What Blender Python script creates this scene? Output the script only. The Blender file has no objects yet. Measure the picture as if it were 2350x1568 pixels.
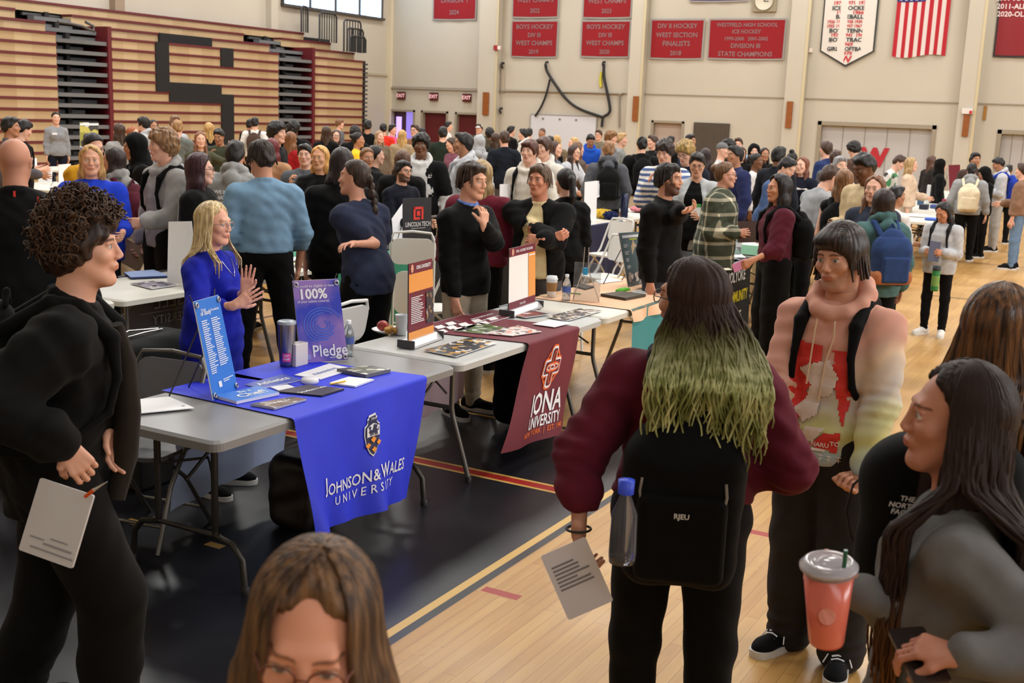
import bpy, math, random
import numpy as np
from math import sin, cos, pi, radians, sqrt, atan2
from mathutils import Vector, Matrix
S = bpy.context.scene
RND = random.Random(7)
# ------------------------------------------------------------------ camera
EYE = 2.1
FPX = 2653.6
YAW, PITCH, ROLL = -.50382, .19678, .03844
_f = Vector((sin(YAW)*cos(PITCH), cos(YAW)*cos(PITCH), -sin(PITCH)))
_r0 = Vector((cos(YAW), -sin(YAW), 0)); _u0 = _r0.cross(_f)
_r = _r0*cos(ROLL)+_u0*sin(ROLL); _u = _r.cross(_f)
cd = bpy.data.cameras.new('camera'); cam = bpy.data.objects.new('camera', cd)
S.collection.objects.link(cam)
cam.matrix_world = Matrix(((_r.x, _u.x, -_f.x, 0), (_r.y, _u.y, -_f.y, 0), (_r.z, _u.z, -_f.z, EYE), (0, 0, 0, 1)))
cd.sensor_width = 23.5; cd.lens = FPX/2350*23.5; cd.clip_start = .05; cd.clip_end = 200
cd.dof.use_dof = True; cd.dof.focus_distance = 5.6; cd.dof.aperture_fstop = 4.5
S.camera = cam
# ------------------------------------------------------------------ view, world, lights
S.view_settings.view_transform = 'Standard'; S.view_settings.look = 'None'
S.view_settings.gamma = 1; S.view_settings.use_curve_mapping = False
S.view_settings.exposure = 1.36
S.cycles.use_denoising = True; S.cycles.max_bounces = 5; S.cycles.diffuse_bounces = 3
S.cycles.glossy_bounces = 3; S.cycles.transmission_bounces = 5; S.cycles.transparent_max_bounces = 8
S.cycles.caustics_reflective = False; S.cycles.caustics_refractive = False
S.cycles.sample_clamp_indirect = 4; S.cycles.use_adaptive_sampling = True; S.cycles.adaptive_threshold = .03
W = bpy.data.worlds.new('world'); S.world = W; W.use_nodes = True
W.node_tree.nodes['Background'].inputs[0].default_value = (.75, .85, 1, 1)
W.node_tree.nodes['Background'].inputs[1].default_value = .22
def lamp(x, y, z, sx, sy, power, col, rot=(0, 0, 0)):
    l = bpy.data.lights.new('area_light', 'AREA'); l.shape = 'RECTANGLE'; l.size = sx; l.size_y = sy
    l.energy = power; l.color = col
    o = bpy.data.objects.new('area_light', l); S.collection.objects.link(o)
    o.location = (x, y, z); o.rotation_euler = rot
    return o
CEIL = 9.0
for gy, pw in ((3.2, 120), (9, 500), (15, 520), (21, 460), (27, 400), (32, 330)):
    for gx in (-21, -15, -9, -3.2, 3.5):
        lamp(gx, gy, CEIL-.45, 1.6, 1.6, pw*.21, (1, .985, .95))
lamp(-23.6, 24, 7.4, 14, 1.6, 160, (.72, .84, 1), (0, radians(-62), 0))
lamp(4, -2.6, 6.4, 16, 2.2, 150, (.93, .96, 1), (radians(62), 0, radians(14)))  # added fill from the camera side, lifts faces turned this way
lamp(13.2, 13, 6.3, 2.4, 20, 620, (.95, .97, 1), (0, radians(66), 0))  # added side fill by the right wall, brightens the upright panels
# ------------------------------------------------------------------ helpers
def ray(px, py):
    return _r*((px-1175)/FPX)-_u*((py-784)/FPX)+_f
def at(px, py, z=0.0):
    d = ray(px, py); t = (z-EYE)/d.z
    return Vector((d.x*t, d.y*t, z))
def atX(px, py, X):
    d = ray(px, py); t = X/d.x
    return Vector((X, d.y*t, EYE+d.z*t))
def atY(px, py, Y):
    d = ray(px, py); t = Y/d.y
    return Vector((d.x*t, Y, EYE+d.z*t))
def lin(c):
    if max(c) > 1.001 or isinstance(c[0], int): c = [v/255 for v in c]
    return tuple(v/12.92 if v <= .04045 else ((v+.055)/1.055)**2.4 for v in c)
_M = {}
def nt(m):
    m.use_nodes = True; return m.node_tree, m.node_tree.nodes['Principled BSDF']
def N(t, typ, **k):
    n = t.nodes.new(typ)
    for a, v in k.items():
        if a[0] == 'i' and a[1:].isdigit(): n.inputs[int(a[1:])].default_value = v
        else: setattr(n, a, v)
    return n
def mat(col, rough=.6, metal=0., kind='plain', sc=1., col2=None, bump=0., trans=0., emit=0.):
    """cached procedural material; col is sRGB 0-255"""
    key = (tuple(col), rough, metal, kind, sc, tuple(col2) if col2 else None, bump, trans, emit)
    if key in _M: return _M[key]
    m = bpy.data.materials.new(kind+'_%02x%02x%02x' % tuple(int(v) for v in col)); _M[key] = m
    t, b = nt(m); L = t.links.new
    c = lin(col)+(1,); c2 = (lin(col2)+(1,)) if col2 else tuple(v*.72 for v in c[:3])+(1,)
    b.inputs['Base Color'].default_value = c; b.inputs['Roughness'].default_value = rough
    b.inputs['Metallic'].default_value = metal
    tc = N(t, 'ShaderNodeTexCoord')
    def ramp(src, a, bb, p0=.3, p1=.7, const=False):
        r = N(t, 'ShaderNodeValToRGB'); r.color_ramp.elements[0].position = p0; r.color_ramp.elements[1].position = p1
        r.color_ramp.elements[0].color = a; r.color_ramp.elements[1].color = bb
        if const: r.color_ramp.interpolation = 'CONSTANT'
        L(src, r.inputs[0]); return r.outputs[0]
    if trans:
        b.inputs['Transmission Weight'].default_value = trans; b.inputs['IOR'].default_value = 1.33
    if emit:
        b.inputs['Emission Color'].default_value = c; b.inputs['Emission Strength'].default_value = emit
    if kind == 'fabric':
        n = N(t, 'ShaderNodeTexNoise', i2=14*sc, i3=5.); L(tc.outputs['Object'], n.inputs[0])
        L(ramp(n.outputs[0], tuple(v*.86 for v in c[:3])+(1,), tuple(min(1, v*1.1) for v in c[:3])+(1,)), b.inputs['Base Color'])
        bp = N(t, 'ShaderNodeBump', i0=.35, i1=.01); n2 = N(t, 'ShaderNodeTexNoise', i2=9*sc, i3=3.)
        L(tc.outputs['Object'], n2.inputs[0]); L(n2.outputs[0], bp.inputs[2]); L(bp.outputs[0], b.inputs['Normal'])
        b.inputs['Sheen Weight'].default_value = .03; b.inputs['Specular IOR Level'].default_value = .15
    elif kind == 'hair':
        mp = N(t, 'ShaderNodeMapping'); mp.inputs[3].default_value = (70*sc, 70*sc, 5*sc)
        L(tc.outputs['Object'], mp.inputs[0])
        n = N(t, 'ShaderNodeTexNoise', i2=1., i3=4.); L(mp.outputs[0], n.inputs[0])
        L(ramp(n.outputs[0], tuple(v*.55 for v in c[:3])+(1,), c2 if col2 else tuple(min(1, v*1.7+.006) for v in c[:3])+(1,), .38, .68), b.inputs['Base Color'])
        bp = N(t, 'ShaderNodeBump', i0=.8, i1=.006); L(n.outputs[0], bp.inputs[2]); L(bp.outputs[0], b.inputs['Normal'])
        b.inputs['Specular IOR Level'].default_value = .35
    elif kind == 'stripe':       # horizontal bands
        w = N(t, 'ShaderNodeTexWave', bands_direction='Z', i1=sc, i2=1.2, i3=2.); L(tc.outputs['Object'], w.inputs[0])
        L(ramp(w.outputs['Fac'], c, c2, .45, .55), b.inputs['Base Color'])
    elif kind == 'blotch':       # printed photo: small irregular patches of several colours
        v = N(t, 'ShaderNodeTexVoronoi', i2=sc); L(tc.outputs['Object'], v.inputs[0])
        r = N(t, 'ShaderNodeValToRGB'); e = r.color_ramp.elements; r.color_ramp.interpolation = 'CONSTANT'
        e[0].position = 0; e[0].color = c; e[1].position = .4; e[1].color = c2
        q = e.new(.62); q.color = (.75, .72, .68, 1); q = e.new(.8); q.color = (.05, .05, .05, 1)
        sp = N(t, 'ShaderNodeSeparateColor'); L(v.outputs['Color'], sp.inputs[0]); L(sp.outputs[0], r.inputs[0])
        L(r.outputs[0], b.inputs['Base Color'])
    elif kind == 'noise':
        n = N(t, 'ShaderNodeTexNoise', i2=sc, i3=5.); L(tc.outputs['Object'], n.inputs[0])
        L(ramp(n.outputs[0], c, c2, .35, .65), b.inputs['Base Color'])
    elif kind == 'plaid':
        se = N(t, 'ShaderNodeSeparateXYZ'); L(tc.outputs['Object'], se.inputs[0])
        def band(src, per, w):
            a = N(t, 'ShaderNodeMath', operation='PINGPONG', i1=per); L(src, a.inputs[0])
            g = N(t, 'ShaderNodeMath', operation='LESS_THAN', i1=w); L(a.outputs[0], g.inputs[0]); return g.outputs[0]
        xy = N(t, 'ShaderNodeMath', operation='ADD'); L(se.outputs[0], xy.inputs[0]); L(se.outputs[1], xy.inputs[1])
        s1 = N(t, 'ShaderNodeMath', operation='ADD'); L(band(xy.outputs[0], .065, .014), s1.inputs[0]); L(band(se.outputs[2], .07, .016), s1.inputs[1])
        r = N(t, 'ShaderNodeMath', operation='MULTIPLY', i1=.5); L(s1.outputs[0], r.inputs[0])
        rr = N(t, 'ShaderNodeValToRGB'); e = rr.color_ramp.elements; e[0].color = c; e[1].color = c2
        q = e.new(.5); q.color = tuple((a*.45+b2*.55)*.75 for a, b2 in zip(c, c2))[:3]+(1,)
        L(r.outputs[0], rr.inputs[0]); L(rr.outputs[0], b.inputs['Base Color'])
    elif kind == 'wood':
        mp = N(t, 'ShaderNodeMapping'); mp.inputs[3].default_value = (2*sc, 2*sc, 22*sc); L(tc.outputs['Object'], mp.inputs[0])
        n = N(t, 'ShaderNodeTexNoise', i2=1., i3=5.); L(mp.outputs[0], n.inputs[0])
        L(ramp(n.outputs[0], c, c2, .3, .7), b.inputs['Base Color'])
    if bump and kind != 'fabric':
        bp = N(t, 'ShaderNodeBump', i0=bump, i1=.004); n2 = N(t, 'ShaderNodeTexNoise', i2=60., i3=3.)
        L(tc.outputs['Object'], n2.inputs[0]); L(n2.outputs[0], bp.inputs[2]); L(bp.outputs[0], b.inputs['Normal'])
    return m
def fab(*c, s=1.):
    if max(c) < 64: c = tuple(v*(.36 if max(c) < 45 else .66) for v in c)
    return mat(c, .85, kind='fabric', sc=s)
def sheer(col):
    m = bpy.data.materials.new('sheer_cloth'); t, b = nt(m); L = t.links.new; b.inputs['Base Color'].default_value = lin(col)+(1,)
    tr = N(t, 'ShaderNodeBsdfTranslucent'); tr.inputs[0].default_value = lin(col)+(1,); mx = N(t, 'ShaderNodeMixShader', i0=.6); out = t.nodes['Material Output']
    L(b.outputs[0], mx.inputs[1]); L(tr.outputs[0], mx.inputs[2]); L(mx.outputs[0], out.inputs[0]); return m
def link(o, parent=None):
    S.collection.objects.link(o)
    if parent is not None: o.parent = parent
    return o
def tag(o, label=None, cat=None, group=None, kind=None):
    if label: o['label'] = label
    if cat: o['category'] = cat
    if group: o['group'] = group
    if kind: o['kind'] = kind
    return o
def empty(name, loc=(0, 0, 0), rz=0., label=None, cat=None, group=None):
    o = bpy.data.objects.new(name, None); o.location = loc; o.rotation_euler = (0, 0, rz); o.empty_display_size = .1
    link(o); return tag(o, label, cat, group)
def obj(name, me, m=None, parent=None, M=None):
    o = bpy.data.objects.new(name, me); link(o, parent)
    if M is not None: o.matrix_local = M
    if m is not None:
        ms = m if isinstance(m, (list, tuple)) else [m]
        if not me.materials:
            for q in ms: me.materials.append(q)
        else:
            for i, q in enumerate(ms):
                if i < len(o.material_slots): o.material_slots[i].link = 'OBJECT'; o.material_slots[i].material = q
    return o
class MB:
    """mesh builder"""
    def __init__(s): s.v = []; s.f = []; s.mi = []; s.smooth = []
    def add(s, v, f, mi=0, sm=False):
        b = len(s.v); s.v += [tuple(p) for p in v]; s.f += [tuple(b+i for i in q) for q in f]
        s.mi += [mi]*len(f); s.smooth += [sm]*len(f)
    def box(s, lo, hi, mi=0, M=None, bev=0):
        x0, y0, z0 = lo; x1, y1, z1 = hi
        v = [Vector(p) for p in ((x0, y0, z0), (x1, y0, z0), (x1, y1, z0), (x0, y1, z0), (x0, y0, z1), (x1, y0, z1), (x1, y1, z1), (x0, y1, z1))]
        if M is not None: v = [M@p for p in v]
        s.add(v, [(0, 3, 2, 1), (4, 5, 6, 7), (0, 1, 5, 4), (1, 2, 6, 5), (2, 3, 7, 6), (3, 0, 4, 7)], mi)
    def prism(s, pts, z0, z1, mi=0, M=None, sm=False):
        n = len(pts); v = [Vector((p[0], p[1], z0)) for p in pts]+[Vector((p[0], p[1], z1)) for p in pts]
        if M is not None: v = [M@p for p in v]
        s.add(v, [tuple(range(n-1, -1, -1)), tuple(range(n, 2*n))], mi)
        s.add(v, [(i, (i+1) % n, n+(i+1) % n, n+i) for i in range(n)], mi, sm)
    def tube(s, pts, r, n=8, mi=0, closed=False):
        pts = [Vector(p) for p in pts]; rs = r if isinstance(r, (list, tuple)) else [r]*len(pts); v = []; k = len(pts); up = None
        for i, p in enumerate(pts):
            a = pts[(i-1) % k] if (i > 0 or closed) else p; b = pts[(i+1) % k] if (i < k-1 or closed) else p
            d = (b-a).normalized() if (b-a).length > 1e-9 else Vector((0, 0, 1))
            if up is None: up = d.orthogonal().normalized()
            up = (up-d*up.dot(d)); up = up.normalized() if up.length > 1e-6 else d.orthogonal().normalized()
            w = d.cross(up)
            for j in range(n):
                t = 2*pi*j/n; v.append(p+(up*cos(t)+w*sin(t))*rs[i])
        f = []
        for i in range(k if closed else k-1):
            for j in range(n):
                a = i*n+j; b = i*n+(j+1) % n; i2 = (i+1) % k
                f.append((a, b, i2*n+(j+1) % n, i2*n+j))
        s.add(v, f, mi, True)
        if not closed: s.add(v[:n], [tuple(range(n-1, -1, -1))], mi); s.add(v[-n:], [tuple(range(n))], mi)
    def lathe(s, prof, n=20, c=(0, 0, 0), mi=0, M=None, sm=True):
        v = []; c = Vector(c)
        for r, z in prof:
            for j in range(n):
                t = 2*pi*j/n; p = c+Vector((r*cos(t), r*sin(t), z)); v.append(M@p if M is not None else p)
        f = [(i*n+j, i*n+(j+1) % n, (i+1)*n+(j+1) % n, (i+1)*n+j) for i in range(len(prof)-1) for j in range(n)]
        s.add(v, f, mi, sm)
    def grid(s, fn, nu, nv, mi=0, sm=True):
        v = [fn(i/nu, j/nv) for i in range(nu+1) for j in range(nv+1)]
        f = [(i*(nv+1)+j, (i+1)*(nv+1)+j, (i+1)*(nv+1)+j+1, i*(nv+1)+j+1) for i in range(nu) for j in range(nv)]
        s.add(v, f, mi, sm)
    def mesh(s, name):
        me = bpy.data.meshes.new(name); me.from_pydata(s.v, [], s.f); me.update()
        me.polygons.foreach_set('material_index', s.mi); me.polygons.foreach_set('use_smooth', s.smooth)
        return me
    def build(s, name, m, parent=None, M=None, bev=0):
        o = obj(name, s.mesh(name), m, parent, M)
        if bev:
            b = o.modifiers.new('bevel', 'BEVEL'); b.width = bev; b.segments = 2; b.limit_method = 'ANGLE'
        return o
def boxobj(name, lo, hi, m, parent=None, bev=0, M=None):
    b = MB(); b.box(lo, hi, 0); return b.build(name, m, parent, M, bev)
def rrect(x0, y0, x1, y1, r, n=5):
    o = []
    for cx, cy, a in ((x1-r, y1-r, 0), (x0+r, y1-r, 90), (x0+r, y0+r, 180), (x1-r, y0+r, 270)):
        for i in range(n+1):
            t = radians(a+90*i/n); o.append((cx+r*cos(t), cy+r*sin(t)))
    return o
_TX = {}
def txt_mesh(s, size=1., bold=0., shear=0., align='CENTER', sx=1., sp=1.):
    key = (s, bold, shear, align, sp)
    if key not in _TX:
        cu = bpy.data.curves.new('lettering', 'FONT'); cu.body = s; cu.size = 1; cu.align_x = align; cu.align_y = 'CENTER'
        cu.offset = bold; cu.shear = shear; cu.resolution_u = 2; cu.fill_mode = 'FRONT'; cu.space_character = sp
        o = bpy.data.objects.new('lettering', cu); me = bpy.data.meshes.new_from_object(o)
        v = np.zeros(len(me.vertices)*3); me.vertices.foreach_get('co', v)
        fs = [tuple(p.vertices) for p in me.polygons]
        _TX[key] = (v.reshape(-1, 3), fs)
        bpy.data.objects.remove(o); bpy.data.curves.remove(cu); bpy.data.meshes.remove(me)
    v, fs = _TX[key]; v = v.copy(); v[:, 0] *= size*sx; v[:, 1] *= size
    return v, fs
def plane_map(o, ux, uy, off=.002):
    """maps 2-D (x,y) onto the plane through o with axes ux, uy"""
    o = Vector(o); ux = Vector(ux).normalized(); uy = Vector(uy).normalized(); n = ux.cross(uy).normalized()
    return lambda x, y: o+ux*x+uy*y+n*off
def letter(b, s, x, y, size, fn, mi=0, **k):
    """adds lettering s at (x,y) of the surface map fn"""
    v, f = txt_mesh(s, size, **k); b.add([fn(p[0]+x, p[1]+y) for p in v], f, mi)
def quad(b, x0, y0, x1, y1, fn, mi=0):
    b.add([fn(x0, y0), fn(x1, y0), fn(x1, y1), fn(x0, y1)], [(0, 1, 2, 3)], mi)
def poly(b, pts, fn, mi=0):
    b.add([fn(*p) for p in pts], [tuple(range(len(pts)))], mi)
def lines(b, x0, y0, x1, y1, n, fn, mi=0, h=.45, rnd=True):
    """rows of small print as thin bars"""
    for i in range(n):
        y = y1-(y1-y0)*(i+.5)/n; hh = abs(y1-y0)/n*h/2; w = RND.uniform(.55, 1) if rnd else 1
        quad(b, x0, y-hh, x0+(x1-x0)*w, y+hh, fn, mi)
# ------------------------------------------------------------------ implicit bodies
CAP = .08
def A(*p): return np.array(p, float)
class Sdf:
    """a list of smoothly joined shapes, turned into one mesh by surface nets"""
    def __init__(s): s.p = []; s.M = None; s.eps = 0.
    def _bb(s, lo, hi, k): return (np.array(lo)-k-.012, np.array(hi)+k+.012)
    def ell(s, c, r, k=.02, R=None, op='u'):
        c = A(*c); r = A(*r)
        if s.M is not None: c = s.M[0]@c+s.M[1]; R = s.M[0] if R is None else s.M[0]@R
        if R is None: e = r
        else: e = np.sqrt(((R*r)**2).sum(1))
        def fn(X, Y, Z):
            x, y, z = X-c[0], Y-c[1], Z-c[2]
            if R is not None: x, y, z = R[0, 0]*x+R[1, 0]*y+R[2, 0]*z, R[0, 1]*x+R[1, 1]*y+R[2, 1]*z, R[0, 2]*x+R[1, 2]*y+R[2, 2]*z
            k0 = np.sqrt((x/r[0])**2+(y/r[1])**2+(z/r[2])**2)+1e-9
            k1 = np.sqrt((x/r[0]**2)**2+(y/r[1]**2)**2+(z/r[2]**2)**2)+1e-9
            return k0*(k0-1)/k1
        s.p.append((fn, s._bb(c-e, c+e, k), k, op)); return s
    def cap(s, a, b, ra, rb=None, k=.02, flat=None, op='u'):
        """capsule a->b with radii ra->rb; flat=(direction, factor) thins it along a direction"""
        a = A(*a); b = A(*b); rb = ra if rb is None else rb
        if s.M is not None: a = s.M[0]@a+s.M[1]; b = s.M[0]@b+s.M[1]
        ab = b-a; L2 = max(ab@ab, 1e-12); rm = max(ra, rb)
        fl = None
        if flat is not None:
            n = A(*flat[0]); n = s.M[0]@n if s.M is not None else n; n = n/np.linalg.norm(n); fl = (n, flat[1])
            rm = rm*max(1, flat[1])
        def fn(X, Y, Z):
            x, y, z = X-a[0], Y-a[1], Z-a[2]
            t = np.clip((x*ab[0]+y*ab[1]+z*ab[2])/L2, 0, 1)
            x = x-t*ab[0]; y = y-t*ab[1]; z = z-t*ab[2]
            if fl is not None:
                n, f = fl; q = (x*n[0]+y*n[1]+z*n[2])*(1/f-1); x = x+n[0]*q; y = y+n[1]*q; z = z+n[2]*q
            return np.sqrt(x*x+y*y+z*z)-(ra+(rb-ra)*t)
        s.p.append((fn, s._bb(np.minimum(a, b)-rm, np.maximum(a, b)+rm, k), k, op)); return s
    def box(s, c, h, r=.01, k=.01, R=None, op='u'):
        c = A(*c); h = A(*h)-r
        if s.M is not None: c = s.M[0]@c+s.M[1]; R = s.M[0] if R is None else s.M[0]@R
        e = (np.abs(R)@(h+r)) if R is not None else h+r
        def fn(X, Y, Z):
            x, y, z = X-c[0], Y-c[1], Z-c[2]
            if R is not None: x, y, z = R[0, 0]*x+R[1, 0]*y+R[2, 0]*z, R[0, 1]*x+R[1, 1]*y+R[2, 1]*z, R[0, 2]*x+R[1, 2]*y+R[2, 2]*z
            x = np.abs(x)-h[0]; y = np.abs(y)-h[1]; z = np.abs(z)-h[2]
            return np.sqrt(np.maximum(x, 0)**2+np.maximum(y, 0)**2+np.maximum(z, 0)**2)+np.minimum(np.maximum(x, np.maximum(y, z)), 0)-r
        s.p.append((fn, s._bb(c-e, c+e, k), k, op)); return s
    def cut(s, n, d, k=.004, bb=None):
        """keeps the side where n.p < d (optionally only inside a box)"""
        n = A(*n); q = np.linalg.norm(n); n = n/q; d = d/q
        if s.M is not None: n2 = s.M[0]@n; d = d+n2@s.M[1]; n = n2
        s.p.append((lambda X, Y, Z: n[0]*X+n[1]*Y+n[2]*Z-d, bb, k, 'i')); return s
    def disp(s, fn, bb=None):
        s.p.append((fn, bb, 0, 'd')); return s
    def copy(s):
        o = Sdf(); o.p = list(s.p); o.M = s.M; return o
    def bounds(s):
        lo = np.min([q[1][0] for q in s.p if q[3] == 'u'], 0); hi = np.max([q[1][1] for q in s.p if q[3] == 'u'], 0); return lo, hi
    def field(s, xs, ys, zs):
        F = np.full((len(xs), len(ys), len(zs)), CAP, np.float32); ax = (xs, ys, zs)
        for fn, bb, k, op in s.p:
            sl = [slice(None)]*3
            if bb is not None and op != 'i' or (op == 'i' and bb is not None):
                ok = True
                for i in range(3):
                    a = np.searchsorted(ax[i], bb[0][i]); b = np.searchsorted(ax[i], bb[1][i])
                    if b <= a: ok = False
                    sl[i] = slice(a, b)
                if not ok: continue
            X = xs[sl[0]][:, None, None].astype(np.float32); Y = ys[sl[1]][None, :, None].astype(np.float32); Z = zs[sl[2]][None, None, :].astype(np.float32)
            f = F[tuple(sl)]; d = fn(X, Y, Z)
            if op == 'd': f = f+d
            elif op == 'u':
                if k > 0: h = np.maximum(k-np.abs(f-d), 0)/k; f = np.minimum(f, d)-h*h*k*.25
                else: f = np.minimum(f, d)
            else:
                if op == 's': d = -d
                if k > 0: h = np.maximum(k-np.abs(f-d), 0)/k; f = np.maximum(f, d)+h*h*k*.25
                else: f = np.maximum(f, d)
            F[tuple(sl)] = np.minimum(f, CAP)
        return F
def surfnet(F, xs, ys, zs):
    Sg = F < 0
    c = np.zeros(tuple(n-1 for n in F.shape), np.int8)
    for i in (0, 1):
        for j in (0, 1):
            for k in (0, 1): c += Sg[i:F.shape[0]-1+i, j:F.shape[1]-1+j, k:F.shape[2]-1+k]
    I, J, K = np.nonzero((c > 0) & (c < 8)); n = len(I)
    if n == 0: return np.zeros((0, 3)), np.zeros((0, 4), int)
    idx = np.full(c.shape, -1, np.int32); idx[I, J, K] = np.arange(n)
    cor = {}
    for i in (0, 1):
        for j in (0, 1):
            for k in (0, 1): cor[i, j, k] = F[I+i, J+j, K+k]
    P = np.zeros((n, 3)); cnt = np.zeros(n)
    for a in cor:
        for d in range(3):
            if a[d] == 0:
                b = list(a); b[d] = 1; b = tuple(b)
                fa, fb = cor[a], cor[b]; m = (fa < 0) != (fb < 0)
                t = np.where(m, fa/np.where(m, fa-fb, 1), 0)
                for e in range(3):
                    P[:, e] += np.where(m, a[e] if e != d else t, 0)
                cnt += m
    P /= cnt[:, None]
    def ip(ax, i0, t): return ax[i0]+(ax[np.minimum(i0+1, len(ax)-1)]-ax[i0])*t
    V = np.stack([ip(xs, I, P[:, 0]), ip(ys, J, P[:, 1]), ip(zs, K, P[:, 2])], 1)
    Q = []
    for d in range(3):
        a, b = (d+1) % 3, (d+2) % 3
        s0 = [slice(None)]*3; s1 = [slice(None)]*3; s0[d] = slice(0, -1); s1[d] = slice(1, None)
        A0 = Sg[tuple(s0)]; A1 = Sg[tuple(s1)]
        w = np.argwhere(A0 != A1)
        m = (w[:, a] > 0) & (w[:, b] > 0) & (w[:, a] < F.shape[a]-1) & (w[:, b] < F.shape[b]-1); w = w[m]
        if not len(w): continue
        flip = ~A0[w[:, 0], w[:, 1], w[:, 2]]
        def at_(da, db):
            q = w.copy(); q[:, a] += da; q[:, b] += db; return idx[q[:, 0], q[:, 1], q[:, 2]]
        q = np.stack([at_(-1, -1), at_(0, -1), at_(0, 0), at_(-1, 0)], 1)
        q[flip] = q[flip][:, ::-1]; Q.append(q)
    Q = np.concatenate(Q) if Q else np.zeros((0, 4), int)
    return V, Q[(Q >= 0).all(1)]
def sdf_mesh(name, s, h=.012, fine=(), colf=None, zmin=None):
    """fine: list of (lo,hi,h) blocks meshed at a finer step"""
    lo, hi = s.bounds(); Vs = []; Qs = []; base = 0
    def blk(lo, hi, h):
        ax = [np.arange(lo[i], hi[i]+h, h) for i in range(3)]
        return surfnet(s.field(*ax), *ax)
    V, Q = blk(lo, hi, h)
    for l, g, hh in fine:
        l = np.array(l); g = np.array(g)
        ins = ((V > l+h*.6) & (V < g-h*.6)).all(1)
        Q = Q[~ins[Q].all(1)]
    Vs.append(V); Qs.append(Q); base = len(V)
    for l, g, hh in fine:
        v, q = blk(l, g, hh)
        Vs.append(v); Qs.append(q+base); base += len(v)
    V = np.concatenate(Vs); Q = np.concatenate(Qs).astype(np.int32)
    used = np.zeros(len(V), bool); used[Q.ravel()] = True; mp = np.cumsum(used)-1; V = V[used]; Q = mp[Q]
    me = bpy.data.meshes.new(name); me.vertices.add(len(V)); me.vertices.foreach_set('co', V.astype(np.float32).ravel())
    me.loops.add(Q.size); me.loops.foreach_set('vertex_index', Q.astype(np.int32).ravel())
    me.polygons.add(len(Q)); me.polygons.foreach_set('loop_start', np.arange(0, Q.size, 4, dtype=np.int32))
    me.update(calc_edges=True); me.polygons.foreach_set('use_smooth', [True]*len(Q)); me.validate()
    if colf is not None:
        c = np.ones((len(V), 4), np.float32); c[:, :3] = colf(V)
        at_ = me.color_attributes.new('Col', 'FLOAT_COLOR', 'POINT'); at_.data.foreach_set('color', c.ravel())
    return me
def rx(a): c, s_ = cos(a), sin(a); return np.array([[1, 0, 0], [0, c, -s_], [0, s_, c]])
def ry(a): c, s_ = cos(a), sin(a); return np.array([[c, 0, s_], [0, 1, 0], [-s_, 0, c]])
def rz(a): c, s_ = cos(a), sin(a); return np.array([[c, -s_, 0], [s_, c, 0], [0, 0, 1]])
def unit(v): v = np.array(v, float); return v/np.linalg.norm(v)
D = radians
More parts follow.
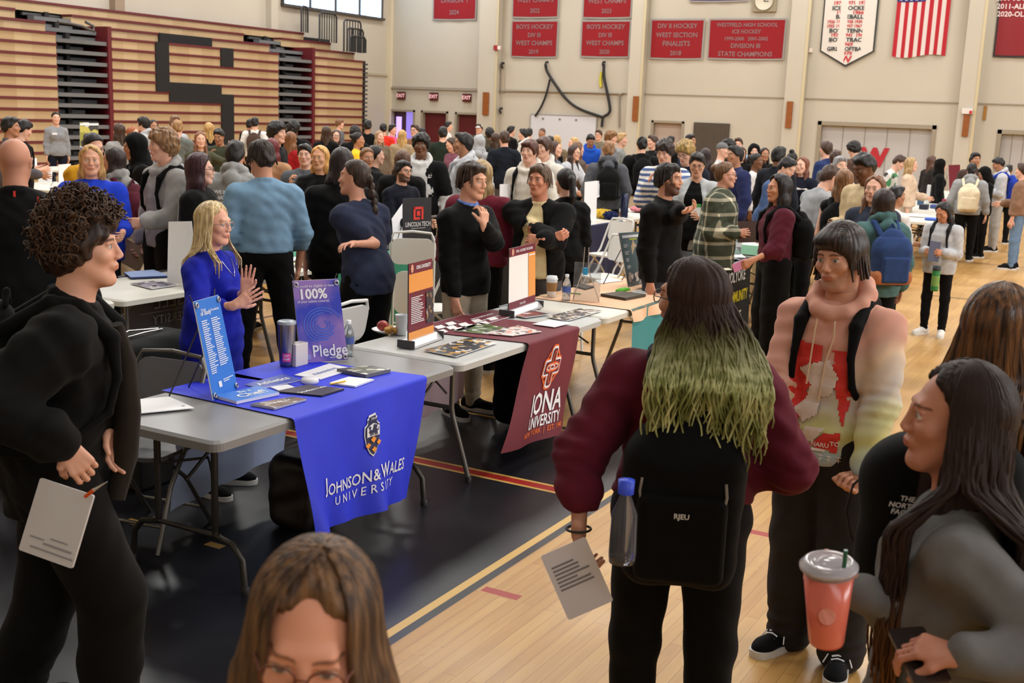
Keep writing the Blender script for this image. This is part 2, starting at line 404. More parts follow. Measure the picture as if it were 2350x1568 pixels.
# ------------------------------------------------------------------ the rig (figure faces +Y, its left is -X, 1.75 m tall)
class Rig:
    def __init__(s, sex='m', w=1., lean=0, side=0, twist=0, hyaw=0, hpitch=0, hroll=0, L='down', R='down', legs='stand', hl='rest', hr='rest', belly=0., sh=1., chest_yaw=0):
        f = sex == 'f'; s.f = f; s.w = w; s.belly = belly
        s.pel = A(0, 0, .95); s.C = rz(D(twist))@rx(D(-lean))@ry(D(side))   # chest frame
        s.base = s.pel+A(0, 0, .02)
        loc = lambda x, y, z: s.base+s.C@A(x, y, z-.97)
        s.loc = loc
        s.sw = (.165 if f else .188)*(1+(w-1)*.6)*sh
        s.neck = loc(0, -.012, 1.455)
        Hh = s.C@rz(D(hyaw))@rx(D(-hpitch+lean*.6))@ry(D(hroll))
        s.H = Hh; s.nt = loc(0, .005, 1.535); s.hc = s.nt+Hh@A(0, .018, .092)
        s.arm = {}
        P = {'down': ((.16, .0, -1), (.02, .22, -1)), 'phone': ((.12, .05, -1), (-.38, .9, .12)), 'fwd': ((.15, .25, -1), (-.1, 1, -.1)),
             'write': ((.15, .35, -1), (-.3, 1, -.25)), 'hip': ((.55, -.15, -1), (-.5, .5, -.55)), 'up': ((.3, .5, -.8), (-.05, .5, 1)),
             'chin': ((.1, .35, -1), (-.55, .45, 1.1)), 'cross': ((.1, .12, -1), (-1, .5, .1)), 'reach': ((.1, .8, -.6), (0, 1, -.1)),
             'strap': ((.2, .1, -1), (-.35, .55, .9)), 'side': ((.28, .0, -1), (.15, .3, -1)), 'pocket': ((.3, -.1, -1), (-.12, .42, -1)), 'wave': ((.7, .4, -.3), (.1, .4, 1))}
        for sg, spec, nm, hd in ((-1, L, 'L', hl), (1, R, 'R', hr)):
            if isinstance(spec, str): u, fo = P[spec]; hdir = None
            else: u, fo = spec[0], spec[1]; hdir = spec[2] if len(spec) > 2 else None
            S0 = loc(sg*s.sw, -.005, 1.365)
            cv = lambda v: s.C@unit((sg*v[0], v[1], v[2]))
            E_ = S0+cv(u)*.285; Wr = E_+cv(fo)*.25; hd_ = cv(hdir[:3]) if hdir is not None else cv(fo)
            s.arm[nm] = dict(S=S0, E=E_, W=Wr, d=hd_, sg=sg, hand=hd, n=(cv(hdir[3:]) if hdir is not None and len(hdir) == 6 else None))
        lg = {'stand': (((.05, .0, -1), (.0, -.01, -1)), ((.05, .02, -1), (.0, -.03, -1))), 'shift': (((.1, .08, -1), (.03, -.02, -1)), ((.0, -.02, -1), (.02, -.02, -1))),
              'walk': (((.02, .35, -1), (.0, -.03, -1)), ((.02, -.12, -1), (.0, -.45, -1))), 'wide': (((.14, .03, -1), (.08, -.02, -1)), ((.14, .0, -1), (.08, -.02, -1))),
              'bend': (((.06, .3, -1), (.0, -.3, -1)), ((.06, .22, -1), (.0, -.25, -1)))}
        lg = lg[legs] if isinstance(legs, str) else legs
        s.leg = {}; low = 1e9
        for sg, (u, fo), nm in ((-1, lg[0], 'L'), (1, lg[1], 'R')):
            Hp = s.pel+A(sg*.088*(1.06 if f else 1)*(.6+.4*w), 0, -.03)
            K = Hp+unit((sg*u[0], u[1], u[2]))*.43; An = K+unit((sg*fo[0], fo[1], fo[2]))*.405
            s.leg[nm] = dict(H=Hp, K=K, A=An, sg=sg); low = min(low, An[2])
        dz = .085-low
        s.dz = dz
        sh_ = A(0, 0, dz)
        for q in ('pel', 'base', 'neck', 'nt', 'hc'): setattr(s, q, getattr(s, q)+sh_)
        for a in s.arm.values():
            for q in 'SEW': a[q] = a[q]+sh_
        for a in s.leg.values():
            for q in 'HKA': a[q] = a[q]+sh_
        s.loc = lambda x, y, z: s.base+s.C@A(x, y, z-.97)
        for a in s.leg.values(): a['toe'] = unit((a['sg']*.28, 1, 0))
    def torso(s, g, t=0., belly=0.):
        """torso shapes grown by t"""
        w = s.w; f = s.f; C = s.C; k = .07; l = s.loc
        g.ell(s.pel+A(0, -.005, -.005), (.158*w+t+(.012 if f else 0), .112*w+t, .115+t), k)
        g.ell(l(0, 0, 1.09), ((.128 if f else .142)*w+t, .095*w+t+s.belly*.5, .13+t), k, C)
        g.ell(l(0, .004, 1.27), ((.14 if f else .163)*(.5+.5*w)+t, .1*(.4+.6*w)+t, .16+t), k, C)
        g.cap(l(-s.sw*.8, -.01, 1.362), l(s.sw*.8, -.01, 1.362), .055*(.5+.5*w)+t*.8, None, .06)
        for x in (-1, 1): g.cap(l(x*.03, -.02, 1.435), l(x*s.sw*.92, -.012, 1.373), .044+t*.5, .043+t*.6, .05)
        if f:
            for x in (-.068, .068): g.ell(l(x, .078*w, 1.27), (.062+t*.7, .052+t*.6, .06+t*.7), .04, C)
        if s.belly: g.ell(l(0, .05+s.belly, 1.08), (.13*w+t, .08+t, .12+t), .08, C)
    def head(s, g):
        g.M = (s.H, s.hc); e = g.ell
        e((0, -.014, .033), (.073, .091, .084), .02)
        e((0, .022, -.03), (.054 if s.f else .057, .062, .078), .04)
        e((0, .066, -.097), (.024, .022, .019), .03)
        for x in (-1, 1):
            g.cap((x*.05, .0, -.035), (x*.026, .055, -.09), .016, .016, .03)
            e((x*.04, .062, -.018), (.022, .018, .016), .03)
        g.cap((-.03, .076, .031), (.03, .076, .031), .0105 if s.f else .013, None, .02)
        for x in (-1, 1): e((x*.031, .094, .01), (.019, .014, .012), .014, None, 's')
        for x in (-1, 1): e((x*.031, .0715, .009), (.0145, .0145, .0135), .004)
        for x in (-1, 1): g.cap((x*.02, .083, .0185), (x*.044, .077, .0175), .0042, None, .006)
        fn_ = .86 if s.f else 1.
        g.cap((0, .088, .016), (0, .104*(.97 if s.f else 1), -.02), .0075*fn_, .0105*fn_, .014)
        for x in (-1, 1): e((x*.0105, .097, -.026), (.0085, .0095, .007), .008)
        e((0, .082, -.052), (.027, .013, .014), .014)
        e((0, .0905, -.0505), (.023, .0065, .0036), .006); e((0, .0895, -.0602), (.02, .007, .0045), .006)
        g.cap((-.017, .1, -.0555), (.017, .1, -.0555), .0022, None, .003, None, 's')
        for x in (-1, 1):
            R_ = ry(x*D(12))
            e((x*.076, -.006, -.004), (.0085, .019, .03), .008, R_); e((x*.085, .0, -.002), (.006, .011, .019), .006, R_, 's')
        g.M = None
        g.cap(s.hc+s.H@A(0, -.02, -.06), s.neck+A(0, 0, -.03), .051 if s.f else .057, .056 if s.f else .064, .035)
    def headcol(s, V, lipstick=0., beard=0., brow=1.):
        q = (V-s.hc)@s.H; x = np.abs(q[:, 0]); y = q[:, 1]; z = q[:, 2]
        C = np.zeros((len(V), 3))
        sm = lambda d, w: np.clip(.5-d/w, 0, 1)
        el = lambda cx, cy, cz, a, b, c: np.sqrt(((x-cx)/a)**2+((y-cy)/b)**2+((z-cz)/c)**2)-1
        C[:, 0] = sm(el(0, .098, -.0555, .0265, .018, .0085), .3)*.75        # lips
        dk = sm(el(.031, .086, .0095, .0068, .01, .0068), .25)               # iris
        bz = .033-((x-.03)/.02)**2*.005
        dk = np.maximum(dk, brow*sm((np.abs(z-bz)-(.0022 if s.f else .0036))/.003, 1.)*(x > .011)*(x < .05)*(y > .05))
        dk = np.maximum(dk, .85*sm((np.abs(z-.0175)-.0012)/.002, 1.)*(x > .017)*(x < .046)*(y > .07))
        if beard:
            m = sm((z+.047+np.maximum(0, x-.03)*-.75)/.02, 1.)*(y > -.01)*(1-sm(el(0, .098, -.056, .02, .03, .009), .3))*(z > -.125)
            m = m*(1-sm(el(.03, .1, -.03, .028, .05, .02), .4)*.9)
            dk = np.maximum(dk, m*beard)
        C[:, 1] = np.minimum(dk, .8)*(np.linalg.norm(q, axis=1) < .16)
        C[:, 2] = sm(el(.031, .086, .009, .0155, .02, .0075), .25)*(y > .068)
        C[:, 0] *= (np.linalg.norm(q, axis=1) < .16); 
        return C
    def hand(s, g, a, fine=True, pose=None):
        Wr, d, sg = a['W'], a['d'], a['sg']; pose = pose or a['hand']
        n = a['n']                                      # palm normal
        if n is None:
            n = -sg*(s.C@A(1, 0, 0)); n = n-d*(n@d)
            if np.linalg.norm(n) < .3: n = s.C@A(0, 0, -1.); n = n-d*(n@d)
        n = n-d*(n@d); n = unit(n); t = np.cross(d, n)*(-sg)   # thumb side
        u = .9 if s.f else 1.
        curl = {'rest': (.32, .38, .3), 'flat': (.04, .06, .04), 'grip': (.95, .9, .5), 'fist': (1.4, 1.5, .9), 'hold': (.6, .7, .45), 'cup': (.55, .85, .5), 'point': (1.2, 1.3, .8)}[pose]
        g.cap(Wr-d*.02, Wr+d*.03, .0255*u, .022*u, .02, (n, .72))
        for i in range(4):
            o = (.031-.0205*i)*u; Kn = Wr+d*(.087-.004*abs(i-1.2))*u+t*o
            g.cap(Wr+d*.012+t*o*.55, Kn, .0135*u, .0115*u, .012, (n, .85))
            dd = unit(d+t*(.16 if pose in ('flat', 'rest') else .04)*(1.3-i)*.5); p = Kn; cu = (.1, .15, .1) if (pose == 'point' and i == 0) else curl
            ln = ((.043, .026, .02), (.048, .03, .022), (.044, .028, .021), (.034, .021, .018))[i]; ang = 0
            for j in range(3):
                ang += cu[j]+(.05*i if pose in ('rest', 'hold') else 0); v = dd*cos(ang)+n*sin(ang); q = p+v*ln[j]*u
                g.cap(p, q, (.0092-.0008*j)*u*(.88 if i == 3 else 1), (.0085-.0008*j)*u*(.88 if i == 3 else 1), .004); p = q
        tb = Wr+d*.025+t*.022*u; t1 = tb+unit(d*.75+t*.75+n*.35)*.038*u
        td = unit(d*1.+t*(.35 if pose != 'fist' else -.1)+n*(.3 if pose in ('rest', 'flat') else .9)); t2 = t1+td*.031*u; t3 = t2+unit(td+n*.3-t*.2)*.025*u
        g.cap(tb, t1, .0155*u, .012*u, .012); g.cap(t1, t2, .0112*u, .0102*u, .006); g.cap(t2, t3, .0102*u, .0082*u, .004)
        a['grip'] = Wr+d*.085*u+n*.022; a['pn'] = n; a['pt'] = t
    def body(s, g):
        s.torso(g)
        w = .55+.45*s.w; m = .88 if s.f else 1.
        for a in s.arm.values():
            g.cap(a['S'], a['E'], .047*w*m, .037*w*m, .03); g.cap(a['E'], a['W'], .037*w*m, .0245*m, .02); s.hand(g, a)
        for a in s.leg.values():
            g.cap(a['H'], a['K'], .083*w, .052*w, .04); g.cap(a['K']+A(0, -.004, 0), a['K']*.6+a['A']*.4+A(0, -.012, 0), .05*w, .048*w, .03); g.cap(a['K']*.5+a['A']*.5, a['A'], .044*w, .031, .03)
            g.cap(a['A']+A(0, -.015, -.035), a['A']+a['toe']*.12+A(0, 0, -.055), .03, .022, .03)
        s.head(g); return g
    def top(s, t=.016, sleeve=2., r=1., hem=.9, neck=.0, loose=.0, hood=False, cuff=True, collar=.0, wr=.004, flare=0.):
        """upper garment; sleeve 0..1 part of the upper arm, 1..2 part of the forearm; hem = height it hangs to"""
        g = Sdf(); s.torso(g, t)
        w = .55+.45*s.w; l = s.loc; C = s.C
        if loose or flare:
            g.cap(l(0, .005, 1.28), l(0, .005, max(hem+.05, .98)), .135*s.w+loose, .145*s.w+loose+flare, .07, (C@A(0, 1, 0), .74))
        if hem < .93: g.cap(s.pel+A(0, 0, .0), s.pel+A(0, 0, hem-.95-.02), .162*s.w+t, .168*s.w+t+flare, .06, ((0, 1, 0), .75))
        for a in s.arm.values():
            ra = (.05*w+t*.9)*r
            if sleeve <= 1:
                e = a['S']+(a['E']-a['S'])*sleeve; g.cap(a['S'], e, ra, ra*.98, .03)
                g.cut(tuple(unit(a['E']-a['S'])), float(unit(a['E']-a['S'])@e), .004, (e-.075, e+.075) if sleeve < .95 else None) if False else None
            else:
                g.cap(a['S'], a['E'], ra, ra*.86, .03); e = a['E']+(a['W']-a['E'])*(sleeve-1)
                g.cap(a['E'], e, ra*.88, (.034+t*.5)*(.6+.4*r), .025)
                if r > 1.15: g.ell(e-(a['W']-a['E'])*.18, (ra*.72,)*3, .03)
        if hem > .93 and hem < 1.05: pass
        zz = hem+s.dz
        if abs(s.dz) < .5: g.cut((0, 0, -1), -zz, .01)
        if wr:
            ph = sum(ord(c) for c in str(t))*.1
            g.disp(lambda X, Y, Z: wr*(np.sin(31*X+17*Z+2.2*np.sin(19*Y+11*Z)+ph)*np.sin(23*Z+13*Y+2*np.sin(14*X)))+wr*.5*np.sin(70*Z+25*X+3*np.sin(21*Y+9*X)))
            for a in s.arm.values():
                E_ = a['E']; dd = unit(a['W']-a['S'])
                g.disp(lambda X, Y, Z, E_=E_, dd=dd: wr*1.3*np.sin(150*((X-E_[0])*dd[0]+(Y-E_[1])*dd[1]+(Z-E_[2])*dd[2]))*np.exp(-((X-E_[0])**2+(Y-E_[1])**2+(Z-E_[2])**2)/.006), (E_-.12, E_+.12))
        if hood:
            hb = s.neck
            g.M = (C, hb)
            for i in range(10):
                a0 = 2*pi*i/10; a1 = 2*pi*(i+1)/10
                p = lambda a_: (.1*sin(a_), .022-.09*cos(a_), .02+.055*cos(a_))
                g.cap(p(a0), p(a1), .03+.012*max(0, cos(a0)), .03+.012*max(0, cos(a1)), .012)
            g.ell((0, -.115, -.035), (.085, .045, .075), .04)
            g.M = None
        elif collar:
            g.M = (C, s.neck)
            for i in range(12):
                a0 = 2*pi*i/12; a1 = 2*pi*(i+1)/12
                p = lambda a_: (.064*sin(a_), .006+.062*cos(a_), .012-.02*cos(a_))
                g.cap(p(a0), p(a1), collar, collar, .01)
            g.M = None
        return g
    def pants(s, t=.012, r=1., taper=1., end=1., shorts=False, wr=.003, rise=1.02):
        g = Sdf(); w = .55+.45*s.w; k = .05
        g.ell(s.pel+A(0, -.008, .0), (.16*s.w+t+(.012 if s.f else 0), .118*s.w+t, .115+t), k)
        g.ell(s.pel+A(0, 0, .06), (.148*s.w+t, .105*s.w+t+s.belly*.4, .07), k)
        for a in s.leg.values():
            r1 = (.085*w+t)*r; r2 = (.056*w+t)*r*taper; r3 = (.042+t)*r*taper
            if shorts: e = a['K']+(a['K']-a['H'])*.08; g.cap(a['H'], e, r1, r1*.88, .03); g.cut((0, 0, -1), -(e[2]-.0), .004); continue
            e = a['A']+(a['A']-a['K'])*.05*end
            g.cap(a['H'], a['K'], r1, r2, .03); g.cap(a['K'], a['K']*.5+e*.5, r2, (r2+r3)/2*1.03, .03); g.cap(a['K']*.5+e*.5, e, (r2+r3)/2*1.03, r3, .02)
            if wr:
                E_ = e+A(0, 0, .05)
                g.disp(lambda X, Y, Z, E_=E_: .005*np.sin(110*Z+20*X)*np.exp(-((Z-E_[2])**2)/.004), (E_-.14, E_+.14))
        g.cut((0, 0, 1), rise+s.dz+.03, .004)
        g.disp(lambda X, Y, Z: wr*np.sin(26*Z+19*X+2*np.sin(21*Y))*np.sin(17*Z-12*Y+30*X))
        return g
    def skirt(s, zt, zb, r0, r1):
        g = Sdf(); g.cap(s.pel+A(0, 0, zt-.95), s.pel+A(0, 0, zb-.95-.05), r0, r1, .02, ((0, 1, 0), .8)); g.cut((0, 0, -1), -(zb+s.dz)); return g
    def shoe(s, nm, kind='sneaker'):
        a = s.leg[nm]; g = Sdf(); t = a['toe']; o = a['A']+A(0, 0, -.085); R_ = np.array([[t[1], t[0], 0], [-t[0], t[1], 0], [0, 0, 1]]); fo = a['A']-a['K']
        p = lambda x, y, z: o+R_@A(x, y, z)
        g.cap(p(0, -.045, .05), p(0, .03, .055), .042, .042, .03); g.cap(p(0, 0, .05), p(0, .15, .038), .044, .036, .03); g.ell(p(0, .155, .032), (.043, .055, .034), .02, R_)
        if kind != 'flat': g.cap(p(0, -.03, .075), p(0, -.02, .105), .042, .04, .02)
        g.cut((0, 0, -1), -float(o[2]+.004), .003)
        return g
    def sole(s, nm):
        a = s.leg[nm]; t = a['toe']; o = a['A']+A(0, 0, -.085); R_ = np.array([[t[1], t[0], 0], [-t[0], t[1], 0], [0, 0, 1]]); b = MB()
        pr = [(-.03, -.088), (.03, -.088), (.041, -.06), (.038, 0), (.044, .08), (.048, .14), (.04, .19), (.02, .215), (-.02, .215), (-.04, .19), (-.048, .14), (-.044, .08), (-.038, 0), (-.041, -.06)]
        q = [tuple((o+R_@A(x, y, 0))[:2]) for x, y in pr]; b.prism(q, max(0, o[2]), max(0, o[2])+.03, 0, None, True); return b
def hair_sdf(s, style, big=1.):
    g = Sdf(); g.M = (s.H, s.hc); e = g.ell; b = (big-1)*.05
    strand = lambda amp, fq: (lambda X, Y, Z: amp*wv(fq, np.arctan2((X-s.hc[0])*s.H[0, 0]+(Y-s.hc[1])*s.H[1, 0], -((X-s.hc[0])*s.H[0, 1]+(Y-s.hc[1])*s.H[1, 1])+.001), Z))
    wv = lambda fq, th, Z: np.sin(fq*th+3*np.sin(14*Z)+2.5*np.sin(5*th))*(.6+.4*np.sin(7*th+9*Z))+.4*np.sin(fq*2.3*th+2*np.sin(11*Z))
    nz = lambda amp, f: (lambda X, Y, Z: amp*(np.sin(f*X+2*np.sin(f*.7*Y))*np.sin(f*Y+1.7*np.sin(f*.6*Z))+np.sin(f*Z*1.1+2*np.sin(f*.8*X))*.6))
    if style in ('short', 'fringe', 'curly', 'buzz', 'swept', 'grey', 'balding'):
        r = {'short': .012, 'fringe': .017, 'curly': .03, 'buzz': .003, 'swept': .016, 'grey': .01, 'balding': .004}[style]+b
        e((0, -.016, .036), (.074+r, .092+r, .085+r*1.1), .01)
        e((0, -.05, -.02), (.062+r*.7, .055+r*.8, .06), .03)
        lo = .02 if style in ('fringe',) else -.013 if style in ('short', 'grey', 'swept') else 0
        g.cut((0, 1.12, -1), 1.12*.092-.08+lo+(.02 if style == 'curly' else 0), .012)
        g.cut((0, 0, -1), .082, .01)
        if style == 'fringe':
            e((.0, .055, .085), (.064, .044, .028), .02); e((.02, .08, .078), (.045, .02, .018), .015); e((-.042, .07, .06), (.022, .016, .024), .015)
            for x in (-1, 1): e((x*.072, .03, .01), (.014, .026, .045), .015)
            g.disp(strand(.0016, 34)); g.disp(nz(.0015, 60))
        elif style == 'curly':
            e((.0, .045, .085), (.066, .05, .04), .03)
            g.disp(nz(.006, 80))
        elif style == 'swept':
            e((0, .05, .1), (.055, .045, .026), .02); g.disp(strand(.002, 30)); g.disp(nz(.002, 50))
        elif style == 'buzz': pass
        else: e((0, .04, .1), (.055, .045, .022), .03); g.disp(nz(.005, 48))
    else:
        r = .013+b
        e((0, -.016, .036), (.074+r, .092+r, .085+r), .01)
        g.cut((0, 1.3, -1), -.01, .012)
        if style in ('long', 'longb', 'bob', 'half'):
            ln = {'long': -.33, 'longb': -.46, 'bob': -.13, 'half': -.22}[style]
            for x in (-1, 1):
                g.cap((x*.062, -.005, .045), (x*.07, -.03, -.1), .03+b, .036+b, .03, ((1, 0, 0), .8))
                g.cap((x*.07, -.03, -.1), (x*.085, -.045 if style == 'bob' else -.04, ln), .035+b, .026 if style != 'bob' else .038, .04)
                if style in ('longb', 'long'): g.cap((x*.07, -.0, -.1), (x*.1, .055, ln+.04), .024, .018, .03)
            g.cap((0, -.07, .02), (0, -.1, ln), .06+b, .05, .06, ((0, 1, 0), .7))
            g.disp(strand(.0024, 30)); g.disp(nz(.0018, 45))
            # keeps face free
            e((.006, .088, .1), (.034, .045, .034), .018, None, 's')
            e((0, .105, -.03), (.052, .06, .085), .012, None, 's'); e((0, .11, .045), (.06, .045, .048), .012, None, 's')
        elif style in ('bun', 'pony', 'braid', 'knot'):
            e((0, -.05, -.02), (.06, .05, .05), .03)
            if style in ('bun', 'knot'): e((0, -.115 if style == 'bun' else -.05, .06 if style == 'bun' else .14), (.042, .04, .04), .012)
            elif style == 'pony':
                e((0, -.115, .03), (.035, .03, .03), .015); g.cap((0, -.125, .03), (0, -.16, -.12), .035, .03, .02); g.cap((0, -.16, -.12), (0, -.14, -.24), .03, .012, .02)
            else:
                for i in range(11): e(((.008 if i % 2 else -.008), -.12-.012*min(i, 4), .0-.052*i), (.024-.0008*i, .022, .033), .008)
            g.disp(strand(.0018, 40))
        elif style == 'hood':
            g = Sdf(); g.M = (s.H, s.hc); e = g.ell
            e((0, -.025, .035), (.105, .12, .115), .02); g.cap((0, -.03, -.03), (0, -.04, -.17), .095, .12, .06)
            e((0, .12, -.01), (.062, .085, .1), .03, None, 's'); g.disp(nz(.003, 40))
        elif style == 'cap':
            g = Sdf(); g.M = (s.H, s.hc); e = g.ell
            e((0, -.014, .045), (.083, .1, .09), .01); g.cut((0, .1, -1), -.03, .006); e((0, .12, .042), (.066, .06, .009), .01, rx(-.15))
    g.M = None
    return g
_SK = {}
def skin(col, hairc=(40, 28, 20)):
    key = (tuple(col), tuple(hairc))
    if key in _SK: return _SK[key]
    m = bpy.data.materials.new('skin'); _SK[key] = m; t, b = nt(m); L = t.links.new
    c = lin(col)
    a = N(t, 'ShaderNodeVertexColor', layer_name='Col'); sp = N(t, 'ShaderNodeSeparateColor'); L(a.outputs[0], sp.inputs[0])
    n = N(t, 'ShaderNodeTexNoise', i2=18., i3=4.); tc = N(t, 'ShaderNodeTexCoord'); L(tc.outputs['Object'], n.inputs[0])
    r = N(t, 'ShaderNodeValToRGB'); r.color_ramp.elements[0].color = tuple(v*.93 for v in c)+(1,); r.color_ramp.elements[1].color = (min(1, c[0]*1.07), c[1]*1.03, c[2]*1.02, 1); L(n.outputs[0], r.inputs[0])
    def mix(f, A_, col_):
        x = N(t, 'ShaderNodeMix', data_type='RGBA'); L(f, x.inputs[0]); L(A_, x.inputs[6]); x.inputs[7].default_value = tuple(col_)+(1,); return x.outputs[2]
    o = mix(sp.outputs[0], r.outputs[0], (c[0]*.78, c[1]*.42, c[2]*.42)); o = mix(sp.outputs[2], o, (.62, .6, .58)); o = mix(sp.outputs[1], o, tuple(v*.6 for v in lin(hairc)))
    L(o, b.inputs['Base Color']); b.inputs['Roughness'].default_value = .5; b.inputs['Specular IOR Level'].default_value = .3
    return m
# ------------------------------------------------------------------ the hall
WY = 34.4; WX = -24.35; BX = -22.95
def nodes_floor():
    m = bpy.data.materials.new('gym_floor'); t, b = nt(m); L = t.links.new
    tc = N(t, 'ShaderNodeTexCoord'); se = N(t, 'ShaderNodeSeparateXYZ'); L(tc.outputs['Object'], se.inputs[0])
    X, Y = se.outputs[0], se.outputs[1]
    cb = N(t, 'ShaderNodeCombineXYZ'); L(Y, cb.inputs[0]); L(X, cb.inputs[1])
    br = N(t, 'ShaderNodeTexBrick', i1=lin((200, 160, 98))+(1,), i2=lin((187, 144, 84))+(1,), i3=lin((140, 102, 56))+(1,), i4=1., i5=.0012, i6=.3, i7=0., i8=1.15, i9=.058)
    br.offset = .37; br.offset_frequency = 2; L(cb.outputs[0], br.inputs[0])
    n = N(t, 'ShaderNodeTexNoise', i2=1.6, i3=4.); L(tc.outputs['Object'], n.inputs[0])
    gr = N(t, 'ShaderNodeMapping'); gr.inputs[3].default_value = (26, 1.5, 1); L(tc.outputs['Object'], gr.inputs[0])
    n2 = N(t, 'ShaderNodeTexNoise', i2=1., i3=5.); L(gr.outputs[0], n2.inputs[0])
    def mixc(f, a, c, typ='MIX'):
        x = N(t, 'ShaderNodeMix', data_type='RGBA', blend_type=typ)
        if isinstance(f, float): x.inputs[0].default_value = f
        else: L(f, x.inputs[0])
        L(a, x.inputs[6])
        if isinstance(c, tuple): x.inputs[7].default_value = c
        else: L(c, x.inputs[7])
        return x.outputs[2]
    r1 = N(t, 'ShaderNodeValToRGB'); r1.color_ramp.elements[0].color = (.78, .72, .66, 1); r1.color_ramp.elements[1].color = (1.06, 1.04, 1, 1)
    L(n.outputs[0], r1.inputs[0]); c = mixc(.8, br.outputs[0], r1.outputs[0], 'MULTIPLY')
    r2 = N(t, 'ShaderNodeValToRGB'); r2.color_ramp.elements[0].color = (.84, .78, .7, 1); r2.color_ramp.elements[1].color = (1.05, 1.05, 1.05, 1)
    r2.color_ramp.elements[0].position = .3; r2.color_ramp.elements[1].position = .6
    L(n2.outputs[0], r2.inputs[0]); c = mixc(.7, c, r2.outputs[0], 'MULTIPLY')
    def M(op, a, v):
        x = N(t, 'ShaderNodeMath', operation=op)
        if hasattr(a, 'node'): L(a, x.inputs[0])
        else: x.inputs[0].default_value = a
        if hasattr(v, 'node'): L(v, x.inputs[1])
        else: x.inputs[1].default_value = v
        return x.outputs[0]
    def band(s, a, b_): return M('MULTIPLY', M('GREATER_THAN', s, a), M('LESS_THAN', s, b_))
    def rect(x0, x1, y0, y1): return M('MULTIPLY', band(X, x0, x1), band(Y, y0, y1))
    gold = lin((206, 166, 90))+(1,); red = lin((158, 38, 32))+(1,); blk = lin((24, 24, 30))+(1,)
    vo = N(t, 'ShaderNodeTexNoise', i2=3., i3=6.); L(gr.outputs[0], vo.inputs[0])
    bl = N(t, 'ShaderNodeValToRGB'); bl.color_ramp.elements[0].color = blk; bl.color_ramp.elements[1].color = lin((44, 43, 46))+(1,)
    bl.color_ramp.elements[0].position = .66; bl.color_ramp.elements[1].position = 1.; L(vo.outputs[0], bl.inputs[0])
    bz = rect(-6.25, -2.44, -6., 6.86)
    c = mixc(bz, c, bl.outputs[0])
    for q, col in (((-6.19, -2.485, 6.765, 6.8), gold), ((-2.53, -2.485, -6, 6.8), gold), ((-6.19, -6.15, -6, 6.8), gold),
                   ((-6.15, -2.53, 5.575, 5.7), gold), ((-6.15, -2.53, 5.6, 5.675), red), ((-2.43, 14, 5.6, 5.66), red),
                   ((-2.42, -2.235, 4.185, 4.24), red), ((-5.35, -5.2, 3.95, 4.01), gold), ((-4.35, -4.24, 3.9, 3.96), gold), ((-3.8, -3.7, 3.9, 3.95), gold),
                   ((-1.2, 14, 11.5, 11.55), red), ((-2.4, 14, 15.3, 15.36), lin((60, 50, 44))+(1,)), ((-6, 14, 19.6, 19.66), lin((110, 60, 50))+(1,)), ((-14, -7.5, -2, 30), lin((150, 60, 50))+(1,)) if False else ((-7.62, -7.57, 2, 30), lin((90, 40, 40))+(1,))):
        c = mixc(rect(*q), c, col)
    L(c, b.inputs['Base Color']); 
    rr = N(t, 'ShaderNodeMapRange', i1=.3, i2=.7, i3=.26, i4=.4); L(n.outputs[0], rr.inputs[0]); L(rr.outputs[0], b.inputs['Roughness'])
    b.inputs['Specular IOR Level'].default_value = .4
    bp = N(t, 'ShaderNodeBump', i0=.12, i1=.002); L(n2.outputs[0], bp.inputs[2]); L(bp.outputs[0], b.inputs['Normal'])
    return m
tag(boxobj('floor', (-26, -3, -.2), (14, 36, 0), nodes_floor()), kind='structure')
wallm = bpy.data.materials.new('block_wall'); _t, _b = nt(wallm)
_tc = N(_t, 'ShaderNodeTexCoord'); _n = N(_t, 'ShaderNodeTexNoise', i2=.5, i3=4.); _t.links.new(_tc.outputs['Object'], _n.inputs[0])
_rp = N(_t, 'ShaderNodeValToRGB'); _rp.color_ramp.elements[0].color = lin((182, 175, 160))+(1,); _rp.color_ramp.elements[1].color = lin((198, 191, 176))+(1,)
_t.links.new(_n.outputs[0], _rp.inputs[0]); _t.links.new(_rp.outputs[0], _b.inputs['Base Color']); _b.inputs['Roughness'].default_value = .75
def struct(name, lo, hi, m, bev=0): return tag(boxobj(name, lo, hi, m, bev=bev), kind='structure')
wy = lambda px, py, d=0.: atY(px, py, WY-d)
# far wall with its door openings left out
ops = []
for x0, x1, yt in ((899, 950, 255), (970, 1026, 258), (1048, 1103, 262), (1499, 1567, 281), (1884, 2142, 290), (2297, 2430, 308)):
    a = wy(x0, yt); b_ = wy(x1, yt); ops.append((a.x, b_.x, (a.z+b_.z)/2))
bw = MB(); xs = WX-.3
for x0, x1, z in ops:
    bw.box((xs, WY, 0), (x0, WY+.3, CEIL)); bw.box((x0, WY, z), (x1, WY+.3, CEIL)); xs = x1
bw.box((xs, WY, 0), (14, WY+.3, CEIL))
tag(bw.build('wall_back', wallm), kind='structure')
struct('wall_left', (WX-.3, -3, 0), (WX, WY+.3, CEIL), wallm)
struct('ceiling', (-26, -3, CEIL), (14, 36, CEIL+.2), mat((150, 146, 138)))
struct('wall_right', (13.7, -3, 0), (14, WY, CEIL), wallm)
struct('wall_front', (-26, -3.2, 0), (14, -3, CEIL), wallm)
maroon = mat((92, 22, 26), .5); dgrey = mat((62, 60, 58), .6); beige = mat((190, 176, 156), .7); frame = mat((150, 140, 122), .6)
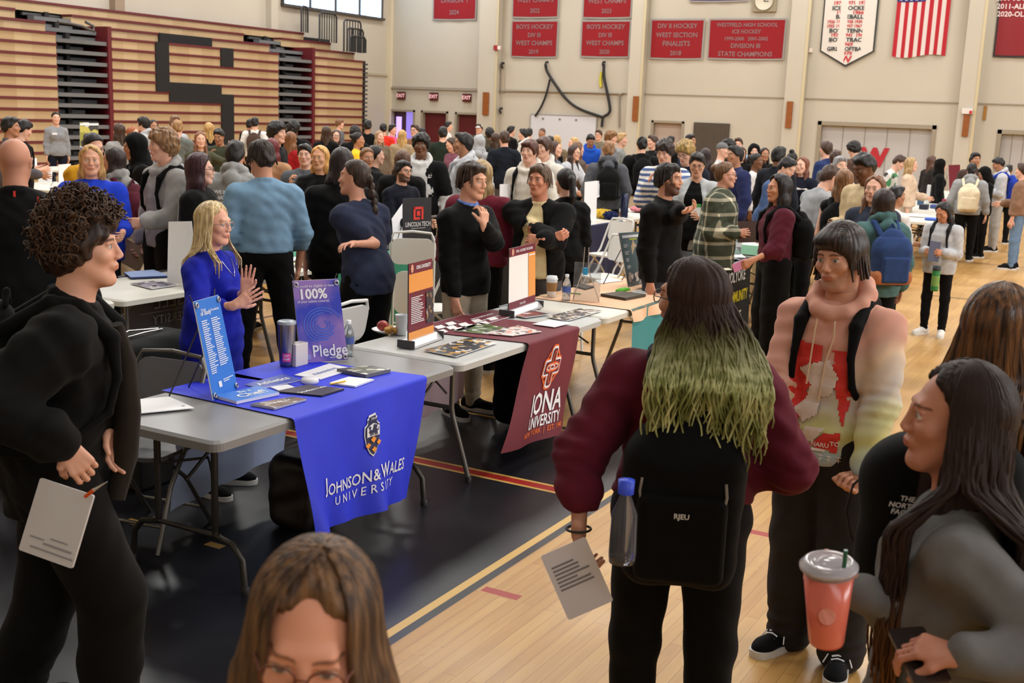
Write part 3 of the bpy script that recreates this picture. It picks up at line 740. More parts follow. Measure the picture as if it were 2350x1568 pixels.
for i, ((x0, x1, z), m) in enumerate(zip(ops, (mat((70, 40, 60), .5), maroon, maroon, mat((178, 160, 148), .6), mat((180, 178, 176), .6), mat((176, 172, 168), .6)))):
    d = tag(boxobj('door_%d' % (i+1), (x0, WY+.14, 0), (x1, WY+.19, z), m), kind='structure')
    f = MB(); w = .09 if i > 3 else .05; zf = z
    f.box((x0-w, WY-.03, 0), (x0+.02, WY+.14, zf+w)); f.box((x1-.02, WY-.03, 0), (x1+w, WY+.14, zf+w)); f.box((x0-w, WY-.03, zf-.02), (x1+w, WY+.14, zf+w))
    f.build('door_frame', frame, d)
    if i == 0:
        boxobj('door_window', (x0+.12, WY+.12, .9), (x0+.34, WY+.14, z-.2), mat((150, 130, 225), .4, emit=.9), d)
        boxobj('open_gap', (x0+.56, WY+.1, 0), (x1-.02, WY+.139, z-.02), mat((128, 112, 196), .5, emit=.45), d)
    if i in (4, 5):
        g = MB()
        for k in range(1, 5): q = x0+(x1-x0)*k/5; g.box((q-.006, WY+.125, 0), (q+.006, WY+.141, z))
        g.build('panel_joint', mat((140, 134, 126)), d)
# seams, conduit and pilasters
pil = []
for i, (p0, p1) in enumerate(((1106, 1146), (1448, 1477), (1806, 1846), (2204, 2242))):
    a, b_ = wy(p0, 240), wy(p1, 240); pil.append((a.x, b_.x))
    o = struct('trim_%d' % (i+1), (a.x, WY-.32, 0), (b_.x, WY, CEIL), wallm)
    boxobj('corner_strip', (b_.x-.03, WY-.335, 0), (b_.x+.05, WY-.3, CEIL), mat((196, 184, 150), .5), o)
z0 = wy(1700, 222).z
struct('trim_5', (WX, WY-.025, z0-.02), (14, WY, z0+.015), mat((150, 138, 120)))
struct('trim_6', (WX, WY-.14, 0), (WX+.16, WY, CEIL), mat((214, 202, 176), .5))
struct('trim_7', (WX, 20, z0+.35), (WX+.05, WY, z0+.42), mat((176, 164, 140), .5))
for i, (px, w) in enumerate(((262, 10), (618, 14))):
    a = atX(px, 20, WX); struct('trim_%d' % (8+i), (WX, a.y-.16, 0), (WX+.22, a.y+.16, CEIL), mat((150, 132, 112)) if i == 0 else wallm)
for p0, p1, y0, y1, nm in ((1108, 1123, 212, 264, 'left of the hanging cables'), (1451, 1467, 221, 278, 'right of the hanging cables'), (1802, 1821, 233, 293.5, 'left of the championship pennant'), (2207, 2227, 263, 313, 'between the wide white door and the right-hand door')):
    a = wy(p0, y1, .34); b_ = wy(p1, y0, .34)
    t_ = empty('wall_pad', ((a.x+b_.x)/2, WY-.34, a.z), 0, 'narrow brown wall pad on the pilaster '+nm, 'wall pad', 'brown pads on the pilasters')
    boxobj('pad', (a.x-t_.location.x, -.05, 0), (b_.x-t_.location.x, 0, b_.z-a.z), mat((150, 84, 22), .5, kind='wood', col2=(126, 68, 18)), t_, .01)
    if p0 == 2207: boxobj('alarm_box', (-.14, -.08, b_.z-a.z+.01), (.14, 0, b_.z-a.z+.16), mat((220, 214, 208)), t_, .01); boxobj('alarm_light', (.06, -.1, b_.z-a.z+.02), (.13, -.08, b_.z-a.z+.1), mat((190, 30, 30)), t_)
a = wy(2255, 275); b_ = wy(2266, 243)
tag(boxobj('wall_board', (a.x, WY-.04, a.z), (b_.x, WY, b_.z), mat((168, 120, 50), kind='wood', col2=(140, 92, 34))), 'thin yellowish board on the wall right of the last pilaster', 'board')
# exit signs
for i, (cx, cy, nm) in enumerate(((921.9, 219.8, 'over the open lit doorway'), (996.8, 221.9, 'over the middle maroon door'), (1072.6, 224.6, 'over the maroon door beside the pilaster'))):
    c = wy(cx, cy, .02); s_ = empty('exit_sign', (c.x, WY, c.z), 0, 'maroon EXIT sign '+nm, 'sign', 'exit signs over the three doors')
    boxobj('sign_box', (-.16, -.09, -.135), (.16, 0, .135), mat((84, 20, 24), .5), s_, .01)
    b = MB(); letter(b, 'EXIT', 0, 0, .17, plane_map((0, -.092, 0), (1, 0, 0), (0, 0, 1)), bold=.02); b.build('lettering', mat((226, 176, 176), .5, emit=.25), s_)
# whiteboard, wall boxes and brown panel
a = wy(1218, 330); b_ = wy(1370, 269)
t_ = empty('whiteboard', (a.x, WY, b_.z), 0, 'large white board on the back wall below the hanging cables', 'whiteboard')
w = b_.x-a.x
boxobj('board', (0, -.05, -1.3), (w, 0, 0), mat((206, 208, 214), .3), t_); bb = MB()
for q in ((-.03, -1.33, w+.03, -1.3), (-.03, 0, w+.03, .03), (-.03, -1.3, 0, 0), (w, -1.3, w+.03, 0)): bb.box((q[0], -.06, q[1]), (q[2], 0, q[3]))
bb.build('frame', mat((150, 150, 150), .4), t_)
for k in (.19, .45, .7): boxobj('magnet', (w*k-.03, -.07, -.14), (w*k+.03, -.05, -.09), mat((110, 104, 96)), t_)
a = wy(1590, 340); b_ = wy(1676, 284)
t_ = empty('brown_panel', (a.x, WY-.01, 0), 0, 'grey-brown slatted panel on the wall beside the beige door', 'panel'); g = MB()
boxobj('board', (0, -.05, 0), (b_.x-a.x, -.01, b_.z), mat((84, 74, 62), .7, kind='wood', col2=(70, 62, 54)), t_)
for k in range(14): x = (b_.x-a.x)*(k+.5)/14; g.box((x-.02, -.06, 0), (x+.02, -.05, b_.z))
g.build('slats', mat((76, 66, 56), .7), t_)
# clock, alarms, brackets
c = wy(1757, 4); t_ = empty('wall_clock', (c.x, WY, c.z), 0, 'square-framed clock high on the back wall', 'clock')
boxobj('clock_case', (-.36, -.1, -.3), (.36, 0, .36), mat((150, 140, 116), .4), t_, .02)
g = MB(); g.lathe([(0, 0), (.26, 0), (.27, .02), (.27, .03)], 28, M=Matrix.Rotation(pi/2, 4, 'X')); g.build('clock_face', mat((206, 198, 178)), t_, Matrix.Translation((0, -.13, .02)))
g = MB(); g.box((-.012, -.14, .0), (.012, -.135, .17)); g.box((-.01, -.14, -.01), (.13, -.135, .012)); g.build('hands', mat((40, 40, 40)), t_)
for (px, py, nm) in ((1141, 110, 'small red alarm on the pilaster left of the red banners'), (1853, 116, 'small red alarm light beside the pennant')):
    c = wy(px, py, .33 if px < 1200 else 0); t_ = empty('fire_alarm', (c.x, WY-(.33 if px < 1200 else 0), c.z), 0, nm, 'alarm', 'wall alarms')
    boxobj('alarm_body', (-.1, -.08, -.08), (.05, 0, .08), mat((150, 30, 28)), t_, .01); boxobj('lens', (.05, -.08, -.06), (.16, 0, .06), mat((226, 214, 206)), t_, .01)
def cable(name, pts, r, m, label, cat='cable', d=.1, group=None):
    b = MB(); P = [wy(x, y, d) for x, y in pts]; Q = []
    for i in range(len(P)-1):
        p0, p1, p2, p3 = P[max(i-1, 0)], P[i], P[i+1], P[min(i+2, len(P)-1)]
        for k in range(5):
            t = k/5; Q.append(.5*((2*p1)+(p2-p0)*t+(2*p0-5*p1+4*p2-p3)*t*t+(3*p1-p0-3*p2+p3)*t**3))
    Q.append(P[-1]); b.tube(Q, r, 6); return tag(b.build(name, m), label, cat, group)
blackm = mat((26, 24, 24), .6); pipe = mat((150, 140, 124), .5)
cable('hanging_cable', [(1252, 148), (1256, 165), (1275, 195), (1300, 228), (1330, 250), (1382, 269)], .048, blackm, 'thick black cable sagging from the left hook across the wall')
cable('hanging_cable', [(1262, 182), (1254, 215), (1242, 245), (1228, 267)], .036, blackm, 'short black cable hanging from the left hook to the whiteboard')
cable('hanging_cable', [(1386, 147), (1386, 175), (1394, 215), (1400, 250), (1395, 262), (1384, 270), (1381, 292)], .048, blackm, 'black cable dropping from the right hook and looping back')
cable('yellow_strap', [(1381, 165), (1378, 182), (1379, 200)], .05, mat((200, 190, 60)), 'yellow strap beside the right-hand cable', 'strap', .05)
cable('conduit', [(893, 202), (1100, 208), (1250, 210), (1416, 215), (1421, 222), (1421, 292)], .03, pipe, 'thin horizontal pipe running above the exit signs and down beside the pilaster', 'pipe', .06)
cable('conduit', [(1107, 60), (1106, 130), (1105, 205)], .015, pipe, 'thin vertical wire beside the first pilaster', 'pipe', .03)
cable('conduit', [(1120, 115), (1118, 180), (1115, 198), (1102, 204)], .02, pipe, 'curved grey wire dropping to the pipe junction', 'pipe', .03)
for px, py, nm in ((1154, 148, 'black hook on the wall right of the first pilaster'), (1150, 252, 'lower black bracket with a short tail right of the first pilaster'), (1255, 146, 'hook holding the left hanging cable'), (1386, 146, 'hook holding the right hanging cable')):
    c = wy(px, py, .06); b = MB(); b.tube([c+Vector((0, .06, .05)), c+Vector((0, -.06, .04)), c+Vector((0, -.1, -.03)), c+Vector((.02, -.04, -.12))], .035, 6); tag(b.build('wall_hook', blackm), nm, 'hook', 'hooks on the back wall')
b = MB(); c = wy(1154, 165); b.box((c.x-.04, WY-.05, z0-.1), (c.x+.1, WY, c.z+.2)); tag(b.build('wall_channel', mat((176, 166, 150))), 'vertical grey channel on the wall below the black hook', 'channel')
# ------------------------------------------------------------------ banners on the back wall
redb = mat((140, 10, 22), .85); silver = mat((150, 146, 142), .6); txtg = mat((136, 106, 108), .7)
def banner(px0, px1, py0, py1, rows, label, m=redb, tm=txtg, bm=silver, name='championship_banner', group='red championship banners', sag=.03, tail=0, dd=.05):
    a = wy(px0, (py0+py1)/2, dd); b_ = wy(px1, (py0+py1)/2, dd); zt = wy((px0+px1)/2, py0, dd).z; zb = wy((px0+px1)/2, py1, dd).z
    w = b_.x-a.x; h = zt-zb; o = empty(name, ((a.x+b_.x)/2, WY-dd, zb), 0, label, 'banner', group)
    def fn(x, y, e=0): return Vector((x*w/2*(1-.012*(1-y)), -.012*sin(x*7)-e, y*h-sag*.6*(1-y)*(1-x*x)-tail*h*(1-abs(x))*(1-y)))
    b = MB(); b.grid(lambda u, v: fn(u*2-1, v), 12, 6); b.build('border', bm, o)
    mg = .035/ w*2 if w else 0; mh = .035/h*1.4
    b = MB(); b.grid(lambda u, v: fn((u*2-1)*(1-.05/w*2), .05/h+v*(1-.1/h), .006), 12, 6); b.build('field', m, o)
    b = MB()
    for s_, x, y, sz in rows: letter(b, s_, x*w/2, y*h, sz*h, lambda X_, Y_: fn(X_/(w/2), Y_/h, .014), bold=.02, mi=0)
    if rows: b.build('lettering', tm, o)
    return o, fn, w, h
banner(993, 1095, -62, 46, [('2024', 0, .17, .13), ('DIVISION  I', 0, .42, .14)], 'red banner reading 2024, leftmost on the back wall')
banner(1175, 1284, -45, 41, [('WEST CHAMPS', 0, .48, .17), ('2022', 0, .2, .16)], 'red banner above the left pair, cut by the top of the picture')
banner(1172, 1281, 46, 132, [('BOYS HOCKEY', 0, .82, .17), ('DIV III', 0, .6, .16), ('WEST CHAMPS', 0, .39, .17), ('2019', 0, .16, .16)], 'red banner below the left pair, over the sagging cable')
banner(1337, 1452, -45, 42, [('WEST CHAMPS', 0, .46, .17), ('2023', 0, .2, .16)], 'red banner upper of the right pair, cut by the top of the picture')
banner(1332, 1447, 46, 132, [('BOYS HOCKEY', 0, .82, .17), ('DIV III', 0, .6, .16), ('WEST CHAMPS', 0, .39, .17), ('2020', 0, .16, .16)], 'red banner lower of the right pair, over the right cable hook')
banner(1491, 1616, 43, 136, [('DIV II HOCKEY', 0, .82, .16), ('WEST SECTION', 0, .6, .16), ('FINALISTS', 0, .39, .17), ('2018', 0, .16, .16)], 'red squarish banner left of the widest red banner')
banner(1624, 1803, 42, 137, [('WESTFIELD HIGH SCHOOL', 0, .84, .13), ('ICE HOCKEY', 0, .68, .13), ('1999-2000   2001-2002', 0, .51, .12), ('DIVISION III', 0, .34, .15), ('STATE CHAMPIONS', 0, .14, .16)], 'widest red banner reading state champions')
banner(1582, 1722, -60, 4, [], 'dark purple banner edge at the top of the back wall', mat((52, 34, 96)), name='purple_banner', group=None)
o, fn, w, h = banner(2290, 2400, -90, 131, [('1981-LORI', -.32, .7, .075), ('2001-MAND', -.3, .615, .075), ('2011-ALEX', -.32, .53, .075), ('2020-OLIV', -.31, .45, .075)], 'tall dark red record banner listing years at the right edge', mat((130, 12, 26)), mat((226, 210, 210)), mat((40, 34, 36)), 'record_banner', None)
# pennant
a = wy(1886, 60, .05); b_ = wy(2012, 60, .05); zt = wy(1950, -70, .05).z; zs = wy(1950, 118, .05).z; zp = wy(1950, 154, .05).z
w = b_.x-a.x; o = empty('pennant', ((a.x+b_.x)/2, WY-.05, zp), 0, 'white pennant-shaped banner with black and red lettering of team titles', 'banner')
def pf(x, y, e=0): return Vector((x, -.015*sin(x*9)-e, y))
hs = zs-zp; ht = zt-zp
b = MB(); poly(b, [(-w/2, hs), (0, 0), (w/2, hs), (w/2, ht), (-w/2, ht)], lambda x, y: pf(x, y)); b.build('border', mat((40, 46, 44)), o)
b = MB(); k = .045; poly(b, [(-w/2+k, hs+k*.4), (0, k*1.3), (w/2-k, hs+k*.4), (w/2-k, ht-k), (-w/2+k, ht-k)], lambda x, y: pf(x, y, .012)); b.build('field', mat((214, 208, 200), .7), o)
zz = lambda py: wy(1950, py, .05).z-zp
rowsB = [(19, 'ICE HOCKEY'), (39, 'BASEBALL'), (71, 'BOYS TENNIS'), (92, 'BOYS TRACK'), (113, 'GIRLS SOFTBALL')]
rowsR = [(7, '1970  1971  1972'), (29, '1964   1966'), (50, '1926 1927 1928 1930 1948'), (60, '1955 1956 1957 1967 1969'), (81, '1939  1941  1963'), (102, '1969'), (123, '1979'), (137, 'W')]
for rows, m, nm in ((rowsB, mat((40, 42, 44)), 'black_lettering'), (rowsR, mat((190, 40, 50)), 'red_lettering')):
    b = MB()
    for py, s_ in rows: letter(b, s_, 0, zz(py), .155 if nm[0] == 'b' else (.14 if len(s_) < 18 else .115) if s_ != 'W' else .26, lambda x, y: pf(x, y, .02), bold=.03, sx=1.15 if len(s_) < 12 else .98)
    b.build(nm, m, o)
# flag
a = wy(2054, 60, .06); b_ = wy(2176, 60, .06); zt = wy(2115, -75, .06).z; zb = wy(2115, 129, .06).z; w = b_.x-a.x; h = zt-zb
o = empty('flag', ((a.x+b_.x)/2, WY-.06, zb), 0, 'red and white striped flag with blue star field hanging vertically on the back wall', 'flag')
def ff(x, y, e=0): return Vector((x, -.03*sin(x*16)*(1.2-y/h)-e, y+.05*sin(x*4)*(1-y/h)))
for mm, nm, par in ((mat((176, 24, 40), .8), 'red_stripes', 0), (mat((214, 204, 200), .8), 'white_stripes', 1)):
    b = MB()
    for k in range(13):
        if k % 2 == par: b.grid(lambda u, v: ff(-w/2+w*(k+u)/13, h*v), 3, 8)
    b.build(nm, mm, o)
b = MB(); b.grid(lambda u, v: ff(-w/2+w*.0+u*w*7/13, h*(.62+.38*v), .01), 8, 4); b.build('star_field', mat((40, 40, 110), .8), o)
b = MB()
for i in range(5):
    for j in range(4):
        cx, cy = -w/2+w*(i+.7)/10, h*(.65+.09*j); pts = []
        for q in range(10): r_ = .055 if q % 2 == 0 else .022; pts.append((cx+r_*sin(q*pi/5), cy+r_*cos(q*pi/5)))
        poly(b, pts[::-1], lambda x, y: ff(x, y, .02))
b.build('stars', mat((226, 222, 222)), o)
# red W on the wide white door
c = atY(2006, 363, WY+.12); b = MB(); letter(b, 'W', 0, 0, .68, plane_map((c.x, WY+.12, c.z), (1, 0, 0), (0, 0, 1), .01), bold=.06)
tag(b.build('wall_letter', mat((176, 30, 44))), 'big red letter W painted on the wide white door', 'letter')
# ------------------------------------------------------------------ left wall windows
a = atX(646, 9, WX); b_ = atX(873, 41, WX); zb = (a.z+b_.z)/2
d = tag(boxobj('window_1', (WX, a.y, zb), (WX+.05, b_.y, CEIL-.5), mat((190, 212, 240), .5, emit=.9)), kind='structure')
g = MB()
for k in range(5): y = a.y+(b_.y-a.y)*k/4; g.box((WX, y-.035, zb), (WX+.09, y+.035, CEIL-.5))
g.box((WX, a.y-.05, zb-.08), (WX+.14, b_.y+.1, zb)); g.build('window_frame', mat((70, 66, 62)), d)
g = MB()
for k in range(24): y = a.y+(b_.y-a.y)*(k+.5)/24; g.box((WX+.04, y-.012, zb), (WX+.07, y+.012, CEIL-.5))
g.build('blinds', mat((150, 178, 210), .5, emit=.5), d)
# ------------------------------------------------------------------ bleachers
zr = [atX(0, y, BX).z for y in (62, 88.6, 115, 140.5, 167, 193, 219.7, 246)]
pitch = (zr[0]-zr[-1])/7; rows = [zr[0]-pitch*i for i in range(-3, 30)]; rows = [z for z in rows if z > .1]
yx = lambda px: atX(px, 200, BX).y
B = empty('bleachers', (BX, yx(132), 0), 0, 'tall closed wooden bleachers with maroon edges and a black letter along the left wall', 'bleachers')
wood = mat((214, 176, 116), .4, kind='wood', sc=.5, col2=(196, 154, 96)); mrn = mat((96, 30, 36), .45); inner = mat((22, 20, 20)); gry = mat((104, 106, 108), .6); ltr = mat((13, 13, 15), .8)
y0 = yx(132)
bd = bpy.data.materials.new('bleacher_board'); _t, _b = nt(bd); tc_ = N(_t, 'ShaderNodeTexCoord')
v_ = N(_t, 'ShaderNodeTexBrick', i1=lin((190, 166, 128))+(1,), i2=lin((174, 146, 108))+(1,), i3=lin((168, 142, 104))+(1,), i4=1., i5=.0, i6=.1, i8=.45, i9=50.); mp_ = N(_t, 'ShaderNodeSeparateXYZ'); cb_ = N(_t, 'ShaderNodeCombineXYZ')
_t.links.new(tc_.outputs['Object'], mp_.inputs[0]); _t.links.new(mp_.outputs[1], cb_.inputs[0]); _t.links.new(mp_.outputs[2], cb_.inputs[1]); _t.links.new(cb_.outputs[0], v_.inputs[0]); _t.links.new(v_.outputs[0], _b.inputs['Base Color']); _b.inputs['Roughness'].default_value = .4
secs = [(-60, 132), (258, 639), (722, 832)]; back = {0: 1.05, 1: .7, 2: .35}
def seg(a, b, z, hgt, dx, name, ms):
    g = MB(); yb = yx(b)-y0; ya = (max(yx(a), -2.8) if a > -50 else -2.8)-y0
    if a < -50: ya = -2.8-y0
    g.box((-dx-.3, ya, z-hgt), (-dx, yb, z-.05), 0); g.box((-dx-.34, ya, z-.06), (-dx+.03, yb, z), 1); g.box((-dx-.3, ya, z-hgt), (-dx-.02, yb, z-hgt+.02), 1)
    g.build(name, ms, B)
for i, z in enumerate(rows):
    dx = back.get(i, 0); hg = pitch if i < len(rows)-1 else z
    if i == 0: seg(-60, 757, z, hg, dx, 'seat_row', [bd, mrn])
    elif i == 1: seg(-60, 88, z, hg, dx, 'seat_row', [bd, mrn]); seg(214, 602, z, hg, dx, 'seat_row', [bd, mrn]); seg(687, 798, z, hg, dx, 'seat_row', [bd, mrn])
    else:
        for a, b in secs: seg(a, b, z, hg, dx, 'seat_row', [bd, mrn])
    for a, b in ((132, 258), (639, 722)):
        if i >= 1:
            g = MB(); ya, yb = yx(a)-y0, yx(b)-y0; zz_ = z-pitch*.5
            g.box((-dx-.45, ya, zz_-.09), (-dx-.02, yb-.12, zz_), 0); g.box((-dx-.5, ya, zz_), (-dx-.42, yb-(.12 if i % 2 else .5), z-.03), 0); g.box((-dx-.43, ya+(yb-ya)*.33, zz_+.02), (-dx-.3, ya+(yb-ya)*.4, zz_+.14), 1)
            g.build('aisle_step', [gry, inner], B)
for a, b in ((132, 258), (639, 722)):
    boxobj('aisle_side', (-1.3, yx(b)-y0-.12, 0), (.02, yx(b)-y0, rows[2]), mat((92, 14, 24), .5), B); boxobj('aisle_back', (-1.32, yx(a)-y0, 0), (-.95, yx(b)-y0-.12, rows[1]-.1), inner, B)
boxobj('understructure', (-1.38, -2.7-y0, 0), (-1.33, yx(832)-y0, rows[0]-.1), inner, B)
boxobj('end_panel', (-1.3, yx(832)-y0, 0), (.0, yx(838)-y0, rows[3]), inner, B)
def cells(p0, p1, r0, r1): 
    z1 = rows[r0]-.0; z2 = rows[r1+1] if r1+1 < len(rows) else 0; dx = max(0, back.get(r0, 0)-.02)
    boxobj('letter_panel', (-dx-.2, yx(p0)-y0, z2), (-dx+.045, yx(p1)-y0, z1), ltr, B)
for q in ((387, 506, 2, 2), (357, 387, 3, 7), (387, 506, 7, 8), (506, 534, 3, 4), (506, 534, 8, len(rows)-2)): cells(*q)
def rail(p0, p1, zb, zt, n, dx, nm='end_railing'):
    g = MB(); ya, yb = yx(p0)-y0, yx(p1)-y0
    g.tube([(-dx, ya, zb), (-dx, ya, zt-.08), (-dx, ya+.08, zt), (-dx, yb-.08, zt), (-dx, yb, zt-.08), (-dx, yb, zb)], .03, 6)
    for k in range(1, n): y = ya+(yb-ya)*k/n; g.tube([(-dx, y, zb), (-dx, y, zt)], .02, 5)
    g.build(nm, mat((40, 40, 40), .5), B)
rail(744, 758, rows[0], atX(750, 14, BX).z, 3, .9); rail(762, 800, rows[1], atX(780, 30, BX).z, 7, .5); rail(800, 838, rows[2], atX(820, 47, BX).z, 6, .2)
rail(802, 838, rows[2], atX(820, 66, BX).z, 8, .1); rail(802, 838, rows[2], atX(820, 84, BX).z, 11, .0)
g = MB()
for k in range(26): z = rows[3]*k/26; g.box((-.2, yx(832)-y0, z), (.1, yx(838)-y0, z+.05))
g.build('hinge_stack', mat((60, 60, 62)), B)
b = MB(); P = [atX(x, y, BX+.15) for x, y in ((133, 50), (160, 54), (188, 60), (205, 68), (215, 72), (214, 60), (196, 50))]; b.tube([p-Vector((BX, y0, 0)) for p in P], .035, 6); b.build('folded_handrail', mat((90, 90, 92), .4, 0.6), B)
# ------------------------------------------------------------------ tables and chairs
TT = .74
greyt = mat((134, 134, 134), .38, bump=.1); whitet = mat((214, 212, 202), .4, bump=.1); lightt = mat((188, 190, 188), .4, bump=.1)
steel = mat((110, 108, 104), .35, .7); dsteel = mat((62, 58, 54), .4, .6); chrome = mat((190, 190, 192), .25, .9); whitem = mat((226, 226, 222), .4)
def table(x0, x1, y0, y1, m, label, group='folding tables in the rows', lm=steel, bend=0, rim=None):
    t = empty('folding_table', ((x0+x1)/2, (y0+y1)/2, 0), 0, label, 'table', group); w = (x1-x0)/2; l = (y1-y0)/2
    b = MB(); r = .05; prof = [(0, .7), (.0, .7), (-.004, .728), (-.016, TT)]
    o = rrect(-w, -l, w, l, r); o2 = rrect(-w+.014, -l+.014, w-.014, l-.014, r*.8)
    n = len(o); v = [(p[0], p[1], TT-.046) for p in o]+[(p[0], p[1], TT-.012) for p in o]+[(p[0], p[1], TT) for p in o2]+[(p[0], p[1], TT-.02) for p in rrect(-w+.03, -l+.03, w-.03, l-.03, r*.7)]
    b.add(v, [(i, (i+1) % n, n+(i+1) % n, n+i) for i in range(n)]+[(n+i, n+(i+1) % n, 2*n+(i+1) % n, 2*n+i) for i in range(n)]+[tuple(range(2*n, 3*n)), tuple(range(4*n-1, 3*n-1, -1))]+[(3*n+i, 3*n+(i+1) % n, (i+1) % n, i) for i in range(n)], 0, False)
    b.build('tabletop', m, t)
    for s_ in (-1, 1):
        ye = s_*(l-.22); f = MB()
        for q in (-1, 1):
            if bend: P = [(q*.2, ye, .7), (q*.2, ye, .42), (q*.21, ye, .37), (q*.32, ye, .04), (q*.325, ye, .01)]
            else: P = [(q*.17, ye, .7), (q*.17, ye, .25), (q*.17, ye+.0, .23), (q*.27, ye, .21), (q*.325, ye, .15), (q*.34, ye, .01)]
            f.tube(P, .0155, 8)
        f.tube([(-.2, ye, .42 if bend else .23), (.2, ye, .42 if bend else .23)], .013, 8)
        f.tube([(-w*.8, ye, .695), (w*.8, ye, .695)], .013, 6)
        f.build('leg_frame', lm, t)
        f = MB(); f.tube([(0, ye, .45), (.0, ye-s_*.36, .69)], .009, 6); f.tube([(-.16, ye, .5), (0, ye-s_*.14, .52), (.16, ye, .5)], .007, 6); f.build('brace', lm, t)
        f = MB()
        for q in (-1, 1): f.lathe([(.019, 0), (.02, .03), (.015, .035)], 8, (q*(.325 if bend else .34), ye, 0))
        f.build('feet', blackm, t)
    return t
table(-3.975, -3.2, 3.36, 5.2, greyt, 'dark grey folding table in front with a royal blue runner over it', None, dsteel)
table(-3.975, -3.2, 5.24, 7.08, lightt, 'pale grey folding table under the maroon runner, between dark grey and peach tables', None, steel, 1)
table(-3.975, -3.2, 7.12, 8.96, whitet, 'folding table under the peach cloth and teal runner', None, steel, 1)
table(-6.85, -6.05, 3.6, 5.44, whitet, 'pale folding table at the left edge beside the dark grey banner table', 'pale folding tables of the second row', steel, 1)
table(-6.85, -6.05, 5.48, 7.32, whitet, 'pale folding table with the dark grey mirrored banner hanging from it', 'pale folding tables of the second row', steel, 1)
table(-6.9, -6.12, 5.95+1.42, 7.8, whitet, 'pale table end behind the man in the blue shirt', 'pale folding tables of the second row', steel, 1)
table(-6.95, -6.15, 7.84, 9.1, whitet, 'pale table under the green cloth', 'pale folding tables of the second row', steel, 1)
table(-6.75, -6.15, 9.2, 11.15, blackm, 'table under the black cloth beside the black sign with red square logo', None, steel, 1)
table(-4.35, -3.55, 10.0, 11.3, blackm, 'table under the black cloth lettered in white and yellow', None, steel, 1)
table(-4.1, -3.3, 11.5, 13.2, whitet, 'pale table under the green runner behind the woman in maroon', None, steel, 1)
table(-6.95, -6.15, 12.9, 14.7, whitet, 'pale table with yellow-and-navy items beyond the white folding chairs', None, steel, 1)
table(-6.95, -6.15, 14.75, 16.6, whitet, 'far pale table under the pink folded item', None, steel, 1)
table(-4.0, -3.1, 13.6, 15.8, whitet, 'pale table with the white print-covered card among the crowd', None, steel, 1)
table(-4.05, -2.85, 17.7, 19.6, whitet, 'pale display table with a bright blue folder and white tray', None, steel, 1)
table(-4.0, -3.1, 19.7, 22.2, whitet, 'middle pale display table with mug and boxes by the cream backpack', None, steel, 1)
table(-4.0, -3.1, 22.3, 24.6, whitet, 'pale display table under the bright blue upright sign', None, steel, 1)
table(-4.3, -3.4, 24.7, 27.0, whitet, 'farthest pale display table under the dark maroon sign', None, steel, 1)
table(-15.2, -13.8, 11.3, 12.5, whitet, 'pale table with boxy white displays near the bleacher aisle', None, steel, 1)
table(-18.4, -17.6, 13.9, 16.2, whitet, 'pale table under the yellow flower display stand', None, steel, 1)
table(-17.3, -16.6, 23.5, 24.9, whitet, 'pale table under the pink cloth by the tall white sign', None, steel, 1)
def chair(x, y, a, label, m=whitem, fm=None, folded=False, group='folding chairs', z=0):
    t = empty('folding_chair', (x, y, z), D(a), label, 'chair', group); fm = fm or m
    if folded:
        M_ = Matrix.Rotation(D(-7), 4, 'X')
    # front legs rise to the back rest, rear legs cross under the seat
    for q in (-1, 1):
        b = MB(); P = [(q*.21, .22, .0), (q*.205, .1, .3), (q*.2, -.06, .5), (q*.2, -.2, .8), (q*.17, -.215, .86), (0, -.22, .875)] if not folded else [(q*.2, .02, 0), (q*.2, 0, .9), (q*.17, 0, .97), (0, 0, .985)]
        b.tube(P, .012, 8); b.build('front_leg', fm, t)
        b = MB(); P = [(q*.185, -.26, .0), (q*.182, -.05, .3), (q*.18, .12, .44)] if not folded else [(q*.17, .07, .04), (q*.17, .05, .5)]
        b.tube(P, .011, 8); b.build('rear_leg', fm, t)
    for P in ([[(-.2, .015, .1), (.2, .015, .1)], [(-.17, .06, .14), (.17, .06, .14)]] if folded else [[(-.2, .17, .12), (.2, .17, .12)], [(-.185, -.2, .1), (.185, -.2, .1)]]): b = MB(); b.tube(P, .009, 6); b.build('crossbar', fm, t)
    b = MB()
    if folded: b.prism(rrect(-.17, 0, .17, .4, .1), 0, .02, 0, Matrix.Translation((0, .035, .22))@Matrix.Rotation(D(90), 4, 'X'))
    else: b.prism(rrect(-.195, -.17, .195, .2, .09), .435, .455)
    b.build('seat', m, t, bev=.006)
    b = MB()
    Mx = Matrix.Translation((0, -.165, .6))@Matrix.Rotation(D(102), 4, 'X') if not folded else Matrix.Translation((0, .01, .68))@Matrix.Rotation(D(90), 4, 'X')
    b.prism(rrect(-.195, 0, .195, .24, .07), -.01, .01, 0, Mx); b.build('backrest', m, t, bev=.005)
    return t
chair(-4.12, 3.86, 190, 'grey metal folding chair tucked behind the dark grey table', mat((96, 98, 104), .4), steel)
chair(-4.62, 5.85, 90, 'white plastic folding chair behind the paper plate', group=None)
chair(-5.93, 8.8, 214, 'tall white folding chair standing folded beside the maroon-and-orange sign', folded=True)
chair(-5.2, 8.1, 150, 'white folding chair beside the man with folded arms, mostly hidden')
chair(-5.72, 12.7, 160, 'white folding chair with raised seat in front of the navy cloth table', group='white folding chairs before the navy cloth')
chair(-6.0, 12.1, 120, 'white folding chair behind the woman with the dark ponytail', group='white folding chairs before the navy cloth')
chair(-4.62, 9.2, 215, 'white folding chair with its back to the peach table')
chair(-4.95, 10.9, 150, 'white folding chair behind the black-cloth table', z=0)
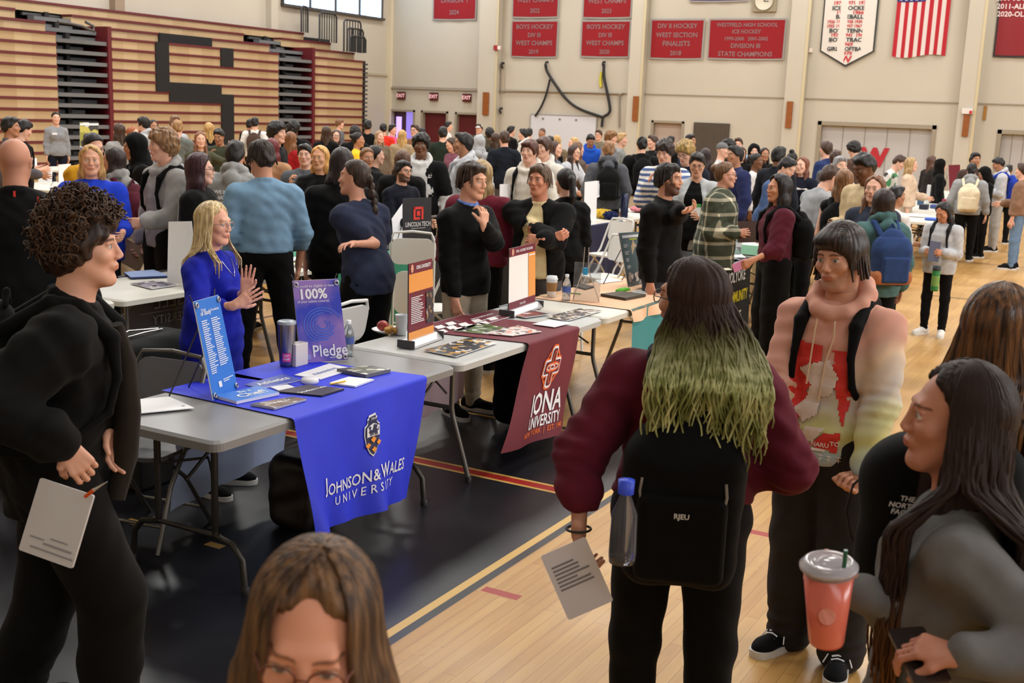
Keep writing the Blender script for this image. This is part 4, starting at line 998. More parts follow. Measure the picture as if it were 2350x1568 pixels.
# ------------------------------------------------------------------ cloths
def bil(P0, P1, P2, P3, w, h, off=.0, wav=None):
    """surface through four corners (bottom-left, bottom-right, top-right, top-left), addressed in metres"""
    P = [Vector(q) for q in (P0, P1, P2, P3)]; n = (P[1]-P[0]).cross(P[3]-P[0]).normalized()
    def fn(x, y, e=0.):
        u, v = x/w, y/h; p = P[0]*(1-u)*(1-v)+P[1]*u*(1-v)+P[2]*u*v+P[3]*(1-u)*v
        return p+n*(off+e+(wav(u, v) if wav else 0))
    return fn
def sheet(fn, w, h, nu=24, nv=16):
    b = MB(); b.grid(lambda u, v: fn(u*w, v*h), nu, nv); return b
blue = mat((30, 52, 224), .62, kind='noise', sc=3., col2=(24, 44, 206))
t = empty('table_runner', (-3.18, 4.3, 0), 0, 'royal blue runner with white university lettering and a shield crest', 'tablecloth')
L0 = Vector((3.18, -4.3, 0))
XF = -3.175
hw = lambda u, v: (.035*sin(u*11+1)*(1-v)**1.3+.02*sin(u*23+v*3)*(1-v)**2)
Pb = [atX(712, 1232, XF+.12), atX(946, 1142, XF+.06), Vector((XF, 4.87, TT-.01)), Vector((XF, 3.82, TT-.01))]
wB, hB = 1.06, .72
fb = bil(*[p+L0 for p in Pb], wB, hB, 0, hw)
b = MB(); b.grid(lambda u, v: fb(u*wB, v*hB), 40, 24)
def topc(u, v):   # over the rim and across the top
    y = 3.82+(4.87-3.82)*u; x = XF-.02-v*.8
    y2 = y+v*(.02 if u < .5 else -.1); return Vector((x, y2, TT+.006))+L0
b.grid(topc, 20, 14); b.grid(lambda u, v: Vector((XF-.02*(1-cos(v*pi/2)), 3.82+1.05*u, TT-.012+.018*sin(v*pi/2)))+L0, 20, 4)
b.build('cloth', blue, t)
b = MB(); b.grid(lambda u, v: Vector((-3.995-.012*sin(u*19)*(1-v)-.02*(1-v), 3.96+u*.84-.06*(1-v), (.12+.09*u)*(1-v)+.742*v))+L0, 30, 8)
b.build('rear_drop', sheer((186, 206, 246)), t)
wht = mat((236, 238, 242), .6); navy = mat((20, 26, 76), .6); orng = mat((240, 150, 40), .6)
f2 = lambda x, y: fb(x, y, .006); f3 = lambda x, y: fb(x, y, .009); f4 = lambda x, y: fb(x, y, .012)
def words(b, parts, x0, x1, y, fn):
    ws = []
    for s_, z_ in parts: v, _ = txt_mesh(s_, z_, .01); ws.append((v[:, 0].min(), v[:, 0].max(), v[:, 1].min()))
    gap = .1*parts[0][1]; tot = sum(w[1]-w[0] for w in ws)+gap*(len(ws)-1); k = (x1-x0)/tot; x = x0
    for (s_, z_), w in zip(parts, ws): letter(b, s_, x-w[0]*k, y-w[2], z_, fn, bold=.01, sx=k); x += (w[1]-w[0]+gap)*k
b = MB(); words(b, [('J', .125), ('OHNSON', .1), ('&', .1), ('W', .125), ('ALES', .1)], .16, .93, .2, f2)
letter(b, 'UNIVERSITY', .53, .15, .075, f2, sp=1.6, bold=.004, sx=.9); b.build('lettering', wht, t)
def shield(cx, cy, s_, grow=0):
    pts = [(-.5, .42), (-.38, .47), (-.3, .55), (-.32, .68), (-.24, .72), (-.22, .8), (.22, .84), (.26, .74), (.34, .7), (.3, .57), (.4, .48), (.5, .44), (.52, .1), (.4, -.3), (.2, -.58), (0, -.72), (-.2, -.58), (-.4, -.3), (-.52, .1)]
    k = 1+grow; return [(cx+x*s_*k*.72, cy+y*s_*k) for x, y in pts][::-1]
cx, cy, s_ = .57, .475, .155
b = MB(); poly(b, shield(cx, cy, s_, .1), f2); b.build('crest_border', wht, t)
b = MB(); poly(b, shield(cx, cy, s_), f3); b.build('crest_field', navy, t)
b = MB(); k = s_; poly(b, [(cx+x*k*.72, cy+y*k) for x, y in ((-.44, .02), (.46, .02), (.46, .38), (.3, .46), (0, .54), (-.3, .46), (-.44, .38))], f4); b.build('crest_upper', wht, t)
b = MB()
for X_, Y_, q in ((0, -.1, .15), (-.26, -.3, .13), (.28, -.26, .13), (.02, -.5, .13)): poly(b, [(cx+(X_-q)*k, cy+Y_*k), (cx+X_*k, cy+(Y_-q)*k), (cx+(X_+q)*k, cy+Y_*k), (cx+X_*k, cy+(Y_+q*.8)*k)], f4)
b.build('crest_diamonds', orng, t)
f5 = lambda x, y: fb(x, y, .015)
b = MB()
for pts in ([(-.26, .16), (.2, .16), (.26, .26), (.12, .32), (-.1, .28), (-.22, .3), (-.3, .24)], [(-.22, .27), (-.16, .42), (-.27, .46), (-.31, .38)], [(-.06, .27), (.02, .5), (.2, .44), (.3, .5), (.18, .3)],
            [(-.22, .05), (-.17, .05), (-.14, .18), (-.22, .18)], [(-.08, .05), (-.03, .05), (-.02, .18), (-.1, .18)], [(.08, .05), (.14, .05), (.14, .18), (.06, .18)], [(.2, .05), (.26, .05), (.23, .2), (.15, .2)], [(.22, .2), (.33, .22), (.36, .36), (.32, .34), (.3, .26), (.22, .25)]):
    poly(b, [(cx+x*k*.8, cy+y*k) for x, y in pts], f5)
b.build('crest_beast', navy, t)
b = MB(); letter(b, '1914', cx, cy+.72*k, .022, f5, bold=.01); b.build('crest_date', wht, t)
# maroon runner
mar = mat((112, 30, 46), .7, kind='noise', sc=3., col2=(98, 24, 40))
t = empty('table_runner', (-3.18, 6.3, 0), 0, 'maroon runner with white and orange university lettering and knot emblem', 'tablecloth'); L0 = Vector((3.18, -6.3, 0))
Pb = [atX(1153, 1042, XF+.05), atX(1290, 990, XF+.03), Vector((XF, 6.66, TT-.01)), Vector((XF, 5.97, TT-.01))]
wM, hM = .7, .66; fm_ = bil(*[p+L0 for p in Pb], wM, hM, 0, lambda u, v: .02*sin(u*9+.5)*(1-v)+.016*sin(u*3+v*5)*(1-v)-.03*max(0, .25-u)*(1-v)*3)
b = MB(); b.grid(lambda u, v: fm_(u*wM, v*hM), 30, 20); b.grid(lambda u, v: Vector((XF-.02-v*.78, 5.97+.69*u-.12*v*(u < 2), TT+.006))+L0, 12, 8); b.grid(lambda u, v: Vector((XF-.02*(1-cos(v*pi/2)), 5.97+.69*u, TT-.012+.018*sin(v*pi/2)))+L0, 12, 4)
b.build('cloth', mar, t)
b = MB(); b.grid(lambda u, v: Vector((-3.995-.012*sin(u*14)*(1-v)-.02*(1-v), 5.86+u*.78, (.1+.05*u)*(1-v)+.742*v))+L0, 24, 8); b.build('rear_drop', sheer((232, 206, 220)), t)
f2 = lambda x, y: fm_(x, y, .005); f3 = lambda x, y: fm_(x, y, .008); f4 = lambda x, y: fm_(x, y, .011)
b = MB(); letter(b, 'IONA', .4, .235, .19, f2, sx=.78, bold=.018); letter(b, 'UNIVERSITY', .4, .125, .1, f2, sx=.7, bold=.014); b.build('lettering', wht, t)
b = MB(); letter(b, 'NEW YORK  |  EST. 1940', .4, .065, .047, f2, sx=.92, bold=.006); b.build('orange_lettering', mat((234, 110, 40), .6), t)
orr = mat((232, 100, 40), .6)
def ring(b, cx, cy, rx_, ry_, w, fn, n=36, a0=0, a1=360):
    v = []; 
    for i in range(n+1):
        a = D(a0+(a1-a0)*i/n); v += [fn(cx+rx_*cos(a), cy+ry_*sin(a)), fn(cx+(rx_-w)*cos(a), cy+(ry_-w)*sin(a))]
    b.add(v, [(2*i, 2*i+2, 2*i+3, 2*i+1) for i in range(n)])
def rrfill(b, x0, y0, x1, y1, r, fn): poly(b, rrect(x0, y0, x1, y1, r), fn)
cx, cy = .385, .465
b = MB(); ring(b, cx, cy, .092, .125, .014, f2); rrfill(b, cx-.045, cy-.145, cx+.045, cy+.145, .03, f2); rrfill(b, cx-.105, cy-.062, cx+.105, cy+.062, .02, f2); b.build('emblem_orange', orr, t)
b = MB(); rrfill(b, cx-.036, cy-.134, cx+.036, cy+.134, .026, f3); rrfill(b, cx-.096, cy-.052, cx+.096, cy+.052, .016, f3); b.build('emblem_white', wht, t)
b = MB(); rrfill(b, cx-.026, cy-.12, cx+.026, cy+.12, .02, f4); rrfill(b, cx-.086, cy-.04, cx+.086, cy+.04, .012, f4); b.build('emblem_maroon', mar, t)
f5 = lambda x, y: fm_(x, y, .014)
b = MB(); ring(b, cx-.02, cy, .058, .03, .01, f5); ring(b, cx+.02, cy, .058, .03, .01, f5); ring(b, cx, cy-.055, .018, .05, .007, f5); ring(b, cx, cy+.055, .018, .05, .007, f5); b.build('emblem_knot', orr, t)
b = MB(); ring(b, cx-.02, cy, .046, .02, .007, f5); ring(b, cx+.02, cy, .046, .02, .007, f5); b.build('emblem_inner_knot', wht, t)
def simplecloth(name, label, m, y0, y1, z0, front=-3.175, deep=.8, back=False, wv=.02, over=True, x0=None, group=None, frontdrop=True):
    t = empty(name, (front, (y0+y1)/2, 0), 0, label, 'tablecloth', group); ym = (y0+y1)/2; b = MB()
    if frontdrop:
        b.grid(lambda u, v: Vector((wv*sin(u*(y1-y0)*16)*(1-v)+.02*(1-v), y0-ym+u*(y1-y0), z0+v*(TT-.008-z0))), 40, 8); b.grid(lambda u, v: Vector((-.02*(1-cos(v*pi/2)), y0-ym+u*(y1-y0), TT-.012+.018*sin(v*pi/2))), 12, 4)
    if over: b.grid(lambda u, v: Vector((-.02-v*deep, y0-ym+u*(y1-y0), TT+.006)), 4, 4)
    if back: b.grid(lambda u, v: Vector((-deep-.03-wv*sin(u*(y1-y0)*14)*(1-v), y0-ym+u*(y1-y0), z0+v*(TT+.004-z0))), 40, 8)
    b.build('cloth', m, t); return t, (lambda x, y, e=.012: Vector((.02*(1-y/TT)+e+wv+.004, x-ym+0, y)))
simplecloth('tablecloth', 'peach tablecloth under the clear stand and coffee cup', mat((232, 186, 148), .7), 7.5, 8.96, .66, deep=.78)
simplecloth('table_runner', 'teal runner hanging from the peach table', mat((60, 138, 142), .7), 7.52, 8.15, .06, wv=.01, over=False)
gs = mat((100, 102, 104), .6)
t_, fn = simplecloth('hanging_banner', 'dark grey banner with mirrored lettering seen from behind', mat((84, 84, 90), .5), 6.2, 7.35, .13, front=-6.87, wv=.004, over=False)
b = MB(); mir = lambda x, y: fn(7.2-x, y, .012)
letter(b, 'LASELL', .42, .5, .16, mir, sp=1.05); letter(b, 'UNIVERSITY', .42, .36, .1, mir, sp=1.1, sx=.95); quad(b, .02, .425, .82, .43, mir); letter(b, 'AUBURNDALE | ESTABLISHED 1851', .42, .24, .045, mir, sx=1.1)
b.build('mirrored_lettering', mat((160, 160, 164), .6), t_)
simplecloth('tablecloth', 'dark grey cloth hanging behind the pale grey table leg', mat((126, 132, 138), .6), 7.0, 7.5, .14, front=-3.96, over=False)
grn = mat((40, 136, 104), .7)
t_, fn = simplecloth('tablecloth', 'green tablecloth with white lettering behind the woman with the braid', grn, 7.9, 9.05, .06, front=-6.12, wv=.006)
b = MB(); letter(b, 'y', 8.83, .42, .3, lambda x, y: fn(x, y), bold=.01); letter(b, 'CAMBRIDGE', 8.3, .12, .07, lambda x, y: fn(x, y), sx=1.1)
k_ = lambda x, y: fn(x, y)
for a_, b__ in (((8.0, .42), (8.14, .6)), ((8.0, .42), (8.14, .24)), ((8.07, .42), (8.19, .52)), ((8.07, .42), (8.19, .32))):
    d_ = Vector((b__[0]-a_[0], b__[1]-a_[1])).normalized(); n_ = Vector((-d_.y, d_.x))*.016; poly(b, [(a_[0]-n_.x, a_[1]-n_.y), (b__[0]-n_.x, b__[1]-n_.y), (b__[0]+n_.x, b__[1]+n_.y), (a_[0]+n_.x, a_[1]+n_.y)], k_)
b.build('lettering', mat((200, 226, 216), .6), t_)
simplecloth('tablecloth', 'black tablecloth under the black sign with red square logo', mat((22, 22, 24), .7), 9.15, 11.2, .02, front=-6.12, deep=.65)
t_, fn = simplecloth('tablecloth', 'black tablecloth lettered in white and yellow behind the green-tipped hair', mat((24, 25, 28), .6), 10.02, 11.3, .03, front=-3.52, wv=.005)
b = MB(); letter(b, 'HOLYOKE', 10.8, .6, .15, fn, sx=.8, bold=.02); letter(b, 'COLLEGE', 10.76, .2, .14, fn, sx=.8, bold=.02); quad(b, 10.49, .49, 10.6, .505, fn); b.build('white_lettering', mat((220, 220, 216), .6), t_)
b = MB(); letter(b, 'COMMUNITY', 10.84, .4, .15, fn, sx=.72, bold=.02); b.build('yellow_lettering', mat((222, 206, 40), .6), t_)
t_, fn = simplecloth('table_runner', 'green runner with white block letters behind the woman in maroon', mat((70, 124, 92), .7), 11.5, 12.4, .05, front=-3.27, wv=.01)
b = MB()
for i in range(4): quad(b, 11.85, .5-.09*i, 12.35, .56-.09*i, fn)
quad(b, 11.6, .2, 11.78, .58, fn); b.build('lettering', mat((206, 222, 210), .6), t_)
simplecloth('tablecloth', 'navy tablecloth below the yellow-and-navy items', mat((22, 28, 66), .7), 12.9, 14.0, .05, front=-6.12, over=False)
simplecloth('tablecloth', 'pink cloth on the table below the tall narrow white sign', mat((196, 112, 118), .7), 23.5, 24.9, .3, front=-16.57, deep=.7)
# ------------------------------------------------------------------ stands, papers and things on the tables
def upr(px, py, P):
    """point on the sight line nearest to the vertical through P"""
    d = ray(px, py); t = (d.x*P.x+d.y*P.y)/(d.x*d.x+d.y*d.y); return Vector((d.x*t, d.y*t, EYE+d.z*t))
def poster(name, bl, br, tr, tl, label, m, cat='sign', z=TT+.005, zb=0, rings=False, base=None, group=None, back=None, legs=True, th=.006):
    """bl..tl are picture corners; the lower two stand on the surface z"""
    B0 = at(*bl, z+zb); B1 = at(*br, z+zb)
    mid = (B0+B1)/2; T1 = upr(*tr, B1); T0 = upr(*tl, B0)
    o = empty(name, (mid.x, mid.y, z), 0, label, cat, group); O = Vector((mid.x, mid.y, z))
    w = (B1-B0).length; h = ((T0-B0).length+(T1-B1).length)/2
    fn = bil(B0-O, B1-O, T1-O, T0-O, w, h)
    b = MB()
    for e, fl in ((th/2, 0), (-th/2, 1)):
        vs = [fn(0, 0, e), fn(w, 0, e), fn(w, h, e), fn(0, h, e)]; b.add(vs, [(0, 1, 2, 3) if not fl else (3, 2, 1, 0)], fl)
    vs = [fn(x, y, e) for e in (-th/2, th/2) for x, y in ((0, 0), (w, 0), (w, h), (0, h))]
    b.add(vs, [(i, (i+1) % 4, 4+(i+1) % 4, 4+i) for i in range(4)], 1)
    b.build('panel', [m, back or wht], o)
    if rings:
        for q, (x, y) in enumerate(((.015, .02), (w-.015, .02), (w-.015, h-.02), (.015, h-.02))):
            g = MB(); c = fn(x, y, .008); e1 = (fn(w, 0)-fn(0, 0)).normalized(); e2 = (fn(0, h)-fn(0, 0)).normalized()
            g.tube([c+(e1*cos(a)+e2*sin(a))*.011 for a in [k*pi/5 for k in range(10)]], .004, 6, closed=True); g.build('grommet', chrome, o)
    if legs:
        n = (fn(w, 0)-fn(0, 0)).cross(fn(0, h)-fn(0, 0)).normalized()
        if n.dot(Vector((-O.x, -O.y, 0))) > 0: n = -n
        n.z = 0
        g = MB(); zt = -zb
        for x in (.12, .88): p = fn(w*x, h*.75, -.01); g.tube([p, Vector((p.x, p.y, 0))+n*.16], .004, 5)
        if rings: g.tube([fn(0, h+.03, -.01), fn(w*.5, h*.45, -.02)], .003, 5); g.tube([fn(w, h+.03, -.01), fn(w*.5, h*.45, -.02)], .003, 5)
        g.build('stand', mat((70, 70, 72), .4, .5), o)
    if base:
        e1 = (fn(w, 0)-fn(0, 0)).normalized(); nn = Vector((e1.y, -e1.x, 0)); c = (fn(0, 0)+fn(w, 0))/2; c.z = 0
        g = MB(); L_ = w/2+.02; A_ = Matrix((e1.to_4d()*1, nn.to_4d(), (0, 0, 1, 0), (0, 0, 0, 1))).transposed(); A_ = Matrix(((e1.x, nn.x, 0, c.x), (e1.y, nn.y, 0, c.y), (e1.z, nn.z, 1, 0), (0, 0, 0, 1)))
        pr = [(-.05, 0), (.055, 0), (.05, .012), (.02, .04), (-.03, .045), (-.05, .02)]
        g.add([A_@Vector((s_*L_, p[0], p[1])) for s_ in (-1, 1) for p in pr], [(i, (i+1) % 6, 6+(i+1) % 6, 6+i) for i in range(6)]+[tuple(range(5, -1, -1)), tuple(range(6, 12))])
        g.build('base', base, o)
        g = MB(); g.box((-L_-.012, -.052, 0), (-L_, .057, .046), M=A_); g.build('end_cap', mat((60, 60, 62)), o); g = MB(); g.box((L_, -.052, 0), (L_+.012, .057, .046), M=A_); g.build('end_cap', mat((60, 60, 62)), o)
    return o, fn, w, h
e_ = lambda fn, e: (lambda x, y: fn(x, y, e))
sky = mat((48, 122, 214), .45)
o, fn, w, h = poster('tabletop_banner', (489, 920), (545, 893), (500, 677), (443, 693), 'narrow bright blue tabletop banner listing areas of study', sky, rings=True)
b = MB(); f = e_(fn, .005); letter(b, 'Areas', w*.28, h*.9, .02, f); letter(b, 'of Study', w*.35, h*.865, .03, f, bold=.02); letter(b, 'Providence', w*.72, h*.875, .018, f, bold=.01)
lines(b, w*.12, h*.25, w*.45, h*.8, 26, f); lines(b, w*.5, h*.3, w*.88, h*.8, 24, f); lines(b, w*.5, h*.13, w*.9, h*.17, 2, f); quad(b, w*.3, h*.1, w*.42, h*.16, f); b.build('lettering', wht, o)
pl = bpy.data.materials.new('pledge_print'); t_, b_ = nt(pl); tc_ = N(t_, 'ShaderNodeTexCoord'); n_ = N(t_, 'ShaderNodeTexNoise', i2=5., i3=2.); r_ = N(t_, 'ShaderNodeValToRGB')
r_.color_ramp.elements[0].color = lin((48, 66, 184))+(1,); r_.color_ramp.elements[1].color = lin((150, 120, 190))+(1,); r_.color_ramp.elements[0].position = .35; r_.color_ramp.elements[1].position = .55
t_.links.new(tc_.outputs['Object'], n_.inputs[0]); t_.links.new(n_.outputs[0], r_.inputs[0]); t_.links.new(r_.outputs[0], b_.inputs['Base Color']); b_.inputs['Roughness'].default_value = .4
o, fn, w, h = poster('tabletop_banner', (690, 834), (798, 826), (776, 640), (671, 645), 'purple and blue tabletop banner reading 100% and Pledge', pl, rings=True)
b = MB(); f = e_(fn, .006); letter(b, '100%', w*.4, h*.83, .075, f, bold=.03); letter(b, 'You could be eligible to have', w*.44, h*.93, .02, f); letter(b, 'of your tuition covered.', w*.4, h*.745, .019, f); letter(b, 'Pledge', w*.64, h*.13, .09, f, bold=.012, sx=.85); lines(b, w*.62, h*.04, w*.92, h*.055, 1, f); b.build('lettering', wht, o)
b = MB()
for k in range(6): ring(b, w*.55, h*.45, w*(.42-.06*k), h*(.22-.032*k), .008, e_(fn, .004), 24, 20+30*k, 250+35*k)
b.build('swirl', mat((70, 100, 210), .4), o)
b = MB(); quad(b, w*.13, h*.04, w*.22, h*.1, f); b.build('pale_square', mat((150, 150, 214)), o)
mro = mat((116, 40, 56), .45); ora = mat((238, 160, 84), .45); pal = mat((252, 248, 244), .4)
def iona(bl, br, tr, tl, label, kind):
    o, fn, w, h = poster('roll_up_banner', bl, br, tr, tl, label, pal if kind else mro, zb=.04, base=mat((216, 216, 218), .3, .5), legs=False, back=mat((40, 40, 44)))
    f = e_(fn, .005); f_ = e_(fn, .007); b = MB(); c = MB(); l = MB()
    if kind:
        quad(c, 0, h*.86, w, h, f); quad(c, 0, 0, w, h*.12, f); quad(b, w*.73, h*.12, w, h*.86, f); letter(l, 'IONA  ACADEMIC PROGRAMS', w*.56, h*.93, .026, f_, sx=.85, bold=.01); letter(l, 'iona.edu', w*.5, h*.06, .03, f_); quad(l, w*.74, h*.81, w*.98, h*.83, f_)
    else:
        quad(b, 0, h*.62, w, h*.86, f); quad(b, 0, 0, w, h*.1, f); letter(l, 'IONA UNIVERSITY', w*.6, h*.93, .03, f_, bold=.02, sx=.8); lines(l, w*.08, h*.2, w*.62, h*.56, 15, f_); ph = MB(); quad(ph, w*.7, h*.33, w, h*.58, f_); quad(ph, w*.7, h*.15, w, h*.32, f_); ph.build('photo_print', mat((60, 50, 60), .4, kind='blotch', sc=45., col2=(150, 120, 90)), o); c = None
    b.build('orange_print', ora, o); l.build('lettering', wht, o)
    if c: c.build('maroon_print', mro, o)
    k = MB(); cx, cy = w*.12, h*.93; ring(k, cx, cy, .017, .024, .006, f_, 16); quad(k, cx-.005, cy-.02, cx+.005, cy+.02, f_); quad(k, cx-.014, cy-.004, cx+.014, cy+.004, f_); k.build('emblem', mat((240, 180, 150)), o)
iona((936, 782), (994, 762), (991, 593), (937, 606), 'maroon and orange roll-up banner beside the paper plate', 0)
iona((1166, 713), (1227, 692), (1227, 557), (1168, 571), 'white and orange roll-up banner with maroon ends beside the man with folded arms', 1)
dg = mat((84, 108, 114), .5)
o, fn, w, h = poster('tabletop_poster', (1441, 660), (1492, 648), (1476, 531), (1419, 535), 'grey-teal tabletop poster with a pale standing figure', dg)
f = e_(fn, .005); b = MB(); quad(b, w*.1, h*.9, w*.85, h*.95, f)
for k in range(4):
    for x in (.1, .72): lines(b, w*x, h*(.72-.13*k), w*(x+.2), h*(.79-.13*k), 3, f)
b.build('lettering', wht, o)
b = MB(); poly(b, [(w*x, h*y) for x, y in ((.42, .3), (.48, .3), (.5, .5), (.54, .3), (.6, .3), (.62, .55), (.66, .5), (.62, .74), (.54, .8), (.54, .85), (.47, .85), (.47, .8), (.4, .74), (.38, .5), (.4, .55))], f); b.build('printed_figure', mat((214, 186, 150)), o)
b = MB(); quad(b, w*.05, h*.02, w*.95, h*.26, f); b.build('photo_print', mat((90, 100, 104), .5, kind='blotch', sc=30., col2=(190, 170, 160)), o)
b = MB(); quad(b, w*.35, h*.855, w*.65, h*.885, e_(fn, .007)); b.build('yellow_bar', mat((190, 200, 60)), o)
o, fn, w, h = poster('tabletop_poster', (1537, 583), (1562, 578), (1563, 492), (1536, 496), 'slim dark grey upright poster in front of the bearded man', mat((74, 74, 82), .5), z=TT+.006)
b = MB(); lines(b, w*.1, h*.1, w*.9, h*.95, 12, e_(fn, .005)); b.build('lettering', mat((150, 150, 156)), o)
o, fn, w, h = poster('display_sign', (924, 585), (989, 580), (990, 453), (924, 456), 'black upright sign with a red square logo and white lettering', mat((26, 26, 30), .6), back=mat((26, 26, 30)))
b = MB(); letter(b, 'LINCOLN TECH', w*.52, h*.53, .06, e_(fn, .008), bold=.012, sx=.72); lines(b, w*.28, h*.455, w*.78, h*.47, 1, e_(fn, .008), rnd=False); b.build('lettering', mat((214, 214, 214)), o)
b = MB(); f = e_(fn, .008); cx, cy, q = w*.53, h*.73, .06
for x0, y0, x1, y1 in ((-1, -1, -.6, 1), (-1, .6, 1, 1), (.6, -1, 1, 1), (-.6, -1, .3, -.65), (-.35, -.4, .35, .35)): quad(b, cx+x0*q, cy+y0*q, cx+x1*q, cy+y1*q, f)
b.build('logo', mat((216, 50, 40)), o)
panel = mat((244, 244, 246), .5)
def card(bl, br, tr, tl, label, z=TT+.005, m=None, name='foam_board', **k): return poster(name, bl, br, tr, tl, label, m or panel, 'board', z=z, **k)
card((384, 650), (452, 655), (440, 508), (387, 509), 'white blank back of a display panel left of the blonde woman in blue')
card((530, 640), (556, 636), (556, 500), (541, 503), 'narrow white panel edge behind the blonde woman in blue')
card((734, 582), (769, 576), (768, 504), (733, 509), 'white front leaf of the folded display card on the green table', group=None)
card((769, 576), (782, 556), (784, 516), (769, 510), 'white side leaf turned away on the folded display card')
card((1146, 545), (1176, 540), (1195, 421), (1147, 423), 'wide white display panel behind the man with folded arms')
card((1340, 510), (1368, 508), (1370, 415), (1342, 418), 'tall white display board the long-haired woman is reaching for')
card((1368, 455), (1391, 444), (1385, 416), (1369, 415), 'white side leaf of the tall display board', legs=False, zb=.28)
card((1409, 484), (1416, 482), (1422, 410), (1417, 409), 'thin white panel seen edge-on beside the navy bottle')
card((903, 560), (925, 556), (925, 466), (899, 503), 'white folded card tilted against the black sign', legs=False)
o, fn, w, h = card((1872, 520), (1903, 517), (1905, 456), (1873, 458), 'white print-covered upright card on the table by the long-haired woman in the black top', TT+.005)
b = MB(); lines(b, w*.05, h*.1, w*.95, h*.95, 12, e_(fn, .006)); b.build('small_print', mat((150, 90, 96)), o)
o, fn, w, h = card((2137, 455), (2155, 452), (2157, 404), (2138, 407), 'bright blue upright sign on the far display table', m=mat((28, 74, 196), .5)); b = MB(); lines(b, w*.15, h*.3, w*.85, h*.9, 5, e_(fn, .008)); b.build('lettering', mat((110, 160, 230)), o)
card((2178, 440), (2203, 440), (2203, 378), (2176, 379), 'dark maroon sign on the far display table', m=mat((108, 26, 40), .5))
o, fn, w, h = card((893, 367), (906, 367), (906, 307), (892, 307), 'tall narrow white sign among the crowd before the open doorway', z=.78)
o, fn, w, h = poster('display_stand', (184, 380), (224, 380), (226, 281), (183, 281), 'tall display stand with a yellow flower print and blue foot', mat((150, 150, 60), .6, kind='blotch', sc=9., col2=(196, 186, 90)), 'sign', z=.76)
b = MB(); quad(b, 0, h*.93, w, h*.98, e_(fn, .01)); b.build('top_bar', wht, o); b = MB(); quad(b, 0, 0, w, h*.42, e_(fn, .01)); b.build('blue_print', mat((36, 56, 160)), o)
o, fn, w, h = poster('hanging_banner', (340, 612), (372, 604), (372, 497), (341, 493), 'bright blue banner with white letters on the far side of the second row', mat((28, 92, 206), .5), z=.05, legs=False, back=mat((28, 92, 206)))
b = MB(); letter(b, 'lin', w*.5, h*.78, .3, e_(fn, .01), bold=.01); lines(b, w*.2, h*.55, w*.8, h*.6, 1, e_(fn, .01)); lines(b, w*.3, h*.3, w*.8, h*.4, 2, e_(fn, .01)); b.build('lettering', wht, o)
for q in (((66, 386), (85, 385), (84, 363), (66, 364), 'white card standing left of the blonde woman in blue shirt'), ((88, 418), (119, 420), (120, 383), (88, 385), 'lower white card by the shaved head man shoulder'), ((135, 430), (160, 428), (162, 376), (134, 378), 'white boxy display behind the shoulder of the shaved head man')):
    card(*q[:4], q[4], z=.76)
# flat papers: corners given in the picture, on a table surface
def paper(name, c, label, m, z=TT+.008, th=.004, cat='paper', group=None, text=None, tm=None, ln=0, edge=None, back_rows=0, tsz=.04):
    P = [at(x, y, z) for x, y in c]; mid = sum(P, Vector())/len(P); o = empty(name, (mid.x, mid.y, z-.002), 0, label, cat, group); O = Vector((mid.x, mid.y, z-.002))
    Q = [p-O for p in P]; b = MB(); n = len(Q)
    b.add(Q+[q+Vector((0, 0, th)) for q in Q], [tuple(range(n, 2*n))], 0); b.add(Q+[q+Vector((0, 0, th)) for q in Q], [(i, (i+1) % n, n+(i+1) % n, n+i) for i in range(n)]+[tuple(range(n-1, -1, -1))], 1)
    b.build('sheet' if th < .006 else 'block', [m, edge or wht], o)
    w = (Q[1]-Q[0]).length; h = (Q[3]-Q[0]).length; f = bil(Q[0], Q[1], Q[2], Q[3], w, h); s_ = 1 if f(0, 0, .01).z > f(0, 0).z else -1
    g = lambda x, y: f(x, y, s_*.0)+Vector((0, 0, th+.0015))
    if text:
        b = MB()
        for tx, u, v, sz in (text if isinstance(text, list) else [(text, .5, .5, tsz)]): letter(b, tx, w*u, h*v, sz, g, bold=.02)
        b.build('lettering', tm or wht, o)
    if ln: b = MB(); lines(b, w*.12, h*.15, w*.88, h*.85, ln, g, h=.25); b.build('small_print', mat((120, 120, 124)), o)
    return o, g, w, h
# order of corners: near-left, near-right, far-right, far-left
ph = lambda a, c, s_=26.: mat(a, .35, kind='blotch', sc=s_, col2=c)
paper('loose_paper', [(322, 950), (446, 938), (388, 912), (286, 921)], 'white sheets lying alone on the grey end of the front table', mat((238, 238, 240)), ln=0, text=[('o', .88, .2, .03)], tm=mat((90, 90, 100)))
paper('brochure', [(600, 893), (692, 874), (650, 860), (562, 884)], 'blue brochure reading Athletics on the blue runner', mat((62, 84, 178), .35), text='Athletics', tsz=.055, group=None)
paper('brochure_stack', [(543, 928), (641, 907), (592, 892), (493, 914)], 'light blue brochure stack reading Be a Chef at the foot of the blue banner', mat((56, 128, 218), .35), th=.014, text=[('Be a', .55, .76, .04), ('Chef!', .55, .38, .075)])
paper('magazine', [(630, 941), (703, 920), (672, 915), (575, 932)], 'magazine with a photo cover nearest the front edge of the blue runner', ph((120, 90, 70), (170, 160, 150)), th=.01, edge=mat((190, 190, 186)), text='WILD', tsz=.04)
paper('magazine', [(738, 911), (790, 895), (706, 886), (632, 901)], 'dark magazine with pink and white title in the middle of the blue runner', mat((62, 54, 56), .35), th=.007, edge=mat((40, 40, 40)), text='Student Life', tsz=.035)
paper('loose_paper', [(735, 872), (812, 848), (756, 836), (676, 862)], 'white sheet with faint blue heading behind the round white object', mat((240, 240, 244)), text='Admission', tm=mat((150, 165, 210)), tsz=.045)
paper('magazine', [(840, 868), (896, 855), (850, 846), (773, 854)], 'stack of photo magazines at the far right corner of the blue runner', ph((80, 86, 70), (186, 184, 170)), th=.018, edge=mat((110, 110, 110)))
